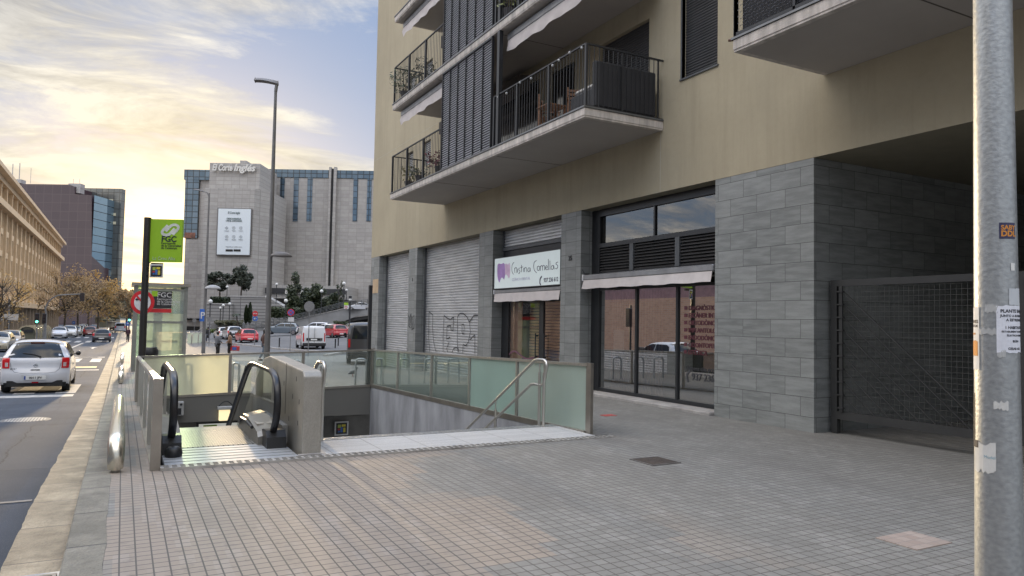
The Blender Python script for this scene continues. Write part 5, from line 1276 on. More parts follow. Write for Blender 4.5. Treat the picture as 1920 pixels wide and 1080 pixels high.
def seam(pts, nm='panel_gap'):
    mb = MB()
    L_ = [top(tz(a), s)+topn(tz(a), s)*.002 for a, s in pts]; mb.tube(L_, .0045, 4); mb.build(nm, S('gap_dark', (0.05,0.05,0.055), 0.7), t, world=False)
seam([(.66,-.80),(.55,-.74),(.46,-.72),(.40,-.62),(.385,-.4),(.385,0),(.385,.4),(.40,.62),(.46,.72),(.55,.74),(.66,.80)])
for s in (1,-1): patch('lamp_lens', tz(.50), tz(.58), s*.81, s*.90, S('lens_clear', (0.5,0.4,0.4), 0.15), .016, 3, 3)
mb = MB(); a = top(tz(.19), .42); mb.tube([(a.x, a.y-.01, .16*1.49),(a.x,a.y+.25,.16*1.49)], .035, 12); mb.build('exhaust_pipe', DARK, t, world=False)
patch('roof_spoiler', tz(.95), tz(.985), -.86, .86, wht, .035, 3, 10)
mb = MB(); q = top(tz(.935),0); mb.box(-.17,q.y-.015,q.z-.0,.17,q.y+.03,q.z+.035); mb.build('brake_lamp', S('deep_red', (0.08,0.01,0.01), 0.3), t, world=False)

def simple(kind, dims, pname, col, label, cat, px, py, rz, group, dz=ROADDZ, name='parked_car', **k):
    q = at(px, py, dz); return vehicle(kind, *dims, paint(pname, col), name, label, cat, (q.x, q.y, q.z), rz, group, **k)[0]
HD, SD_, VD = (3.95,1.72,1.48), (4.35,1.82,1.62), (4.4,1.83,1.85)
simple('hatch', (4.1,1.78,1.46), 'black', (0.02,0.02,0.024), 'black hatchback driving away in the right lane far up the road', 'car', 190, 642, 0, 'cars driving up the road', name='moving_car')
simple('hatch', HD, 'dark_red', (0.16,0.03,0.03), 'dark red car driving away just ahead and left of the black hatchback', 'car', 168, 631, 0, 'cars driving up the road', name='moving_car')
simple('sedan', (4.4,1.8,1.45), 'slate', (0.08,0.085,0.09), 'dark car farthest up the left lane in front of the dark red one', 'car', 176, 622, 0, 'cars driving up the road', name='moving_car')
simple('van', (4.4,1.9,1.95), 'silver', (0.33,0.36,0.41), 'silver van driving away far up the right side of the road', 'van', 225, 624, 0, 'cars driving up the road', name='moving_van')
simple('hatch', HD, 'maroon', (0.10,0.03,0.03), 'small maroon car next to the far silver van', 'car', 213, 619, 0, 'cars driving up the road', name='moving_car')
G1 = 'cars parked on the far left side of the road'
def front(kind, dims, pn, col, label, px, py, group=G1, **k):
    q = at(px, py); L = dims[0]; return vehicle(kind, *dims, paint(pn, col), 'parked_car', label, 'car', (q.x, q.y+L, q.z), PI, group, **k)[0]
front('hatch', HD, 'white', (0,0,0), 'white car facing us with a wide dark grille, first past the waste containers', 109, 635)
front('suv', SD_, 'pearl', (0.55,0.55,0.54), 'white off-roader facing us just right of the white hatch past the containers', 128, 633)
for i, (px, py, k, c, lb) in enumerate([(139,629,'hatch',(0.30,0.30,0.27),'pale grey parked car third in the far left row'),(146,626,'sedan',(0.45,0.44,0.40),'off-white parked car fourth in the far left row'),(151,623,'suv',(0.10,0.11,0.11),'dark green parked car fifth in the far left row'),(156,620,'hatch',(0.5,0.49,0.46),'cream parked car at the end of the far left row')]):
    front(k, HD, 'far%d' % i, c, lb, px, py)
front('sedan', (4.4,1.8,1.45), 'champagne', (0.34,0.30,0.22), 'champagne coloured car with glaring front, nearest parked one on the left edge', -15, 661)
front('hatch', HD, 'bronze', (0.20,0.14,0.08), 'bronze parked car with low sun glinting on it beside the waste containers', 11, 655)
# waste containers
CT = mat('container_green', (0.11,0.11,0.075), 0.35, 0.0, var=0.15, vs=3, coat=0.4); CTL = S('container_lid', (0.42,0.36,0.24), 0.25, 0.2, var=0.1)
A_, B_ = gp(50,643,ROADDZ), gp(79,637,ROADDZ)
gname = 'waste containers in a row on the left of the road'
def container(p, label):
    t = thing('waste_container', label, 'container', p, 0, gname)
    prof = [(-.75,.12),(-.8,1.0),(-.72,1.35),(-.5,1.6),(-.2,1.72),(.2,1.72),(.5,1.6),(.72,1.35),(.8,1.0),(.75,.12)]
    mb = MB(); mb.prism([(x,0.12,z) for x, z in prof], (0,1.36,0)); mb.build('bin', CT, t, world=False, bevel=.03)
    mb = MB()
    for y in (0.0,1.48):
        o = [(x*1.04,y,z*1.02) for x, z in prof]; q_ = [(x*.90,y,max(.2,z*.93)) for x, z in prof]; n = len(o)
        mb.add(o+q_+[(a,b+.10,c) for a,b,c in o]+[(a,b+.10,c) for a,b,c in q_], [(i,i+1,n+i+1,n+i) for i in range(n-1)]+[(2*n+i,3*n+i,3*n+i+1,2*n+i+1) for i in range(n-1)]+[(i,2*n+i,2*n+i+1,i+1) for i in range(n-1)])
    mb.build('frame_rib', CTL, t, world=False)
    mb = MB(); mb.box(-.5,-.02,1.1,.5,.02,1.35); mb.build('flap', DARK, t, world=False)
    return t
labs = ['nearest waste container, with a ribbed arched lid, behind the bronze car','second arched waste container counting from the bronze car','third arched waste container, middle of the near half of the row','middle arched waste container of the row by the road','fifth arched waste container, just past the middle of the row','last but one arched waste container before the white car','last arched waste container, nearest the traffic light with green lamp']
c0 = None
for i in range(7):
    q = A_.lerp(B_, i/6); q.z = G(0,q.y)+ROADDZ
    if c0 is None: c0 = container(q, labs[0])
    else: dup(c0, None, q, 0, labs[i])
# vehicles of the parking area
G2 = 'vehicles in the parking area before the department store'
def pk(kind, dims, pn, col, label, cat, px, py, deg, nm='parked_car', **k):
    q = gp(px, py); r = math.radians(deg); return vehicle(kind, *dims, paint(pn, col), nm, label, cat, (q.x,q.y,q.z+.006), r, G2, **k)[0]
pk('hatch', (4.2,1.78,1.46), 'red', (0.50,0.015,0.03), 'red hatchback seen from behind near the two talking women', 'car', 469, 643, 3)
pk('suv', SD_, 'white', (0,0,0), 'white off-roader seen from behind left of the red hatchback', 'car', 441, 637, 3)
pk('hatch', HD, 'pearl', (0,0,0), 'white car mostly hidden behind the grey coated woman', 'car', 423, 635.5, 4)
pk('suv', (4.6,1.88,1.55), 'blue_grey', (0.11,0.14,0.17), 'blue grey off-roader parked side-on behind the tall lamp', 'car', 563, 628, 70)
t = pk('van', (4.4,1.83,1.86), 'white_van', (0.56,0.57,0.58), 'small white delivery van with black rear number strip', 'van', 589, 655.5, -4, 'delivery_van', rear_open=False, lights=(.33,.70,.90,1.0), plate_z=.42)
mb = MB(); mb.box(-.62,-.02,.70,.62,.02,.90); mb.build('number_strip', BLACK, t, world=False)
mb = MB(); mb.box(-.28,-.03,.73,.20,-.02,.84); mb.build('number_plate', PLT, t, world=False)
mb = MB(); mb.disc((.50,-.022,.80), .06, (0,-1,0), .01, 16, .04); mb.build('emblem', S('chrome',(0,0,0)), t, world=False)
mb = MB(); mb.box(-.008,-.012,.45,.008,.03,1.72); mb.build('door_gap', S('gap_dark', (0,0,0)), t, world=False)
mb = MB(); mb.box(-.90,-.05,.28,.90,.15,.52); mb.build('rear_bumper', S('bumper_dark',(0,0,0)), t, world=False, bevel=.04)
pk('suv', SD_, 'white', (0,0,0), 'white car parked side-on just behind the roof of the delivery van', 'car', 622, 629, 68)
pk('hatch', HD, 'pearl', (0,0,0), 'white hatchback between the delivery van and the red car', 'car', 638, 632, 40)
pk('hatch', HD, 'red2', (0.38,0.02,0.03), 'red car parked side-on between bollards and the dark van', 'car', 641, 633.5, 8)
for i, (px, py, c, lb) in enumerate([(671,626,(0.42,0.42,0.43),'silver car in the shade under the ramp, left one'),(684,626,(0.6,0.6,0.6),'white car in the shade under the ramp, right one'),(699,627,(0.3,0.32,0.33),'grey car half hidden behind the dark van under the ramp')]):
    pk('hatch', HD, 'ramp%d' % i, c, lb, 'car', px, py, 15)
q = gp(690, 684)
t = vehicle('van', 5.0, 1.93, 1.95, paint('graphite', (0.045,0.043,0.042)), 'parked_van', 'dark graphite van seen from behind at the corner of the building', 'van', (q.x,q.y,q.z), math.radians(-15), G2, rearwin=(.60,.92,.82), lights=(.40,.60,.90,1.0), plate_z=.30)[0]
mb = MB(); mb.box(-.95,-.12,.38,.95,.15,.60); mb.build('rear_bumper', S('bumper_dark',(0,0,0)), t, world=False, bevel=.05)

# ================================================================ people
SKIN = mat('skin', (0.42,0.26,0.19), 0.6, var=0.05)
def skinmesh(name, verts, edges, radii, m, parent, sub=1):
    me = bpy.data.meshes.new(name); me.from_pydata(verts, edges, []); me.update()
    o = bpy.data.objects.new(name, me); C.objects.link(o); o.parent = parent
    sk = o.modifiers.new('skin', 'SKIN'); sk.use_smooth_shade = True
    for i, r in enumerate(radii):
        me.skin_vertices[0].data[i].radius = (r, r) if not isinstance(r, tuple) else r
    me.skin_vertices[0].data[0].use_root = True
    sb = o.modifiers.new('sub', 'SUBSURF'); sb.levels = sub; sb.render_levels = sub
    me.materials.append(m); return o
def person(label, loc, rz, coat, legs, hair, h=1.66, walk=0.0, coatlen=.48, bag=None, armbend=0.0, longhair=False, sit=False):
    t = thing('person', label, 'person', loc, rz); k = h/1.7
    w = walk
    v = [(0,0,.92),(0,0,1.12),(0,.0,1.32),(0,0,1.45),(0,.01,1.53),(0,.02,1.62),
         (-.17,0,1.40),(-.22,-.02-.1*w,1.13),(-.22,.10+.16*w+.12*armbend,.92+.22*armbend),(-.21,.14+.18*w+.1*armbend,.86+.24*armbend),
         (.17,0,1.40),(.22,-.02+.1*w,1.13),(.22,.08-.18*w+.15*armbend,.90+.2*armbend),(.21,.10-.2*w+.18*armbend,.84+.24*armbend),
         (-.09,0,.88),(-.10,.05+.2*w,.50),(-.10,-.0+.24*w,.10),(-.10,.14+.26*w,.04),
         (.09,0,.88),(.10,.03-.12*w,.50),(.10,-.0-.30*w,.12),(.10,.12-.28*w,.04)]
    e = [(0,1),(1,2),(2,3),(3,4),(4,5),(2,6),(6,7),(7,8),(8,9),(2,10),(10,11),(11,12),(12,13),(0,14),(14,15),(15,16),(16,17),(0,18),(18,19),(19,20),(20,21)]
    r = [.13,.12,.14,.07,.055,.085,.06,.048,.038,.03,.06,.048,.038,.03,.085,.06,.042,.04,.085,.06,.042,.04]
    body = skinmesh('body', [(a*k,b*k,c*k) for a,b,c in v], e, [x*k for x in r], SKIN, t, 1)
    # head with face features shaped on a lathe
    mb = MB(); mb.lathe([(0,-.115),(.04,-.11),(.062,-.07),(.075,-.01),(.078,.04),(.066,.085),(.035,.115),(0,.122)], (0,.02,1.62), 14)
    mb.M = None; hd = MB(); hd.add([(a*k, b*k, c*k) for a, b, c in mb.v], mb.f)
    hd.add([(-.012*k,.098*k,1.63*k),(.012*k,.098*k,1.63*k),(0,.115*k,1.60*k),(0,.095*k,1.65*k)], [(0,1,2),(0,2,3),(1,3,2)]); hd.build('head', SKIN, t, world=False, smooth=True)
    hb = MB()
    prof = [(0,.135),(.04,.13),(.075,.10),(.09,.05),(.090,.0),(.085,-.05)]+([(.085,-.16),(.05,-.2)] if longhair else [(.06,-.09)])
    n = 14; vs = []
    for (rr, z) in prof:
        for j in range(n):
            a = 2*PI*j/n; f = 1.0
            yy = rr*math.sin(a)*1.08
            if yy > .03 and z < .06: yy = .03
            vs.append((rr*math.cos(a)*k, (yy+.01)*k, (1.62+z)*k))
    hb.add(vs, [(i*n+j, i*n+(j+1)%n, (i+1)*n+(j+1)%n, (i+1)*n+j) for i in range(len(prof)-1) for j in range(n)]); hb.build('hair', S('hair_'+hair[0], hair[1], 0.6), t, world=False, smooth=True)
    cv = [(0,0,.92-coatlen*.5),(0,0,1.0),(0,0,1.15),(0,0,1.34),(0,0,1.43)]+[v[6],v[7],(v[8][0],v[8][1],v[8][2]+.03)]+[v[10],v[11],(v[12][0],v[12][1],v[12][2]+.03)]
    ce = [(1,0),(1,2),(2,3),(3,4),(3,5),(5,6),(6,7),(3,8),(8,9),(9,10)]
    cr = [(.20,.17),(.185,.15),(.175,.14),(.17,.13),.08,.085,.07,.055,.085,.07,.055]
    skinmesh('coat', [(a*k,b*k,c*k) for a,b,c in cv], ce, [tuple(y*k for y in x) if isinstance(x, tuple) else x*k for x in cr], S('coat_'+coat[0], coat[1], 0.85, var=0.15, vs=6), t, 1)
    lv = [(0,0,.93),v[14],v[15],(v[16][0],v[16][1],v[16][2]+.02),v[18],v[19],(v[20][0],v[20][1],v[20][2]+.02)]
    skinmesh('trousers', [(a*k,b*k,c*k) for a,b,c in lv], [(0,1),(1,2),(2,3),(0,4),(4,5),(5,6)], [x*k for x in (.13,.10,.075,.06,.10,.075,.06)], S('trousers_'+legs[0], legs[1], 0.85), t, 1)
    for s, y in ((-.10, .24*w), (.10, -.30*w)):
        mb = MB(); mb.bbox((s-.045)*k,(y-.07)*k,0,(s+.045)*k,(y+.19)*k,.09*k,.02); mb.build('shoe', S('shoe_pale' if bag else 'shoe_dark', (0.5,0.48,0.45) if bag else (0.03,0.03,0.03), 0.6), t, world=False)
    return t
BLK_ = ('black', (0.015,0.013,0.012))
def ped(label, px, py, topy, rz, *a, **k):
    q = gp(px, py); d = ray(px, topy); tt = math.hypot(q.x,q.y)/math.hypot(d.x,d.y); h = d.z*tt-q.z
    h = max(1.5, min(1.85, h)); return person(label, (q.x,q.y,q.z), rz, *a, h=h, **k), q, h
ped('woman in a grey coat and black trousers facing the woman in brown', 407, 672, 622.5, -1.1, ('grey', (0.13,0.135,0.15)), BLK_, BLK_, armbend=.6)
_, q, h = ped('woman in a brown jacket holding a red and blue bag', 430, 671, 626, 1.2, ('brown', (0.23,0.135,0.085)), BLK_, BLK_, armbend=.5, bag=1)
t = thing('handbag', 'red and blue carrier bag held by the woman in brown', 'bag', (q.x+.28,q.y-.1,q.z+.45))
b0 = Vector((q.x+.28,q.y-.1,q.z+.42)); mb = MB(); mb.M = Matrix.Translation(b0) @ Matrix.Rotation(-YAW,4,'Z'); mb.bbox(-.26,-.06,0,.26,.06,.28,.02); mb.build('bag_body', S('bag_red', (0.50,0.04,0.04), 0.5), t)
mb = MB(); mb.M = Matrix.Translation(b0) @ Matrix.Rotation(-YAW,4,'Z'); mb.box(-.13,-.066,.04,.11,-.06,.22); mb.build('bag_print', S('bag_blue', (0.05,0.12,0.40), 0.5), t)
mb = MB(); mb.M = Matrix.Translation(b0) @ Matrix.Rotation(-YAW,4,'Z'); mb.tube([(-.1,0,.27),(-.06,0,.40),(.06,0,.40),(.1,0,.27)], .012, 6); mb.build('handle', S('bag_red', (0,0,0)), t)
ped('person in a long black coat walking away beside the second lamp', 389.5, 643, 613.5, 0.2, ('black', (0.02,0.02,0.022)), ('blue', (0.06,0.07,0.10)), BLK_, walk=.5, coatlen=.8)
ped('person in a dark brown jacket and jeans passing behind the tall lamp', 494.5, 676, 619, -1.4, ('dark_brown', (0.07,0.035,0.025)), ('jeans', (0.09,0.12,0.15)), BLK_, walk=.9, longhair=True)
ped('person in dark clothes standing at the kerb past the lift', 239.5, 641, 614, 2.9, ('plum', (0.05,0.02,0.03)), BLK_, BLK_)
ys_ = 14.6; zs_ = -1.66-0.17*(int((ys_-10.2)/0.3)+1); q = on(1, ys_, 661, 812)
person('dark haired person on the staircase with only the head showing', (q.x, ys_, zs_), 0, ('dark', (0.03,0.03,0.03)), BLK_, BLK_, h=1.72, longhair=True)

# ================================================================ poles, signs, signals
DG = mat('pole_grey', (0.085,0.082,0.078), 0.5, 0.3, var=0.15, vs=2)
def post(px, pyb, pyt, r, t, m_=DG, name='pole', base=None, rt=None, n=12):
    q = base or gp(px, pyb); d = ray(px, pyt); tt = math.hypot(q.x,q.y)/math.hypot(d.x,d.y); z = d.z*tt
    mb = MB(); mb.tube([(q.x,q.y,q.z-.05),(q.x,q.y,z)], [r, rt or r], n); mb.build(name, m_, t, smooth=2); return q, z
def disc_sign(c, r, cols, t, nrm=None, names=None):
    nrm = Vector(nrm or (-F0.x,-F0.y,0)); k = 0
    for (rr, m_, nm) in cols:
        mb = MB(); mb.disc(Vector(c)+nrm*(.012*k), rr, nrm, .008, 32); mb.build(nm, m_, t); k += 1
RED = S('sign_red', (0.50,0.02,0.025), 0.4); SWH = S('sign_white_face', (0.55,0.55,0.55), 0.5); SBL = S('sign_blue', (0.03,0.12,0.42), 0.4); SGR = S('sign_back', (0.22,0.22,0.22), 0.5, 0.5)
# FGC totem
q = W(*[0,0,0]) ; d_ = ray(268, 700); 
tb = on(1, 21.6, 267.5, 640); bx, by = tb.x, tb.y; bz = G(bx, by)
t = thing('station_totem', 'green railway station totem sign on a dark round pole left of the stairwell', 'sign', (bx,by,bz))
def zpix(py, px=272): 
    d = ray(px, py); return d.z*(math.hypot(bx,by)/math.hypot(d.x,d.y))
mb = MB(); mb.tube([(bx,by,bz-.05),(bx,by,zpix(409)+.02)], .088, 18); mb.build('pole', S('totem_pole', (0.03,0.027,0.025), 0.45, 0.2), t, smooth=2)
DEP = bx*F0.x+by*F0.y
def wpx(px, py, dep=None): r = ray(px, py); return r*((dep or DEP)/r.dot(F0))
sgn_rt = (wpx(339,452)-wpx(279,450)); sw = Vector((sgn_rt.x, sgn_rt.y, 0)); swid = sw.length; sw.normalize(); zt_, zb_ = zpix(410), zpix(490.5)
GRN = mat('fgc_green', (0.19,0.34,0.012), 0.45, var=0.05, vs=1.0, emit=(0.25,0.42,0.02), es=0.10)
o0 = Vector((bx,by,0))+sw*.07
nn = Vector((sw.y,-sw.x,0)); nn = nn if nn.dot(F0) < 0 else -nn
mb = MB(); mb.prism([o0+Vector((0,0,zb_)), o0+sw*swid+Vector((0,0,zb_)), o0+sw*swid+Vector((0,0,zt_)), o0+Vector((0,0,zt_))], -nn*.10); sb = mb.build('sign_panel', GRN, t)
mb = MB(); mb.prism([o0-sw*.03+Vector((0,0,zb_-.03))+nn*.004, o0+sw*.0+Vector((0,0,zb_-.03))+nn*.004, o0+Vector((0,0,zt_+.02))+nn*.004, o0-sw*.03+Vector((0,0,zt_+.02))+nn*.004], -nn*.12); mb.build('sign_edge', SATIN, t)
def sp_(u, v): return o0+sw*(u*swid)+Vector((0,0,zb_+v*(zt_-zb_)))+nn*.006
text_mb('FGC', .25*(zt_-zb_)/1.35, sp_(.37,.475), sw, (0,0,1), .004, .03).build('lettering', S('totem_dark', (0.02,0.03,0.03), 0.5), sb)
for i, s_ in enumerate(('Ferrocarrils','de la Generalitat','de Catalunya')): text_mb(s_, .095*(zt_-zb_)/1.35, sp_(.37,.415-.055*i), sw, (0,0,1), .004, .015).build('lettering', S('totem_dark', (0,0,0)), sb)
text_mb('La Creu Alta', .15*(zt_-zb_)/1.35, sp_(.12,.045), sw, (0,0,1), .004, .0, maxw=.70*swid).build('lettering', S('totem_grey', (0.42,0.50,0.36), 0.5), sb)
def logo(parent, f, m_):      # interlocking double hook emblem: two rounded bands
    def band(pts, w=.062):
        mb = MB(); P = [f(u, v) for u, v in pts]
        n_ = len(P); vs = []
        for i in range(n_):
            a = P[max(0,i-1)]; b = P[min(n_-1,i+1)]; tg = (b-a).normalized(); sd = tg.cross(nn).normalized()*w
            vs += [P[i]+sd, P[i]-sd]
        mb.add(vs, [(2*i,2*i+1,2*i+3,2*i+2) for i in range(n_-1)]); mb.build('emblem', m_, parent)
    def arc(cx, cy, rx, ry_, a0, a1, n=9): return [(cx+rx*math.cos(lerp(a0,a1,i/n)), cy+ry_*math.sin(lerp(a0,a1,i/n))) for i in range(n+1)]
    A = [(.50,.715),(.57,.775),(.64,.835),(.72,.868),(.80,.868),(.87,.845),(.89,.80),(.85,.745),(.79,.70),(.72,.64)]
    def cr(P_):
        Q = []
        for i in range(len(P_)-1):
            p0 = P_[max(0,i-1)]; p1 = P_[i]; p2 = P_[i+1]; p3 = P_[min(len(P_)-1,i+2)]
            for k in range(4):
                u = k/4; Q.append(tuple(0.5*((2*p1[c])+(p2[c]-p0[c])*u+(2*p0[c]-5*p1[c]+4*p2[c]-p3[c])*u*u+(3*p1[c]-p0[c]-3*p2[c]+p3[c])*u**3) for c in (0,1)))
        return Q+[P_[-1]]
    band(cr(A), .036); band(cr([(1.28-a, 1.50-b) for a, b in A]), .036)
logo(sb, lambda u, v: sp_(u, v)+nn*.002, S('emblem_grey', (0.60,0.62,0.56), 0.5))
pz_ = wpx(293.5,508,DEP-.02)
t = thing('pictogram_plate', 'small square plate of coloured tiles hanging below the green totem sign', 'sign', pz_)
puzzle(t, pz_, sw, (0,0,1), .36, .01)
mb = MB(); mb.tube([pz_+Vector((-.2,0,.10)), Vector((bx,by,pz_.z+.10))], .015, 6); mb.tube([pz_+Vector((-.2,0,-.10)), Vector((bx,by,pz_.z-.10))], .015, 6); mb.build('bracket', DARK, t)
mb = MB(); mb.box(bx+.12,by-.05,zb_-.10,bx+.42,by+.03,zb_-.02); mb.build('hanging_lamp', DARK, sb and bpy.data.objects['station_totem'])
# no-left-turn sign
DS = 27.0
c = wpx(267.5,567,DS); r_ = 22.3/1370*DS
t = thing('road_sign', 'round red ringed no-turn sign on a slim post behind the totem pole', 'sign', (c.x,c.y,G(c.x,c.y)), 0)
NN = Vector((-F0.x,-F0.y,0))
mb = MB(); mb.tube([Vector((c.x-.05,c.y+.03,G(c.x,c.y)-.05))+F0*.05, Vector((c.x-.05,c.y+.03,c.z+r_*.9))+F0*.05], .05, 10); mb.build('post', DG, t, smooth=2)
disc_sign(c, r_, [(r_,RED,'ring'),(r_*.70,SWH,'face')], t)
def sq(u, v): return c+R0*(u*r_)+Vector((0,0,v*r_))+NN*.026
def flat(mb, pts): mb.prism([sq(u,v) for u, v in pts], NN*.004)
mb = MB(); flat(mb,[(-.42,.18),(.30,.18),(.30,.10),(.42,.10),(.42,.30),(-.42,.30)][:2]+[(.30,.30),(-.42,.30)]); flat(mb,[(-.42,.10),(-.62,.24),(-.42,.40)]); flat(mb,[(.20,-.50),(.42,-.62),(.45,-.55),(.26,-.42)]); mb.build('arrow', DARK, t)
mb = MB(); mb.prism([sq(-.50,.46)+NN*.006,sq(-.40,.56)+NN*.006,sq(.50,-.44)+NN*.006,sq(.42,-.54)+NN*.006], NN*.004); mb.build('slash', RED, t)
# slim post with back of a pedestrian signal
t = thing('signal_post', 'slim grey post with a small black signal head left of the lift', 'signal', gp(250,683))
q, z = post(250, 683, 578, .045, t, S('pole_pale', (0.20,0.20,0.20), 0.5, 0.3), 'post')
c = wpx(257,594,(q.x*F0.x+q.y*F0.y)); mb = MB(); mb.box(c.x-.14,c.y-.1,c.z-.16,c.x+.12,c.y+.1,c.z+.14); mb.build('signal_head', BLACK, t, bevel=.02)
# tall street lamps
LMP = mat('lamp_pole', (0.16,0.155,0.15), 0.5, 0.3, var=0.12)
def lamp_head(mb, a, dirv, L, w, th):
    dirv = Vector(dirv).normalized(); sd = Vector((-dirv.y, dirv.x, 0)).normalized(); n = 9; vs = []
    for i in range(n+1):
        f = i/n; p_ = a+dirv*(L*f)+Vector((0,0,math.sin(f*PI*.55)*L*.13)); ww_ = w*(.35+.65*math.sin(min(1,f*1.25+.08)*PI*.62))*(1 if f < .9 else .75)
        vs += [p_+sd*ww_, p_+Vector((0,0,th)), p_-sd*ww_, p_-Vector((0,0,th*.45))]
    mb.add(vs, [(4*i+k,4*i+(k+1)%4,4*i+4+(k+1)%4,4*i+4+k) for i in range(n) for k in range(4)]+[(0,1,2,3),(4*n+3,4*n+2,4*n+1,4*n)])
base = wpx(499.5,690,27.0); base.z = G(base.x, base.y)
t = thing('street_lamp', 'tall dark street lamp standing behind the stairwell with two luminaires', 'lamp', base, 0, 'two armed street lamps')
tp = wpx(518.5,165,27.0); pbase = Vector((base.x,base.y,base.z)); tpv = Vector((base.x,base.y,tp.z))
mb = MB(); mb.tube([pbase-Vector((0,0,.05)), pbase+Vector((0,0,1.2)), tpv], [.115,.105,.052], 16); mb.build('pole', LMP, t, smooth=2)
mb = MB(); mb.tube([tpv-Vector((0,0,.15)), tpv+Vector((0,0,.12))+R0*.03], .06, 10); mb.build('spigot', LMP, t, smooth=2)
mb = MB(); lamp_head(mb, tpv+R0*.08+Vector((0,0,.14)), -R0, .86, .17, .13); mb.build('luminaire', S('lamp_shell', (0.13,0.12,0.115), 0.5), t, smooth=False, bevel=.015)
ma = wpx(506,479,27.0); av = Vector((base.x,base.y,ma.z))
mb = MB(); mb.tube([av-Vector((0,0,.06)), av+R0*.12], .03, 8); mb.build('arm', LMP, t)
mb = MB(); cL = av+R0*.42+Vector((0,0,-.02))
def dome(mb, c, rx, h):
    vs = []; n = 20; prof = [(0,h),(.35,h*.93),(.7,h*.66),(.92,h*.28),(1,0),(.96,-.10*h),(.3,-.22*h),(0,-.24*h)]
    for (a, z) in prof:
        for k in range(n): vs.append((c.x+rx*a*math.cos(2*PI*k/n), c.y+rx*a*math.sin(2*PI*k/n)*.5, c.z+z))
    mb.add(vs, [(i*n+k,i*n+(k+1)%n,(i+1)*n+(k+1)%n,(i+1)*n+k) for i in range(len(prof)-1) for k in range(n)])
dome(mb, cL, .40, .17); mb.build('luminaire', S('lamp_shell', (0,0,0)), t, smooth=True)
base = gp(381, 663); dl = base.x*F0.x+base.y*F0.y
t = thing('street_lamp', 'second street lamp with a curved arm beside the blue parking sign', 'lamp', base, 0, 'two armed street lamps')
tp = wpx(388,362,dl); tv = Vector((base.x,base.y,tp.z))
mb = MB(); mb.tube([base, base+Vector((0,0,1.5)), tv], [.13,.11,.05], 12); mb.build('pole', LMP, t, smooth=2)
mb = MB(); mb.tube([tv-Vector((0,0,.3)), tv+Vector((0,0,.05))-R0*.15, tv+Vector((0,0,.13))-R0*.55], .035, 8); mb.build('arm', LMP, t); mb = MB(); lamp_head(mb, tv+Vector((0,0,.13))-R0*.45, -R0, .6, .12, .06); mb.build('luminaire', S('lamp_shell', (0,0,0)), t)
mb = MB(); dome(mb, wpx(399,541,dl), .38*dl/36, .18*dl/36); mb.build('luminaire', S('lamp_shell_pale', (0.3,0.3,0.3), 0.4), t, smooth=True)
c = wpx(379,591,dl-.3); t = thing('parking_sign', 'blue square parking sign on the second street lamp', 'sign', c)
kx = dl/1370
mb = MB(); mb.M = Matrix.Translation(c) @ Matrix.Rotation(-YAW,4,'Z'); mb.bbox(-4.6*kx,-.02,-11.5*kx,4.2*kx,.02,11.5*kx,.01); mb.build('panel', SBL, t)
text_mb('P', 17*kx, c+NN*.03+Vector((0,0,-6*kx))-R0*(3*kx), R0, (0,0,1), .01, .02).build('letter', SWH, t)

def sign_on_post(name, label, px, pyc, pyb, rpx, kind, extra=None, rp=.03):
    q = gp(px, pyb); d = q.x*F0.x+q.y*F0.y; c = wpx(px, pyc, d-.06); r = rpx*d/1370
    t = thing(name, label, 'sign', q)
    post(px, pyb, pyc-rpx*.8, rp, t, S('pole_pale', (0,0,0)), 'post', base=Vector((c.x+F0.x*.06,c.y+F0.y*.06,q.z)))
    if kind == 'nostop':
        disc_sign(c, r, [(r,RED,'ring'),(r*.78,SBL,'face')], t)
        for s in (1,-1):
            mb = MB(); a = c+NN*.03; mb.prism([a+R0*(.62*r*s)+Vector((0,0,.5*r)), a+R0*(.5*r*s)+Vector((0,0,.62*r)), a-R0*(.62*r*s)-Vector((0,0,.5*r)), a-R0*(.5*r*s)-Vector((0,0,.62*r))], NN*.004); mb.build('cross', RED, t)
    elif kind == 'back': disc_sign(c, r, [(r,SGR,'disc')], t)
    elif kind == 'entry':
        disc_sign(c, r, [(r,RED,'disc')], t); text_mb('STOP', .62*r, c+NN*.02+Vector((0,0,-.22*r)), R0, (0,0,1), .004, .03, align='CENTER').build('lettering', SWH, t)
    elif kind == 'blue':
        disc_sign(c, r, [(r,SBL,'disc')], t); mb = MB(); a = c+NN*.02; mb.prism([a+R0*(x*r)+Vector((0,0,z*r)) for x, z in ((-.6,0),(-.1,.4),(-.1,.15),(.5,.15),(.5,-.15),(-.1,-.15),(-.1,-.4))], NN*.004); mb.build('arrow', SWH, t)
    elif kind == 'tri': mb = MB(); a = c; mb.prism([a+R0*(x*r)+Vector((0,0,z*r)) for x, z in ((-1,.8),(1,.8),(0,-1))], F0*.02); mb.build('panel', SGR, t)
    if extra: 
        for (dx0, dx1, y0, y1, m_, nm) in extra:
            a0 = wpx(px+dx0, y1, d-.06); a1 = wpx(px+dx1, y0, d-.06); mb = MB(); mb.M = Matrix.Rotation(-YAW,4,'Z'); i_ = mb.M.inverted(); A0 = i_ @ a0; A1 = i_ @ a1
            mb.box(A0.x, A0.y-.02, A0.z, A1.x, A0.y, A1.z); mb.build(nm, m_, t)
    return t, c, r
sign_on_post('road_sign', 'blue and red no-stopping sign with a white plate left of the delivery van', 545.5, 586, 659, 6.8, 'nostop', [(-5.5,6,595,603,SWH,'plate')])
sign_on_post('road_sign', 'back of a large round grey sign in front of the delivery van', 580, 574.5, 668, 9.8, 'back')
sign_on_post('road_sign', 'red round stop sign on a thin post in front of the terraced wall', 478.5, 588, 650, 5.2, 'entry')
sign_on_post('road_sign', 'blue round arrow sign just below the red stop sign', 478.5, 597.3, 649, 4.9, 'blue')
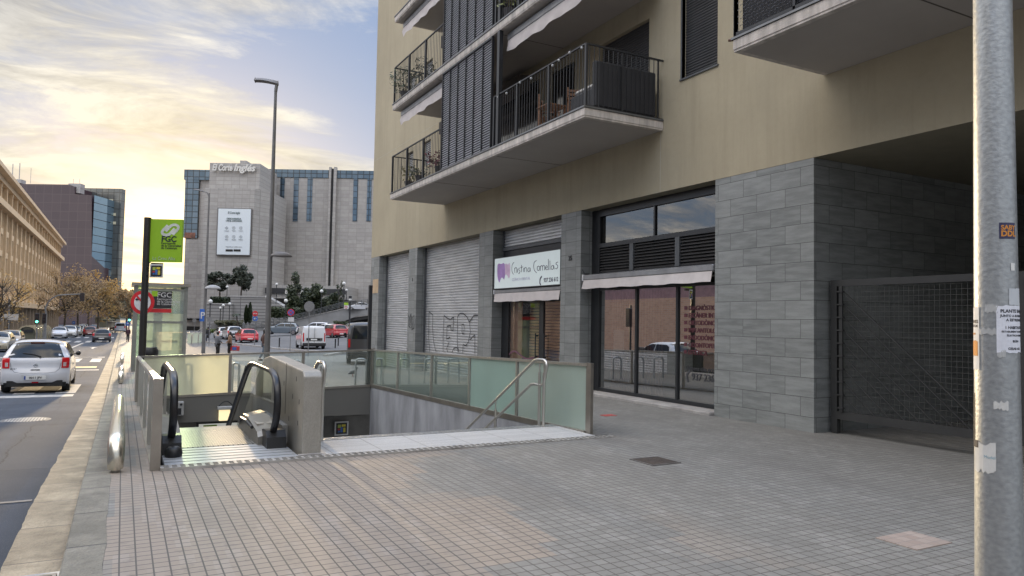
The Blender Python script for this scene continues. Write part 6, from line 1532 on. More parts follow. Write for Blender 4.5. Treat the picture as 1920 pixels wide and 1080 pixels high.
sign_on_post('road_sign', 'grey back of a triangular sign just right of the second lamp', 393, 600, 648, 7, 'tri')
sign_on_post('road_sign', 'small grey round sign back left of the second lamp pole', 364.5, 601, 634, 4.0, 'back')
q = gp(690,722); t = thing('dark_post', 'tall thin dark square post at the stairwell corner before the graphite van', 'post', q)
z = wpx(691.5,535,(q.x*F0.x+q.y*F0.y)).z; mb = MB(); mb.box(q.x-.045,q.y-.045,q.z-.05,q.x+.045,q.y+.045,z); mb.build('post', DARK, t)
# bollards
for px, py, pt, lb in ((523.5,651,633,'black bollard on the plaza kerb right of the tall lamp'),(628.5,653,635,'black bollard right of the delivery van, nearer one'),(634,649,632,'black bollard right of the delivery van, farther one')):
    q = gp(px,py); t = thing('bollard', lb, 'bollard', q, 0, 'bollards along the parking kerb'); z = wpx(px,pt,q.x*F0.x+q.y*F0.y).z
    mb = MB(); mb.lathe([(.055,-.05),(.055,z-q.z-.08),(.065,z-q.z-.06),(.065,z-q.z-.02),(.04,z-q.z),(0,z-q.z)], q, 12); mb.build('shaft', DARK, t, smooth=2)
# bicycle hoops
def hoop(px, py, wpx_, tpy, lb, edge=False, m_=None):
    q = gp(px, py); d = q.x*F0.x+q.y*F0.y; z = wpx(px, tpy, d).z; w_ = wpx_*d/1370
    t = thing('bike_stand', lb, 'bike stand', q, 0, 'bicycle stands on the plaza'); dr = Vector((math.cos(-YAW),math.sin(-YAW),0)) if not edge else Vector((.35,.94,0)); w_ = w_ if not edge else .75
    a, b = q-dr*w_/2, q+dr*w_/2; r = min(.09, w_*.3)
    mb = MB(); mb.tube([a,Vector((a.x,a.y,z-r)),Vector((a.x,a.y,z-r*.3))+dr*(r*.3),Vector((a.x,a.y,z))+dr*r,Vector((b.x,b.y,z))-dr*r,Vector((b.x,b.y,z-r*.3))-dr*(r*.3),Vector((b.x,b.y,z-r)),b], .03, 10); mb.build('hoop', S('hoop_steel', (0.33,0.35,0.36), 0.4, 0.6), t, smooth=2)
for a in ((441,733,12,681,'bike stand seen through clear glass just left of the escalator handrail'),(352,736,12,683,'bike stand showing through the yellowish frosted glass'),(676,722,20,673,'bike stand in front of the graphite van'),(712,721,13,673,'first bike stand behind the green glass barrier, by its corner'),(758,720,17,673,'second bike stand behind the green glass barrier'),(806,719,20,673,'third bike stand behind the green glass barrier'),(850,718,20,673,'fourth bike stand behind the green glass barrier, next to the frosted pane')): hoop(*a)
hoop(557,705,10,676,'bike stand peeping over the concrete parapet')
# pigeon
q = gp(661,706); t = thing('pigeon', 'grey pigeon on the pavement between the legs of a bike stand', 'bird', q)
mb = MB()
mb.tube([q+Vector((-.15,0,.09)),q+Vector((-.07,0,.13)),q+Vector((.02,0,.15)),q+Vector((.09,0,.18)),q+Vector((.12,0,.24)),q+Vector((.14,0,.29)),q+Vector((.19,0,.285))],[.012,.05,.065,.05,.03,.032,.004],10); mb.build('body', S('pigeon_grey', (0.06,0.065,0.07), 0.7), t, smooth=True)
for dy in (-.025,.025):
    mb = MB(); mb.tube([q+Vector((.0,dy,.10)),q+Vector((.01,dy,0))],.007,5); mb.build('leg', S('pigeon_leg', (0.3,0.1,0.08), 0.7), t)
# lift shelter
LY = 33.0
def lx_(px, py=640): return on(1, LY, px, py)
x0, x1 = lx_(248).x, lx_(349).x; z1 = lx_(300,531).z; z0 = G(1,LY)
t = thing('lift_shelter', 'glass lift shelter with a steel frame and a dark station panel', 'shelter', ((x0+x1)/2,LY,z0))
TD = 2.2
for (a, b) in ((x0,LY),(x1-.14,LY),(x0,LY+TD),(x1-.14,LY+TD)):
    mb = MB(); mb.box(a,b,z0-.1,a+.14,b+.14,z1-.12); mb.build('frame_post', S('lift_frame', (0.27,0.28,0.26), 0.4, 0.6), t)
mb = MB(); mb.box(lx_(262).x,LY-.02,z0,lx_(262).x+.07,LY+.05,z1-.12); mb.build('frame_post', S('lift_frame', (0,0,0)), t)
mb = MB(); mb.box(x0-.1,LY-.12,z1-.12,x1+.1,LY+TD+.25,z1); mb.build('roof', SATIN, t)
LG = glassmat('lift_glass', (0.62,0.78,0.72), .10, frost=(0.50,0.62,0.54), ff=.30)
LGF = glassmat('lift_frosted', (0.7,0.8,0.72), .06, frost=(0.62,0.68,0.52), ff=.75)
zd = lambda py: lx_(300,py).z
def pane(xa, xb, za, zb2, y, m_): mb = MB(); mb.add([(xa,y,za),(xb,y,za),(xb,y,zb2),(xa,y,zb2)], [(0,1,2,3)]); mb.build('glass_panel', m_, t)
pane(x0+.14, lx_(262).x, z0, z1-.12, LY+.03, LG); pane(lx_(262).x+.07, x1-.14, zd(588), zd(541), LY+.03, LG); pane(lx_(262).x+.07, x1-.14, z0+.1, zd(588), LY+.04, LGF)
pane(x0+.14, x1-.14, z0, z1-.12, LY+TD, LG)
for xx in (x0+.07, x1-.07): mb = MB(); mb.add([(xx,LY+.14,z0),(xx,LY+TD,z0),(xx,LY+TD,z1-.12),(xx,LY+.14,z1-.12)], [(0,1,2,3)]); mb.build('glass_panel', LG, t)
a, b = lx_(284).x, lx_(319).x
mb = MB(); mb.box(a,LY-.03,zd(578),b,LY+.02,zd(546)); o = mb.build('station_panel', DARK, t)
for nm, s_, px, py, sz, m_ in (('lettering','FGC',294,557,9.5,SWH),('lettering','Ferrocarrils',294,562.5,4.2,SWH),('lettering','de la Generalitat',294,567,4.2,SWH),('lettering','de Catalunya',294,571.5,4.2,SWH)):
    p_ = lx_(px,py); text_mb(s_, sz*.030, Vector((p_.x,LY-.035,p_.z)), (1,0,0), (0,0,1), .004, .01).build(nm, m_, o)
mb = MB(); mb.box(lx_(281).x,LY-.05,zd(556),lx_(292).x,LY-.03,zd(546)); mb.build('green_corner', GRN, o)
mb = MB(); mb.box(lx_(278).x,LY-.05,zd(586),lx_(319).x,LY-.0,zd(579)); mb.build('red_strip', RED, t)
for py in (543, 604): mb = MB(); mb.box(lx_(264).x,LY-.01,zd(py)-.05,x1-.14,LY+.05,zd(py)+.05); mb.build('cross_rail', S('lift_frame', (0,0,0)), t)
mb = MB(); mb.box(lx_(289).x,LY+.9,z0,lx_(305).x,LY+1.5,zd(560)); mb.build('lift_cabin', S('cabin_grey', (0.22,0.26,0.25), 0.5, 0.2), t)
mb = MB(); mb.box(lx_(270).x,LY+.3,zd(640)-.05,x1-.3,LY+.36,zd(640)+.05); mb.build('handrail', DARK, t)
# litter bin behind the totem
q = on(1,24.5,282,665); t = thing('litter_bin', 'black litter bin just right of the totem pole', 'bin', (q.x,24.5,G(q.x,24.5)))
zb0 = G(q.x,24.5); zt0 = on(1,24.5,282,651).z; mb = MB(); mb.lathe([(0,0),(.17,0),(.2,.1),(.2,zt0-zb0-.22),(.22,zt0-zb0-.2),(.22,zt0-zb0-.1),(.16,zt0-zb0),(0,zt0-zb0)], (q.x,24.5,zb0), 18); mb.build('bin_body', BLACK, t, smooth=2)
# ================================================================ department store (camera-facing frame)
FR = -YAW
def frame_thing(name, label, cat, dep, px, py=600, group=None):
    u, z = uz(px, py, dep); p = W(u, dep, 0); g = G(p.x, p.y)
    return thing(name, label, cat, (p.x, p.y, g), FR, group)
def fbox(t, name, m, px0, px1, pyt, pyb, dep, th, **k):     # box given by its outline, distance and thickness, built in the thing's own frame
    u0, z1 = uz(px0, (pyt+pyb)/2, dep)[0], uz((px0+px1)/2, pyt, dep)[1]; u1, z0 = uz(px1, (pyt+pyb)/2, dep)[0], uz((px0+px1)/2, pyb, dep)[1]
    mb = MB(); mb.M = Matrix.Rotation(FR, 4, 'Z'); mb.box(u0, dep, z0, u1, dep+th, z1); return mb.build(name, m, t, **k)
def fprism(t, name, m, pts, dep, th, **k):
    mb = MB(); mb.M = Matrix.Rotation(FR, 4, 'Z'); P = []
    for x, y in pts: u, z = uz(x, y, dep); P.append((u, dep, z))
    mb.prism(P, (0, th, 0)); return mb.build(name, m, t, **k)
DEPT = 180.0
SW_ = brickmat('store_stone', (0.34,0.32,0.30), (0.42,0.395,0.37), (0.25,0.235,0.22), 2.1, 0.95, 'xz', 0.045, 0.0, 0.75, (0,0), 0.1, var=0.3, mfade=0.02)
SWD = brickmat('store_stone_front', (0.35,0.33,0.31), (0.42,0.40,0.375), (0.25,0.235,0.22), 1.8, 0.9, 'xz', 0.05, 0.0, 0.75, (0,0), 0.1, var=0.25, mfade=0.02)
CW = brickmat('store_glazing', (0.06,0.10,0.14), (0.12,0.17,0.22), (0.02,0.025,0.03), 1.45, 1.45, 'xz', 0.09, 0.0, 0.12, (0,0), 0.05, var=0.2, mfade=0.0)
CW.node_tree.nodes['Principled BSDF'].inputs['Metallic'].default_value = 0.35
st = frame_thing('department_store', 'huge grey stone department store with blue glazing strips and a white banner', 'building', DEPT, 520)
fbox(st, 'wall', SW_, 346, 760, 333, 625, DEPT, 40)
fbox(st, 'upper_glazing', CW, 491, 760, 319, 333.5, DEPT-.2, 39)
fbox(st, 'upper_glazing', CW, 345.2, 392, 318, 337, DEPT-.6, 39)
fbox(st, 'side_glazing', CW, 345.4, 372, 336.5, 446, DEPT-.5, 3)
fbox(st, 'side_glazing', mat('sunset_glass', (0.16,0.06,0.04), 0.15, 0.3, var=0.4, vs=0.8), 346, 366, 436, 446, DEPT-.55, 1)
fbox(st, 'lower_wall', SW_, 344, 392, 449, 625, DEPT-3, 3)
for a, b in ((524.6,532.7),(550,559),(575.7,585),(662,670.5),(688,696)):
    fbox(st, 'window_strip', CW, a, b, 333, 415, DEPT-.12, 1)
for a, b in ((617.5,622.5),): fbox(st, 'dark_groove', S('groove_dark', (0.02,0.022,0.024), 0.5), a, b, 316, 537, DEPT-.35, .3)
for a, b in ((613.5,617.5),(622.5,627.5)): fbox(st, 'stone_rib', SWD, a, b, 313, 560, DEPT-1.0, 1)
fbox(st, 'dark_groove', S('groove_dark', (0,0,0)), 501, 506, 362, 560, DEPT-.4, .3)
fbox(st, 'roof_plant', S('plant_dark', (0.09,0.075,0.07), 0.7), 490, 505, 320, 337, DEPT-.4, 3)
fbox(st, 'canopy_wall', SWD, 486, 646, 535, 560, DEPT-14, 14)
fbox(st, 'canopy_band', S('canopy_black', (0.03,0.03,0.032), 0.5), 497, 648, 541, 551, DEPT-14.4, .35)
tb_ = frame_thing('stair_tower', 'projecting stone tower block of the store with white script lettering on top', 'building', 166, 440)
TD_ = 166.0
fbox(tb_, 'upper_wall', SWD, 392.7, 487, 306, 354, TD_, 12)
fbox(tb_, 'parapet', S('pale_stone', (0.36,0.34,0.32), 0.8), 450, 462, 301, 306, TD_+1, 3)
mb = MB(); mb.M = Matrix.Rotation(FR, 4, 'Z')
u = lambda x, y=450: uz(x, y, TD_)[0]; zt2, zb2 = uz(440,353,TD_-3)[1], -4
A = [(u(391.5),TD_-3),(u(483),TD_-3),(u(504),TD_+1.5),(u(504),TD_+12),(u(391.5),TD_+12)]
n = len(A); mb.add([(x,y,zb2) for x,y in A]+[(x,y,zt2) for x,y in A], [tuple(range(n)),tuple(range(2*n-1,n-1,-1))]+[(i,n+i,n+(i+1)%n,(i+1)%n) for i in range(n)]); mb.build('wall', SWD, tb_)
bn_ = frame_thing('wall_banner', 'large white app banner hanging on the stone tower', 'banner', TD_-3.6, 438)
BD = TD_-3.5
fbox(bn_, 'frame', S('banner_frame', (0.16,0.15,0.145), 0.5, 0.4), 406.3, 470.8, 390, 479.5, BD, .35)
fbox(bn_, 'sheet', mat('banner_sheet', (0.66,0.71,0.74), 0.7, var=0.02), 408, 469, 391.5, 477.5, BD-.15, .1)
def ftext(t, body, px, py, hpx, dep, m, maxpx=None, bold=0.0, shear=0.0, name='lettering', align='LEFT', ext=.03):
    u0, z0 = uz(px, py, dep); kx = dep/1370
    tm = text_mb(body, hpx*kx, W(u0, dep, z0), R0, (0,0,1), ext, bold, shear, align, maxw=(maxpx*kx if maxpx else None)); return tm.build(name, m, t)
INKG = S('banner_ink', (0.06,0.10,0.10), 0.6)
ftext(bn_, 'El Corte Inglés', 438.5, 401, 6.5, BD-.2, INKG, 23, 0, .25, align='CENTER')
ftext(bn_, 'DESCARREGA', 438.5, 411.5, 4.2, BD-.2, INKG, 27, .02, align='CENTER'); ftext(bn_, "L'APP EL CORTE INGLÉS", 438.5, 415.5, 4.0, BD-.2, INKG, 30, .02, align='CENTER')
for i in range(3):
    for j in range(2):
        cx, cy_ = 425+13.2*i, 427.5+16.5*j
        u0, z0 = uz(cx, cy_, BD-.2); kx = BD/1370; c = W(u0, BD-.2, z0)
        mb = MB(); r = 3.1*kx; mb.disc(c, r, (-F0.x,-F0.y,0), .04, 6 if (i+j)%3 else 4, r*.86); mb.disc(c, r*.25, (-F0.x,-F0.y,0), .04, 8); mb.build('icon', S('icon_grey', (0.2,0.22,0.24), 0.6), bn_)
        ftext(bn_, ('Compra','Tiquet','Cartera','Vídeos','Targeta','Ofertes')[i+3*j], cx, cy_+6.2, 2.6, BD-.2, S('icon_grey', (0,0,0)), align='CENTER')
ftext(bn_, 'Disponible per a mòbil i tauleta', 438.5, 463.5, 2.4, BD-.2, S('icon_grey', (0,0,0)), align='CENTER')
for a, b in ((423,436.5),(438,451)): fbox(bn_, 'store_badge', BLACK, a, b, 467.5, 471.5, BD-.2, .05)
LGT = mat('lettering_white', (0.62,0.60,0.56), 0.5, var=0.02)
rs = frame_thing('roof_lettering', 'white script shop lettering along the top of the stone tower', 'sign', TD_-.6, 438, 320)
ftext(rs, 'El Corte', 398.5, 319.5, 17, TD_-.35, LGT, 38, .035, .28, ext=.3); ftext(rs, 'Inglés', 438.5, 320.5, 18, TD_-.35, LGT, 41, .035, .28, ext=.3)
rs = frame_thing('entrance_lettering', 'small white script shop lettering on the black canopy band behind the trees', 'sign', DEPT-15, 560, 546)
ftext(rs, 'El Corte Inglés', 534, 550, 12, DEPT-14.6, LGT, 46, .04, .28, ext=.1)
# dark glass garage entrance at the left foot
fbox(st, 'garage_opening', BLACK, 346, 386, 612, 628, DEPT-3.3, .2); fbox(st, 'ledge', S('pale_stone', (0,0,0)), 344, 388, 594, 597, DEPT-4.2, 1.2); fbox(st, 'shadow_gap', BLACK, 346, 386, 597, 600, DEPT-3.2, .1)

# ---- terraced retaining walls
GRV = brickmat('grooved_wall', (0.27,0.265,0.255), (0.33,0.32,0.31), (0.085,0.08,0.08), 60, 0.62, 'xz', 0.06, 0.0, 0.8, (0,0), 0.4, var=0.2, mfade=0.02)
t = frame_thing('retaining_wall', 'terraced grey retaining wall with long horizontal grooves below the tower', 'wall', 143.4, 450)
fprism(t, 'upper_wall', GRV, [(432,640),(432,556),(500,556.5),(530,573),(560,640)], 143.4, 3)
fprism(t, 'lower_wall', GRV, [(388,640),(388,570),(434,570),(434,640)], 142.3, 3)
fbox(t, 'coping', S('coping_pale', (0.38,0.37,0.36), 0.8), 431, 500, 554.5, 557, 143.3, 3.3); fbox(t, 'coping', S('coping_pale', (0,0,0)), 387, 433, 568.5, 570.5, 142.2, 3.3)
t = frame_thing('planter_wall', 'low stone planter wall at the foot of the terraced wall', 'wall', 135.7, 410)
fprism(t, 'body', S('planter_stone', (0.22,0.215,0.21), 0.85), [(396,625),(396,607),(404,604),(455,606),(455,625)], 135.7, 2)
# ---- ramp with railing
t = frame_thing('ramp', 'concrete vehicle ramp climbing right towards the store above the parked cars', 'ramp', 129.1, 600)
RC = mat('ramp_concrete', (0.25,0.25,0.25), 0.85, var=0.12, vs=0.5, bump=0.1, bs=6)
fprism(t, 'parapet', RC, [(455,640),(455,617),(500,611),(560,598),(645,579),(705,576),(705,589),(668,593),(640,604),(632,640)], 129.1, .5)
fprism(t, 'deck', S('deck_dark', (0.04,0.04,0.04), 0.9), [(632,604),(705,590),(705,594),(632,608)], 129.4, 9)
fprism(t, 'parapet_coping', S('coping_pale', (0,0,0)), [(455,617.5),(455,615.5),(500,609.5),(560,596.5),(645,577.5),(705,574.5),(705,576.5),(645,579.5),(560,598.5),(500,611.5)], 129.0, .8)
fprism(t, 'underpass_back', BLACK, [(630,640),(630,600),(705,590),(705,640)], 133.5, .5)
rl = [(455,608),(500,602),(560,589),(645,566),(705,560)]
mb = MB()
for k in range(4):
    P = [W(*((lambda q: (q[0], 128.8, q[1]))(uz(x, y+k*2.6, 128.8)))) for x, y in rl]; mb.tube(P, .045, 5)
mb.build('railing', S('rail_grey', (0.12,0.125,0.125), 0.5, 0.4), t)
for x in range(458, 704, 11):
    y = interp(rl, x) if False else None
    for (xa, ya), (xb, yb) in zip(rl, rl[1:]):
        if xa <= x <= xb: y = lerp(ya, yb, (x-xa)/(xb-xa))
    u0, z0 = uz(x, y-.5, 128.8); u1, z1_ = uz(x, y+10.5, 128.8)
    mb = MB(); mb.tube([W(u0,128.8,z0), W(u0,128.8,z1_)], .05, 5); mb.build('rail_post', S('rail_grey', (0,0,0)), t)
# white car up on the ramp
u0, z0 = uz(697, 583, 130.2); q = W(u0, 130.2, z0)
vehicle('sedan', 4.5, 1.8, 1.45, paint('white', (0,0,0)), 'parked_car', 'white estate car up on the ramp beside the building corner', 'car', (q.x,q.y,q.z+.05), math.radians(-12+90), None)

# ================================================================ vegetation
def leafmat(name, c1, c2, tr=0.3):
    m, nt, b, o = newmat(name); b.inputs['Roughness'].default_value = 0.6
    rnd_ = nd(nt, 'ShaderNodeNewGeometry').outputs['Random Per Island']
    cc = mixc(nt, rnd_, c1, c2); nt.links.new(cc, b.inputs['Base Color'])
    tl = nd(nt, 'ShaderNodeBsdfTranslucent'); nt.links.new(cc, tl.inputs[0]); mx = nd(nt, 'ShaderNodeMixShader'); mx.inputs[0].default_value = tr
    nt.links.new(b.outputs[0], mx.inputs[1]); nt.links.new(tl.outputs[0], mx.inputs[2]); nt.links.new(mx.outputs[0], o.inputs[0]); return m
BARK = mat('bark', (0.10,0.08,0.06), 0.9, var=0.3, vs=6, bump=0.4, bs=20)
L_OL = leafmat('olive_leaves', (0.035,0.045,0.030), (0.085,0.095,0.07)); L_DK = leafmat('dark_leaves', (0.02,0.03,0.015), (0.07,0.085,0.04))
L_AU = leafmat('autumn_leaves', (0.22,0.145,0.075), (0.42,0.30,0.15), .4); L_AG = leafmat('yellow_leaves', (0.27,0.17,0.06), (0.46,0.31,0.11), .45)
L_GG = leafmat('grey_green_leaves', (0.08,0.085,0.05), (0.17,0.16,0.10), .35); L_CY = leafmat('cypress_leaves', (0.012,0.022,0.010), (0.035,0.05,0.02), .1)
def crown(mb, rnd, c, rad, n, leaf, clumps=14, flat=1.0):
    cl = []
    for _ in range(clumps):
        while True:
            v = Vector((rnd.uniform(-1,1), rnd.uniform(-1,1), rnd.uniform(-1,1)))
            if .25 < v.length < 1: break
        cl.append((v, rnd.uniform(.22,.42)))
    for i in range(n):
        v, r = cl[rnd.randrange(clumps)]
        w = Vector((rnd.gauss(0,1),rnd.gauss(0,1),rnd.gauss(0,1))); w = w.normalized()*(r*rnd.random()**.45)
        p = v+w; p = Vector((c[0]+p.x*rad[0], c[1]+p.y*rad[1], c[2]+p.z*rad[2]))
        u_ = Vector((rnd.uniform(-1,1),rnd.uniform(-1,1),rnd.uniform(-1,1))).normalized(); w2 = u_.orthogonal().normalized(); s = leaf*rnd.uniform(.6,1.3)
        mb.add([p-u_*s, p+w2*s*.55, p+u_*s, p-w2*s*.55], [(0,1,2,3)])
    return cl
def tree(name, label, cat, base, h, rad, lm, n, leaf, seed, trunk=.18, group=None, clumps=16, th=.35, bare=0):
    rnd = random.Random(seed); base = Vector(base); t = thing(name, label, cat, base, 0, group)
    cz = h-rad[2]; mb = MB(); c = (base.x, base.y, base.z+cz)
    cm = MB(); cl = crown(cm, rnd, c, rad, n, leaf, clumps)
    fork = base+Vector((rnd.uniform(-.1,.1),rnd.uniform(-.1,.1),h*th)); mb.tube([base-Vector((0,0,.2)), base.lerp(fork,.5)+Vector((rnd.uniform(-.08,.08),0,0)), fork], [trunk,trunk*.85,trunk*.7], 8)
    for v, r in cl:
        e = Vector((c[0]+v.x*rad[0]*.9, c[1]+v.y*rad[1]*.9, c[2]+v.z*rad[2]*.9)); m_ = fork.lerp(e,.5)+Vector((rnd.uniform(-.3,.3),rnd.uniform(-.3,.3),rnd.uniform(0,.4)))
        mb.tube([fork, m_, e], [trunk*.45,trunk*.25,.02], 5)
        for _ in range(2+bare):
            e2 = e+Vector((rnd.uniform(-1,1)*rad[0]*.35,rnd.uniform(-1,1)*rad[1]*.35,rnd.uniform(-.2,.8)*rad[2]*.35)); mb.tube([m_.lerp(e,.5), e2], [trunk*.14,.012], 4)
    mb.build('trunk', BARK, t); cm.build('crown', lm, t); return t
def ftree(px, dep, pyt, pyb, wpx_, lm, name, label, n, leaf, seed, **k):
    u0, zb_ = uz(px, pyb, dep); zt_ = uz(px, pyt, dep)[1]; w_ = wpx_/2*dep/1370; h = zt_-zb_
    rz_ = k.pop('rz', .36)
    return tree(name, label, 'tree', W(u0, dep, zb_), h, (w_, w_*.8, h*rz_), lm, n, leaf, seed, **k)
ftree(412, 153.3, 512, 560, 42, L_OL, 'olive_tree', 'rounded grey green tree left of the lamp globe above the terraced wall', 2600, .32, 11, clumps=20)
ftree(452, 153.3, 501, 558, 46, L_OL, 'olive_tree', 'taller dark grey green tree right under the white banner', 3000, .32, 12, clumps=22)
ftree(560, 137.9, 520, 603, 52, L_DK, 'magnolia_tree', 'dark glossy leaved tree in front of the black canopy band', 3600, .34, 13, clumps=26, rz=.46, trunk=.14)
ftree(606, 139.0, 538, 600, 64, L_DK, 'magnolia_tree', 'wide dark tree reaching towards the building corner above the ramp', 3400, .32, 14, clumps=26, rz=.42, trunk=.14)
ftree(636, 137.9, 530, 582, 18, L_DK, 'young_tree', 'thin sparse young tree beside the pair of globe lamps', 260, .25, 15, clumps=9, rz=.45, trunk=.07)
def shrub(px0, px1, pyt, pyb, dep, label, n, seed, lm=L_DK, name='shrub', cat='shrub', leaf=.3):
    rnd = random.Random(seed); u0, zt_ = uz(px0, pyt, dep); u1, zb_ = uz(px1, pyb, dep); u1 = uz(px1, pyt, dep)[0]
    c = W((u0+u1)/2, dep, (zt_+zb_)/2); t = thing(name, label, cat, (c.x,c.y,zb_), FR)
    mb = MB(); mb.M = Matrix.Translation(Vector((c.x,c.y,0))) @ Matrix.Rotation(FR,4,'Z')
    for i in range(n):
        x = rnd.uniform(-1,1); z = rnd.uniform(-1,1); y = rnd.uniform(-1,1); p = Vector((x*(u1-u0)/2, y*1.2, (zt_+zb_)/2+z*(zt_-zb_)/2*(1-.25*abs(math.sin(x*7))*(z > 0))))
        a = Vector((rnd.uniform(-1,1),rnd.uniform(-1,1),rnd.uniform(-1,1))).normalized(); b = a.orthogonal().normalized(); s = leaf*rnd.uniform(.6,1.3)
        mb.add([p-a*s,p+b*s*.6,p+a*s,p-b*s*.6], [(0,1,2,3)])
    mb.build('foliage', lm, t)
    mb = MB(); mb.M = Matrix.Translation(Vector((c.x,c.y,0))) @ Matrix.Rotation(FR,4,'Z')
    for i in range(6): x = lerp(-.8,.8,i/5)*(u1-u0)/2; mb.tube([(x,0,zb_-.1),(x+.1,.1,(zt_+zb_)/2)], .04, 4)
    mb.build('stems', BARK, t)
shrub(399, 433, 557, 569, 144.5, 'clipped dark hedge on top of the lower terraced wall', 1600, 21, L_CY, 'hedge', 'hedge')
shrub(510, 560, 575, 596, 133.5, 'dark shrubs on the slope right of the tall lamp', 1500, 22)
shrub(628, 652, 603, 612, 128.0, 'low green bush at the foot of the ramp behind the parked cars', 500, 23, L_DK)
shrub(405, 452, 601, 608, 135.2, 'straggly planting on the low planter wall', 500, 24, L_GG)
shrub(388, 455, 618, 626, 132.4, 'strip of grass and low plants behind the parked white cars', 1200, 25, leafmat('grass_green', (0.08,0.12,0.03),(0.16,0.2,0.06)), 'planting', 'planting')
def cypress(px, pyt, pyb, wp, dep, label, seed):
    rnd = random.Random(seed); u0, zb_ = uz(px, pyb, dep); zt_ = uz(px, pyt, dep)[1]; p = W(u0, dep, zb_); w_ = wp/2*dep/1370
    t = thing('cypress_tree', label, 'tree', p, 0, 'cypresses at the terraced wall'); mb = MB()
    for i in range(900):
        f = rnd.random(); r = w_*(math.sin(min(1,(f*.9+.08))*PI)**.6)*(1-.3*f)*math.sqrt(rnd.random()); a = rnd.uniform(0,6.28)
        c = p+Vector((r*math.cos(a), r*math.sin(a), .2+f*(zt_-zb_-.2))); u_ = Vector((rnd.uniform(-.4,.4),rnd.uniform(-.4,.4),1)).normalized(); b = u_.orthogonal(); s = .25
        mb.add([c-u_*s,c+b*s*.4,c+u_*s,c-b*s*.4], [(0,1,2,3)])
    mb.build('crown', L_CY, t); mb = MB(); mb.tube([p-Vector((0,0,.2)), Vector((p.x,p.y,zt_-.5))], [.12,.03], 6); mb.build('trunk', BARK, t)
cypress(461, 573, 607, 8.5, 132.4, 'shorter left cypress of the pair beside the stop sign', 31); cypress(468, 568, 607, 9.5, 132.4, 'taller right cypress of the pair beside the stop sign', 32)
# small palm
dep = 132.4; u0, zb_ = uz(446, 611, dep); zt_ = uz(446, 590, dep)[1]; p = W(u0, dep, zb_); t = thing('palm_tree', 'small drooping palm in front of the terraced wall', 'tree', p)
mb = MB(); mb.tube([p, Vector((p.x-.15,p.y,(zb_+zt_)/2)), Vector((p.x-.3,p.y,zt_))], [.13,.11,.10], 8); mb.build('trunk', BARK, t)
mb = MB(); rnd = random.Random(5)
for k in range(18):
    a = 2*PI*k/18; e = rnd.uniform(.2,.7); pr = Vector((p.x-.3,p.y,zt_)); sd = Vector((-math.sin(a),math.cos(a),0))*.10; last = pr
    for j in range(4):
        nx = last+Vector((math.cos(a)*.22,math.sin(a)*.22,e*.22-.10*j)); mb.add([last+sd,last-sd,nx-sd,nx+sd], [(0,1,2,3)]); last = nx
mb.build('fronds', L_CY, t)
# globe lamps
GW = mat('lamp_globe', (0.62,0.62,0.60), 0.3, var=0.03)
labs2 = ['largest globe lamp, left of the terraced wall by the triangular sign','globe lamp with the lowest head of the three on the planter wall','middle globe lamp of the three on the planter wall','right globe lamp of the three on the planter wall','globe lamp between the two rounded trees above the wall','globe lamp just left of the tall street lamp pole','globe lamp right of the tall street lamp pole, by the canopy','globe lamp over the dark slope shrubs above the delivery van','globe lamp in front of the wide dark tree','highest globe lamp of the pair at the ramp top','smaller globe lamp just right of the highest one']
for (x, y, r, yb, dep), lb in zip([(394.6,565.3,3.9,640,96),(413.5,577.5,2.5,609,134.6),(418.8,572.6,2.8,607,134.6),(430.7,570,2.9,612,134.6),(426,538,2.6,560,147.8),(500.3,556.8,2.8,600,134.6),(518.7,533,2.6,568,141.2),(536,564,3.6,606,130.2),(603,546,3.2,606,130.2),(645,531.5,3.2,585,131.3),(649.7,544,2.4,585,132.4)], labs2):
    u0, z0 = uz(x, y, dep); zb_ = uz(x, yb, dep)[1]; c = W(u0, dep, z0); r *= dep/1370
    t = thing('globe_lamp', lb, 'lamp', (c.x,c.y,zb_), 0, 'globe lamps before the department store')
    mb = MB(); mb.lathe([(r*math.sin(PI*i/10), -r*math.cos(PI*i/10)) for i in range(11)], c, 16); mb.build('globe', GW, t, smooth=True)
    mb = MB(); mb.lathe([(r*.45,-r*1.15),(r*.55,-r*.9),(r*.3,-r*.85)], c, 10); mb.tube([(c.x,c.y,zb_-.2),(c.x,c.y,c.z-r)], .07, 8); mb.build('pole', DARK, t, smooth=2)
q = gp(654.5, 634); dl = q.x*F0.x+q.y*F0.y; c = wpx(655,561.5,dl)
t = thing('globe_lamp', 'lamp with dark cap above its globe on a thick black pole by the red car', 'lamp', q)
r = 3.0*dl/1370; c = Vector((q.x,q.y,c.z)); mb = MB(); mb.lathe([(r*math.sin(PI*i/10), -r*math.cos(PI*i/10)) for i in range(11)], c, 16); mb.build('globe', GW, t, smooth=True)
mb = MB(); mb.lathe([(r*1.0,r*.5),(r*1.0,r*2.2),(0,r*2.3)], c, 12); mb.build('cap', DARK, t); mb = MB(); mb.tube([(q.x,q.y,q.z-.1),(c.x,c.y,c.z-r)], .10, 10); mb.build('pole', DARK, t, smooth=2)
t = thing('shop_flag_sign', 'small green and white parking notice hanging beside the black capped lamp', 'sign', wpx(649,574,dl-.5)); 
a = wpx(649,570,dl-.3); b = wpx(649,576,dl-.3); k_ = dl/1370
for nm, c_, hh, m_ in (('green_top', a, 2.6, S('lime', (0,0,0))), ('white_panel', b, 3.6, SWH)):
    mb = MB(); mb.M = Matrix.Translation(c_) @ Matrix.Rotation(FR,4,'Z'); mb.box(-3.8*k_,-.02,-hh*k_,3.8*k_,.02,hh*k_); mb.build(nm, m_, t)
mb = MB(); mb.disc(b+NN*.03, 2.5*k_, NN, .01, 20, 1.7*k_); mb.build('ring', RED, t)
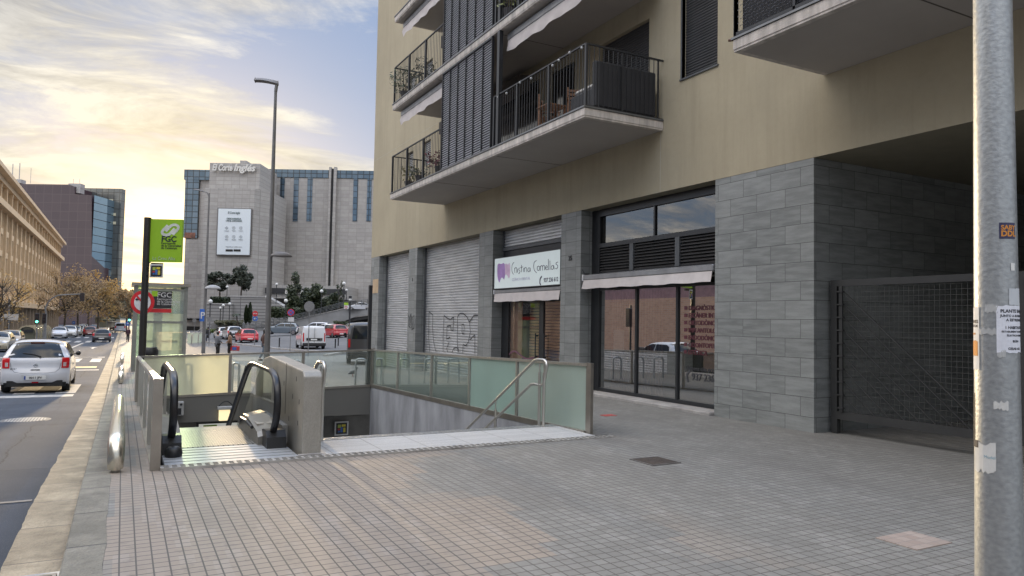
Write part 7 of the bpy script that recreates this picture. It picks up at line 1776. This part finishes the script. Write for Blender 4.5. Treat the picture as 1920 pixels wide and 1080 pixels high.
# far small glass barrier beside the lift and grab rails
q0, q1 = gp(351,644), gp(385,643); t = thing('glass_barrier', 'small pale glass barrier of a second stairwell behind the lift shelter', 'barrier', q0)
zt_ = wpx(368,624,q0.x*F0.x+q0.y*F0.y).z
mb = MB(); mb.add([q0,q1,Vector((q1.x,q1.y,zt_)),Vector((q0.x,q0.y,zt_))], [(0,1,2,3)]); mb.build('glass_panel', glassmat('pale_far_glass', (.8,.9,.8), .05, frost=(.55,.66,.56), ff=.8), t)
mb = MB(); mb.tube([Vector((q0.x,q0.y,zt_)),Vector((q1.x,q1.y,zt_))], .04, 6)
mb.build('top_rail', STEEL, t)
for f in (.15,.8):
    qq = q0.lerp(q1,f); mb = MB(); mb.tube([qq+F0*.3, Vector((qq.x,qq.y,qq.z+.75))+F0*.3], .05, 6); mb.build('hoop_post', DARK, t)
for i, (a_, b_) in enumerate((((360,628),(385,610)),((372,628),(383,614)))):
    p0, p1 = wpx(*a_,72), wpx(*b_,72); t = thing('grab_rail', ['longer slanted grab rail','shorter slanted grab rail'][i]+' behind the small pale glass barrier', 'handrail', (p0.x,p0.y,G(p0.x,p0.y)))
    mb = MB(); mb.tube([Vector((p0.x,p0.y,G(p0.x,p0.y))), p0, p1, Vector((p1.x,p1.y,G(p1.x,p1.y)))], .04, 6); mb.build('rail', STEEL, t)

# ================================================================ left-hand street front
LX = -16.5; HL = 20.2
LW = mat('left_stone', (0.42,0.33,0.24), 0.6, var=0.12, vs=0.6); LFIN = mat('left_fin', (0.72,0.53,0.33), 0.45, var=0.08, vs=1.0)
WIN = mat('window_glass_warm', (0.30,0.24,0.16), 0.16, 0.85, var=0.15, spec=1.0)
lb_ = thing('office_block', 'long sunlit building with vertical fins and heavy cornices on the left of the road', 'building', (LX,180,-3.5))
Y0, Y1 = 92.0, 244.0
mb = MB(); mb.box(LX-16,Y0,-5,LX-.6,Y1,HL-.5); mb.build('wall', LW, lb_)
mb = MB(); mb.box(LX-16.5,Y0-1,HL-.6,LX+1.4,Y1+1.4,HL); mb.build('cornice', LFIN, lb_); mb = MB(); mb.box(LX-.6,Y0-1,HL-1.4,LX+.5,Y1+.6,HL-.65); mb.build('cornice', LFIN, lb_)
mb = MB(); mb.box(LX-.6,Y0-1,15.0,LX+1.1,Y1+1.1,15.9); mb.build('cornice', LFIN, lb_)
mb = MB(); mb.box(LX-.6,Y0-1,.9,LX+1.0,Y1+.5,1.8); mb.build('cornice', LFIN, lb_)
bay = 6.0; nb = int((Y1-Y0)/bay)
for i in range(nb+1):
    y = Y0+i*bay
    mb = MB(); mb.box(LX-.6,y-.22,-5,LX+.55,y+.22,.9); mb.build('pier', LW, lb_)
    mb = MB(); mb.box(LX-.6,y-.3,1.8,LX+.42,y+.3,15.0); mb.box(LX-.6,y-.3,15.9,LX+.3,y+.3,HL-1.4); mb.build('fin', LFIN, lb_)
    if i < nb:
        mb = MB()
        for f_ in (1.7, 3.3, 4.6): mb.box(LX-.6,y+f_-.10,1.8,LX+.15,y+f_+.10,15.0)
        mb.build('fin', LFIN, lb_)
k = 0
for i in range(nb-1, -1, -1):
    y = Y0+i*bay
    for f_ in range(4):
        if k >= 96: break
        z = 2.1+f_*3.25; mb = MB(); mb.box(LX-.55,y+.35,z,LX-.42,y+bay-.35,z+2.5); w_ = mb.build('window', WIN, lb_)
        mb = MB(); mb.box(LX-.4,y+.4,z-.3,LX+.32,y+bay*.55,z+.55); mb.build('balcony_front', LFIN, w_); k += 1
mb = MB(); mb.box(LX-.57,Y0,16.3,LX-.45,Y1,18.4); mb.build('attic_glazing', WIN, lb_)
mb = MB(); mb.box(LX-.58,Y0,-4,LX-.5,Y1,.8); mb.build('shop_fronts', S('shopfront_dark', (0.06,0.05,0.045), 0.3), lb_)
mb = MB()
for y in (130,150,171,190,212,232): mb.box(LX-6,y,HL,LX-1.5,y+5,HL+1.6)
mb.build('roof_huts', LW, lb_)
# dark glass tower at the bend of the road
TDp = 285.0
PLM = brickmat('plum_glass', (0.060,0.036,0.044), (0.072,0.045,0.052), (0.095,0.065,0.068), 3.4, 3.4, 'xz', 0.10, 0.0, 0.22, (0,0), 0.02, var=0.1, mfade=0.0)
BLG = brickmat('blue_glass', (0.20,0.32,0.42), (0.30,0.42,0.52), (0.03,0.035,0.04), 2.2, 3.2, 'xz', 0.14, 0.0, 0.1, (0,0), 0.02, var=0.2, mfade=0.0)
GYG = brickmat('grey_glass', (0.13,0.14,0.14), (0.20,0.20,0.18), (0.06,0.055,0.05), 2.4, 3.4, 'xz', 0.12, 0.0, 0.15, (0,0), 0.02, var=0.3, mfade=0.0)
BLG.node_tree.nodes['Principled BSDF'].inputs['Metallic'].default_value = 0.6; GYG.node_tree.nodes['Principled BSDF'].inputs['Metallic'].default_value = 0.3
tw = frame_thing('glass_tower', 'dark plum glass office tower with lighter glazed corner at the end of the road', 'building', TDp, 120)
fbox(tw, 'rear_wing', GYG, 148, 222.5, 353, 625, TDp+14, 3)
fprism(tw, 'front_wing', PLM, [(-60,625),(-60,345),(14,344.5),(130,346),(140,350),(140,364),(172,366),(172,625)], TDp, 12)
mb = MB(); mb.M = Matrix.Rotation(FR,4,'Z'); a = uz(172,480,TDp)[0]; b = uz(197,480,TDp+9)[0]; zt_ = uz(184,366,TDp)[1]
mb.add([(a,TDp,-6),(b,TDp+9,-6),(b,TDp+9,zt_),(a,TDp,zt_),(a,TDp+14,-6),(b,TDp+14,-6),(b,TDp+14,zt_),(a,TDp+14,zt_)], [(0,1,2,3),(1,5,6,2),(3,2,6,7),(0,3,7,4)]); mb.build('glazed_corner', BLG, tw)

for i, (x0, x1, yt, yb) in enumerate(((19,39,336,343),(140,150,350,362),(128,151,344,352))):
    fbox(tw, 'roof_hut', S('roof_white', (0.40,0.38,0.37), 0.6), x0, x1, yt, yb, TDp+1, 3)
for x, y0, y1 in ((23,307,337),(36,306,337),(57,315,344),(137,336,352),(149,335,352)):
    mb = MB(); q_ = [uz(x,yy,TDp+2) for yy in (y1,y0)]; mb.M = Matrix.Rotation(FR,4,'Z'); mb.tube([(q_[0][0],TDp+2,q_[0][1]),(q_[0][0],TDp+2,q_[1][1])], .16 if y1-y0 > 20 and x != 57 else .08, 5); mb.build('antenna', S('roof_white', (0,0,0)), tw)
for x, y in ((207,358+18),(198,396),(212,402),(212,418),(203,442),(201,489),(203,513),(204,556)):
    fbox(tw, 'lit_office', mat('office_light_%d' % x, (0.30,0.30,0.24), 0.4, emit=(1,.95,.7), es=.10), x-3, x+5, y-2.5, y+2.5, TDp+13.8, .1)
# wooded hill closing the view
hl = MB(); rnd = random.Random(3)
mb = MB(); mb.M = Matrix.Rotation(FR,4,'Z'); n = 60; DH = 900
pts = []
for i in range(n+1):
    x = lerp(-300, 480, i/n); y = 541+6*noise.noise(Vector((i*.35,0,0)))+3*noise.noise(Vector((i*1.3,5,0)))+(8 if x > 300 else 0)
    u0, z0 = uz(x, y, DH); pts.append((u0, z0))
mb.add([(u_,DH,-20) for u_,z_ in pts]+[(u_,DH,z_*.6) for u_,z_ in pts]+[(u_,DH+120,z_) for u_,z_ in pts]+[(u_,DH+500,-20) for u_,z_ in pts], [(k*(n+1)+i,k*(n+1)+i+1,(k+1)*(n+1)+i+1,(k+1)*(n+1)+i) for k in range(3) for i in range(n)])
struct('hill', mb, mat('hill_woods', (0.10,0.10,0.07), 0.9, var=0.3, vs=0.02, bump=0.5, bs=0.1))
mb = MB(); mb.M = Matrix.Rotation(FR,4,'Z')
for i in range(7000):
    x = rnd.uniform(190, 350); f = rnd.random(); dpt = 330+240*f; u0, z0 = uz(x, lerp(588,546+5*noise.noise(Vector((x*.06,0,0))),f)+rnd.uniform(-3,3), dpt); s = rnd.uniform(.8,1.8)
    a = Vector((rnd.uniform(-1,1),rnd.uniform(-1,1),rnd.uniform(-1,1))).normalized(); b = a.orthogonal().normalized(); c = Vector((u0,dpt,z0)); mb.add([c-a*s,c+b*s*.7,c+a*s,c-b*s*.7], [(0,1,2,3)])
tag(mb.build('distant_woodland', L_GG), 'hazy grey green woodland beyond the end of the road', 'woodland', kind='stuff')
# autumn street trees
GT_ = 'autumn plane trees along the left pavement'
def ytree(px, yd, h, r, lm, label, n, seed, leaf=.22, **k):
    q = on(1, yd, px, 600); zb_ = G(q.x, yd); return tree('plane_tree', label, 'tree', (q.x, yd, zb_), h, (r, r*1.1, h*.36), lm, n, leaf, seed, group=GT_, **k)
ytree(183, 150, 10.6, 3.4, L_AG, 'brightest golden plane tree, rightmost of the row on the left', 2000, 41, clumps=26, leaf=.20, bare=4)
ytree(146, 140, 10.6, 4.2, L_AU, 'brownish plane tree behind the overhanging traffic signal arm', 1700, 42, clumps=26, leaf=.17, bare=6)
ytree(122, 128, 9.6, 3.6, L_AU, 'sparse brown plane tree before the end of the long building', 1900, 43, clumps=22, leaf=.17, bare=5)
ytree(166, 190, 12.5, 5.0, L_AU, 'farther brown plane tree behind the golden one', 2200, 44, clumps=22, leaf=.26, bare=3)
ytree(-10, 62, 5.9, 2.3, L_AG, 'golden branches of a plane tree entering at the left edge', 520, 45, clumps=16, leaf=.09, bare=6)
ytree(18, 100, 6.6, 2.2, L_AG, 'small russet tree before the sunlit facade at the left edge', 600, 46, clumps=16, leaf=.12, bare=5)
ytree(214, 200, 11, 4.4, L_GG, 'olive brown tree at the foot of the tower left of the far silver van', 2400, 47, clumps=20, leaf=.32)
ytree(238, 175, 9.5, 3.6, L_AU, 'thin russet tree right of the far silver van', 1500, 48, clumps=18, leaf=.26, bare=2)
ytree(330, 210, 10, 4.4, L_AU, 'russet tree seen above the lift shelter roof', 1600, 49, clumps=18, leaf=.3, bare=2)
# traffic signals
def head(t, c, lit=None, w_=.15, h_=.42):
    mb = MB(); mb.bbox(c.x-w_,c.y-.1,c.z-h_,c.x+w_,c.y+.12,c.z+h_,.02); hb = mb.build('signal_head', BLACK, t)
    for i in range(3):
        mb = MB(); mb.disc((c.x,c.y-.10,c.z+h_*.62-i*h_*.62), w_*.62, (0,-1,0), .02, 16); on_ = lit == i
        mb.build('lens', mat('green_light', (0.02,0.5,0.3), 0.4, emit=(0.15,1.0,0.65), es=2.5) if on_ and i == 2 else S('lens_dark', (0.03,0.02,0.02), 0.2), hb)
def signal(label, px, pyb, pyh, lit, arm=None, second=None):
    q = gp(px, pyb); t = thing('traffic_signal', label, 'traffic light', q, 0); d = q.x*F0.x+q.y*F0.y; z = wpx(px, pyh, d).z
    mb = MB(); mb.tube([q-Vector((0,0,.1)), Vector((q.x,q.y,z+.3))], .055, 8); mb.build('post', S('pole_pale', (0,0,0)), t, smooth=2)
    head(t, Vector((q.x,q.y-.15,z)), lit, .15*1.1, .42*1.1); return t, q, d
signal('traffic light showing green left of the road beside the waste containers', 67.5, 646, 597, 2)
signal('dark traffic light head right next to the green one on the left', 81, 644, 597, None)
signal('traffic light showing green at the kerb just left of the lift', 241, 641, 595, 2)
t, q, d = signal('far green traffic light below the tower', 201, 619, 580, 2)
t, q, d = sign_on_post('road_sign', 'small blue round arrow sign under the green light at the kerb', 240.5, 606.5, 640, 4.5, 'blue')
sign_on_post('road_sign', 'small blue round sign in front of the brown trees past the white car', 138, 605, 622, 3.0, 'blue')
q = gp(84, 641); d = q.x*F0.x+q.y*F0.y; t = thing('signal_gantry', 'curved grey pole with a dark signal hanging over the road', 'traffic light', q)
P = [q]+[wpx(x,y,d) for x, y in ((84,590),(85,578),(90,567),(98,559),(108,554),(122,552.5),(151,551.5))]
P[1].x = q.x; mb = MB(); mb.tube(P, [.09,.08,.08,.07,.07,.06,.055,.05], 8); mb.build('pole', S('pole_pale', (0,0,0)), t, smooth=2); c = wpx(154.5,557,d); head(t, c, None, .2, .42)
q = gp(16, 640); d = q.x*F0.x+q.y*F0.y; t = thing('direction_sign', 'pale direction sign with two panels at the left edge', 'sign', q)
mb = MB(); mb.tube([q, wpx(17,560,d)], .06, 8); mb.build('post', S('pole_pale', (0,0,0)), t)
for y0, y1, x1 in ((589,594.5,35),(595,600,34)):
    a, b = wpx(-6,y1,d-.1), wpx(x1,y0,d-.1); mb = MB(); mb.M = Matrix.Rotation(FR,4,'Z'); i_ = mb.M.inverted(); A0 = i_ @ a; A1 = i_ @ b; mb.box(A0.x,A0.y-.03,A0.z,A1.x,A0.y,A1.z); mb.build('panel', S('sign_pale', (0.45,0.42,0.38), 0.5), t)
# kiosk and hoarding at the far end of the road
for nm, lb, x0, x1, yt, yb, dep, c in (('kiosk','pale green kiosk with a flat roof at the far end of the road',186,200,598,614,170,(0.30,0.31,0.24)),('notice_board','small pale notice board far up beside the kiosk',200.5,209,602,613,168,(0.36,0.34,0.29)),('road_cabin','cream cabin above the row of far parked cars',178,190,594,606,180,(0.33,0.30,0.22))):
    t = frame_thing(nm, lb, 'kiosk' if nm != 'notice_board' else 'board', dep, (x0+x1)/2); fbox(t, 'body', S('c_'+nm, c, 0.7), x0, x1, yt+1.2, yb, dep, 2.5); fbox(t, 'roof', S('roof_'+nm, tuple(x*1.3 for x in c), 0.6), x0-1, x1+1, yt, yb-(yb-yt)+1.4, dep-.4, 3.3)
# ---- opposite side of the street, mirrored in shop windows, plus an added shade block
BRK = brickmat('red_brick', (0.46,0.27,0.18), (0.58,0.36,0.24), (0.40,0.31,0.25), 0.5, 0.16, 'yz', 0.012, 0.5, 0.8, (0,0), 0.2, var=0.2)
t = thing('brick_building', 'red brick building with small windows across the street, mirrored in the shop glass', 'building', (-20,56,-2.6))
mb = MB(); mb.box(-28,20,-4,-20,88,2.2); mb.build('wall', BRK, t)
mb = MB(); mb.box(-28,20,2.2,-20.5,88,6.2); mb.build('upper_wall', S('mauve_render', (0.26,0.16,0.17), 0.8), t)
for i in range(20):
    mb = MB(); mb.box(-20.5,23+3.2*i,3.3,-20.44,24.5+3.2*i,4.7); w_ = mb.build('window', S('pale_window', (0.36,0.36,0.36), 0.3), t)
t = thing('traffic_signal', 'traffic light across the street seen only as a reflection in the shop window', 'traffic light', (-9,38,-2.5))
mb = MB(); mb.tube([(-9,38,-2.7),(-9,38,1.2)], .07, 8); mb.build('post', DARK, t); mb = MB(); mb.bbox(-8.85,37.6,-.2,-8.6,38.0,1.0,.03); mb.build('signal_head', BLACK, t)

t = thing('shade_block', 'tall grey block added out of view across the street to shade the passage', 'building', (-20,-12,-2.6))  # unseen block added to cut sky light on the passage and near pavement
mb = MB(); mb.box(-32,-50,-4,-20,17,17); mb.build('wall', S('shade_block_render', (0.30,0.27,0.24), 0.85), t)
for i in range(12):
    for j in range(5):
        mb = MB(); mb.box(-20.02,-47+5.2*i,-1+3.4*j,-19.97,-44.6+5.2*i,1+3.4*j); mb.build('window', S('shade_block_window', (0.08,0.09,0.10), 0.2), t)
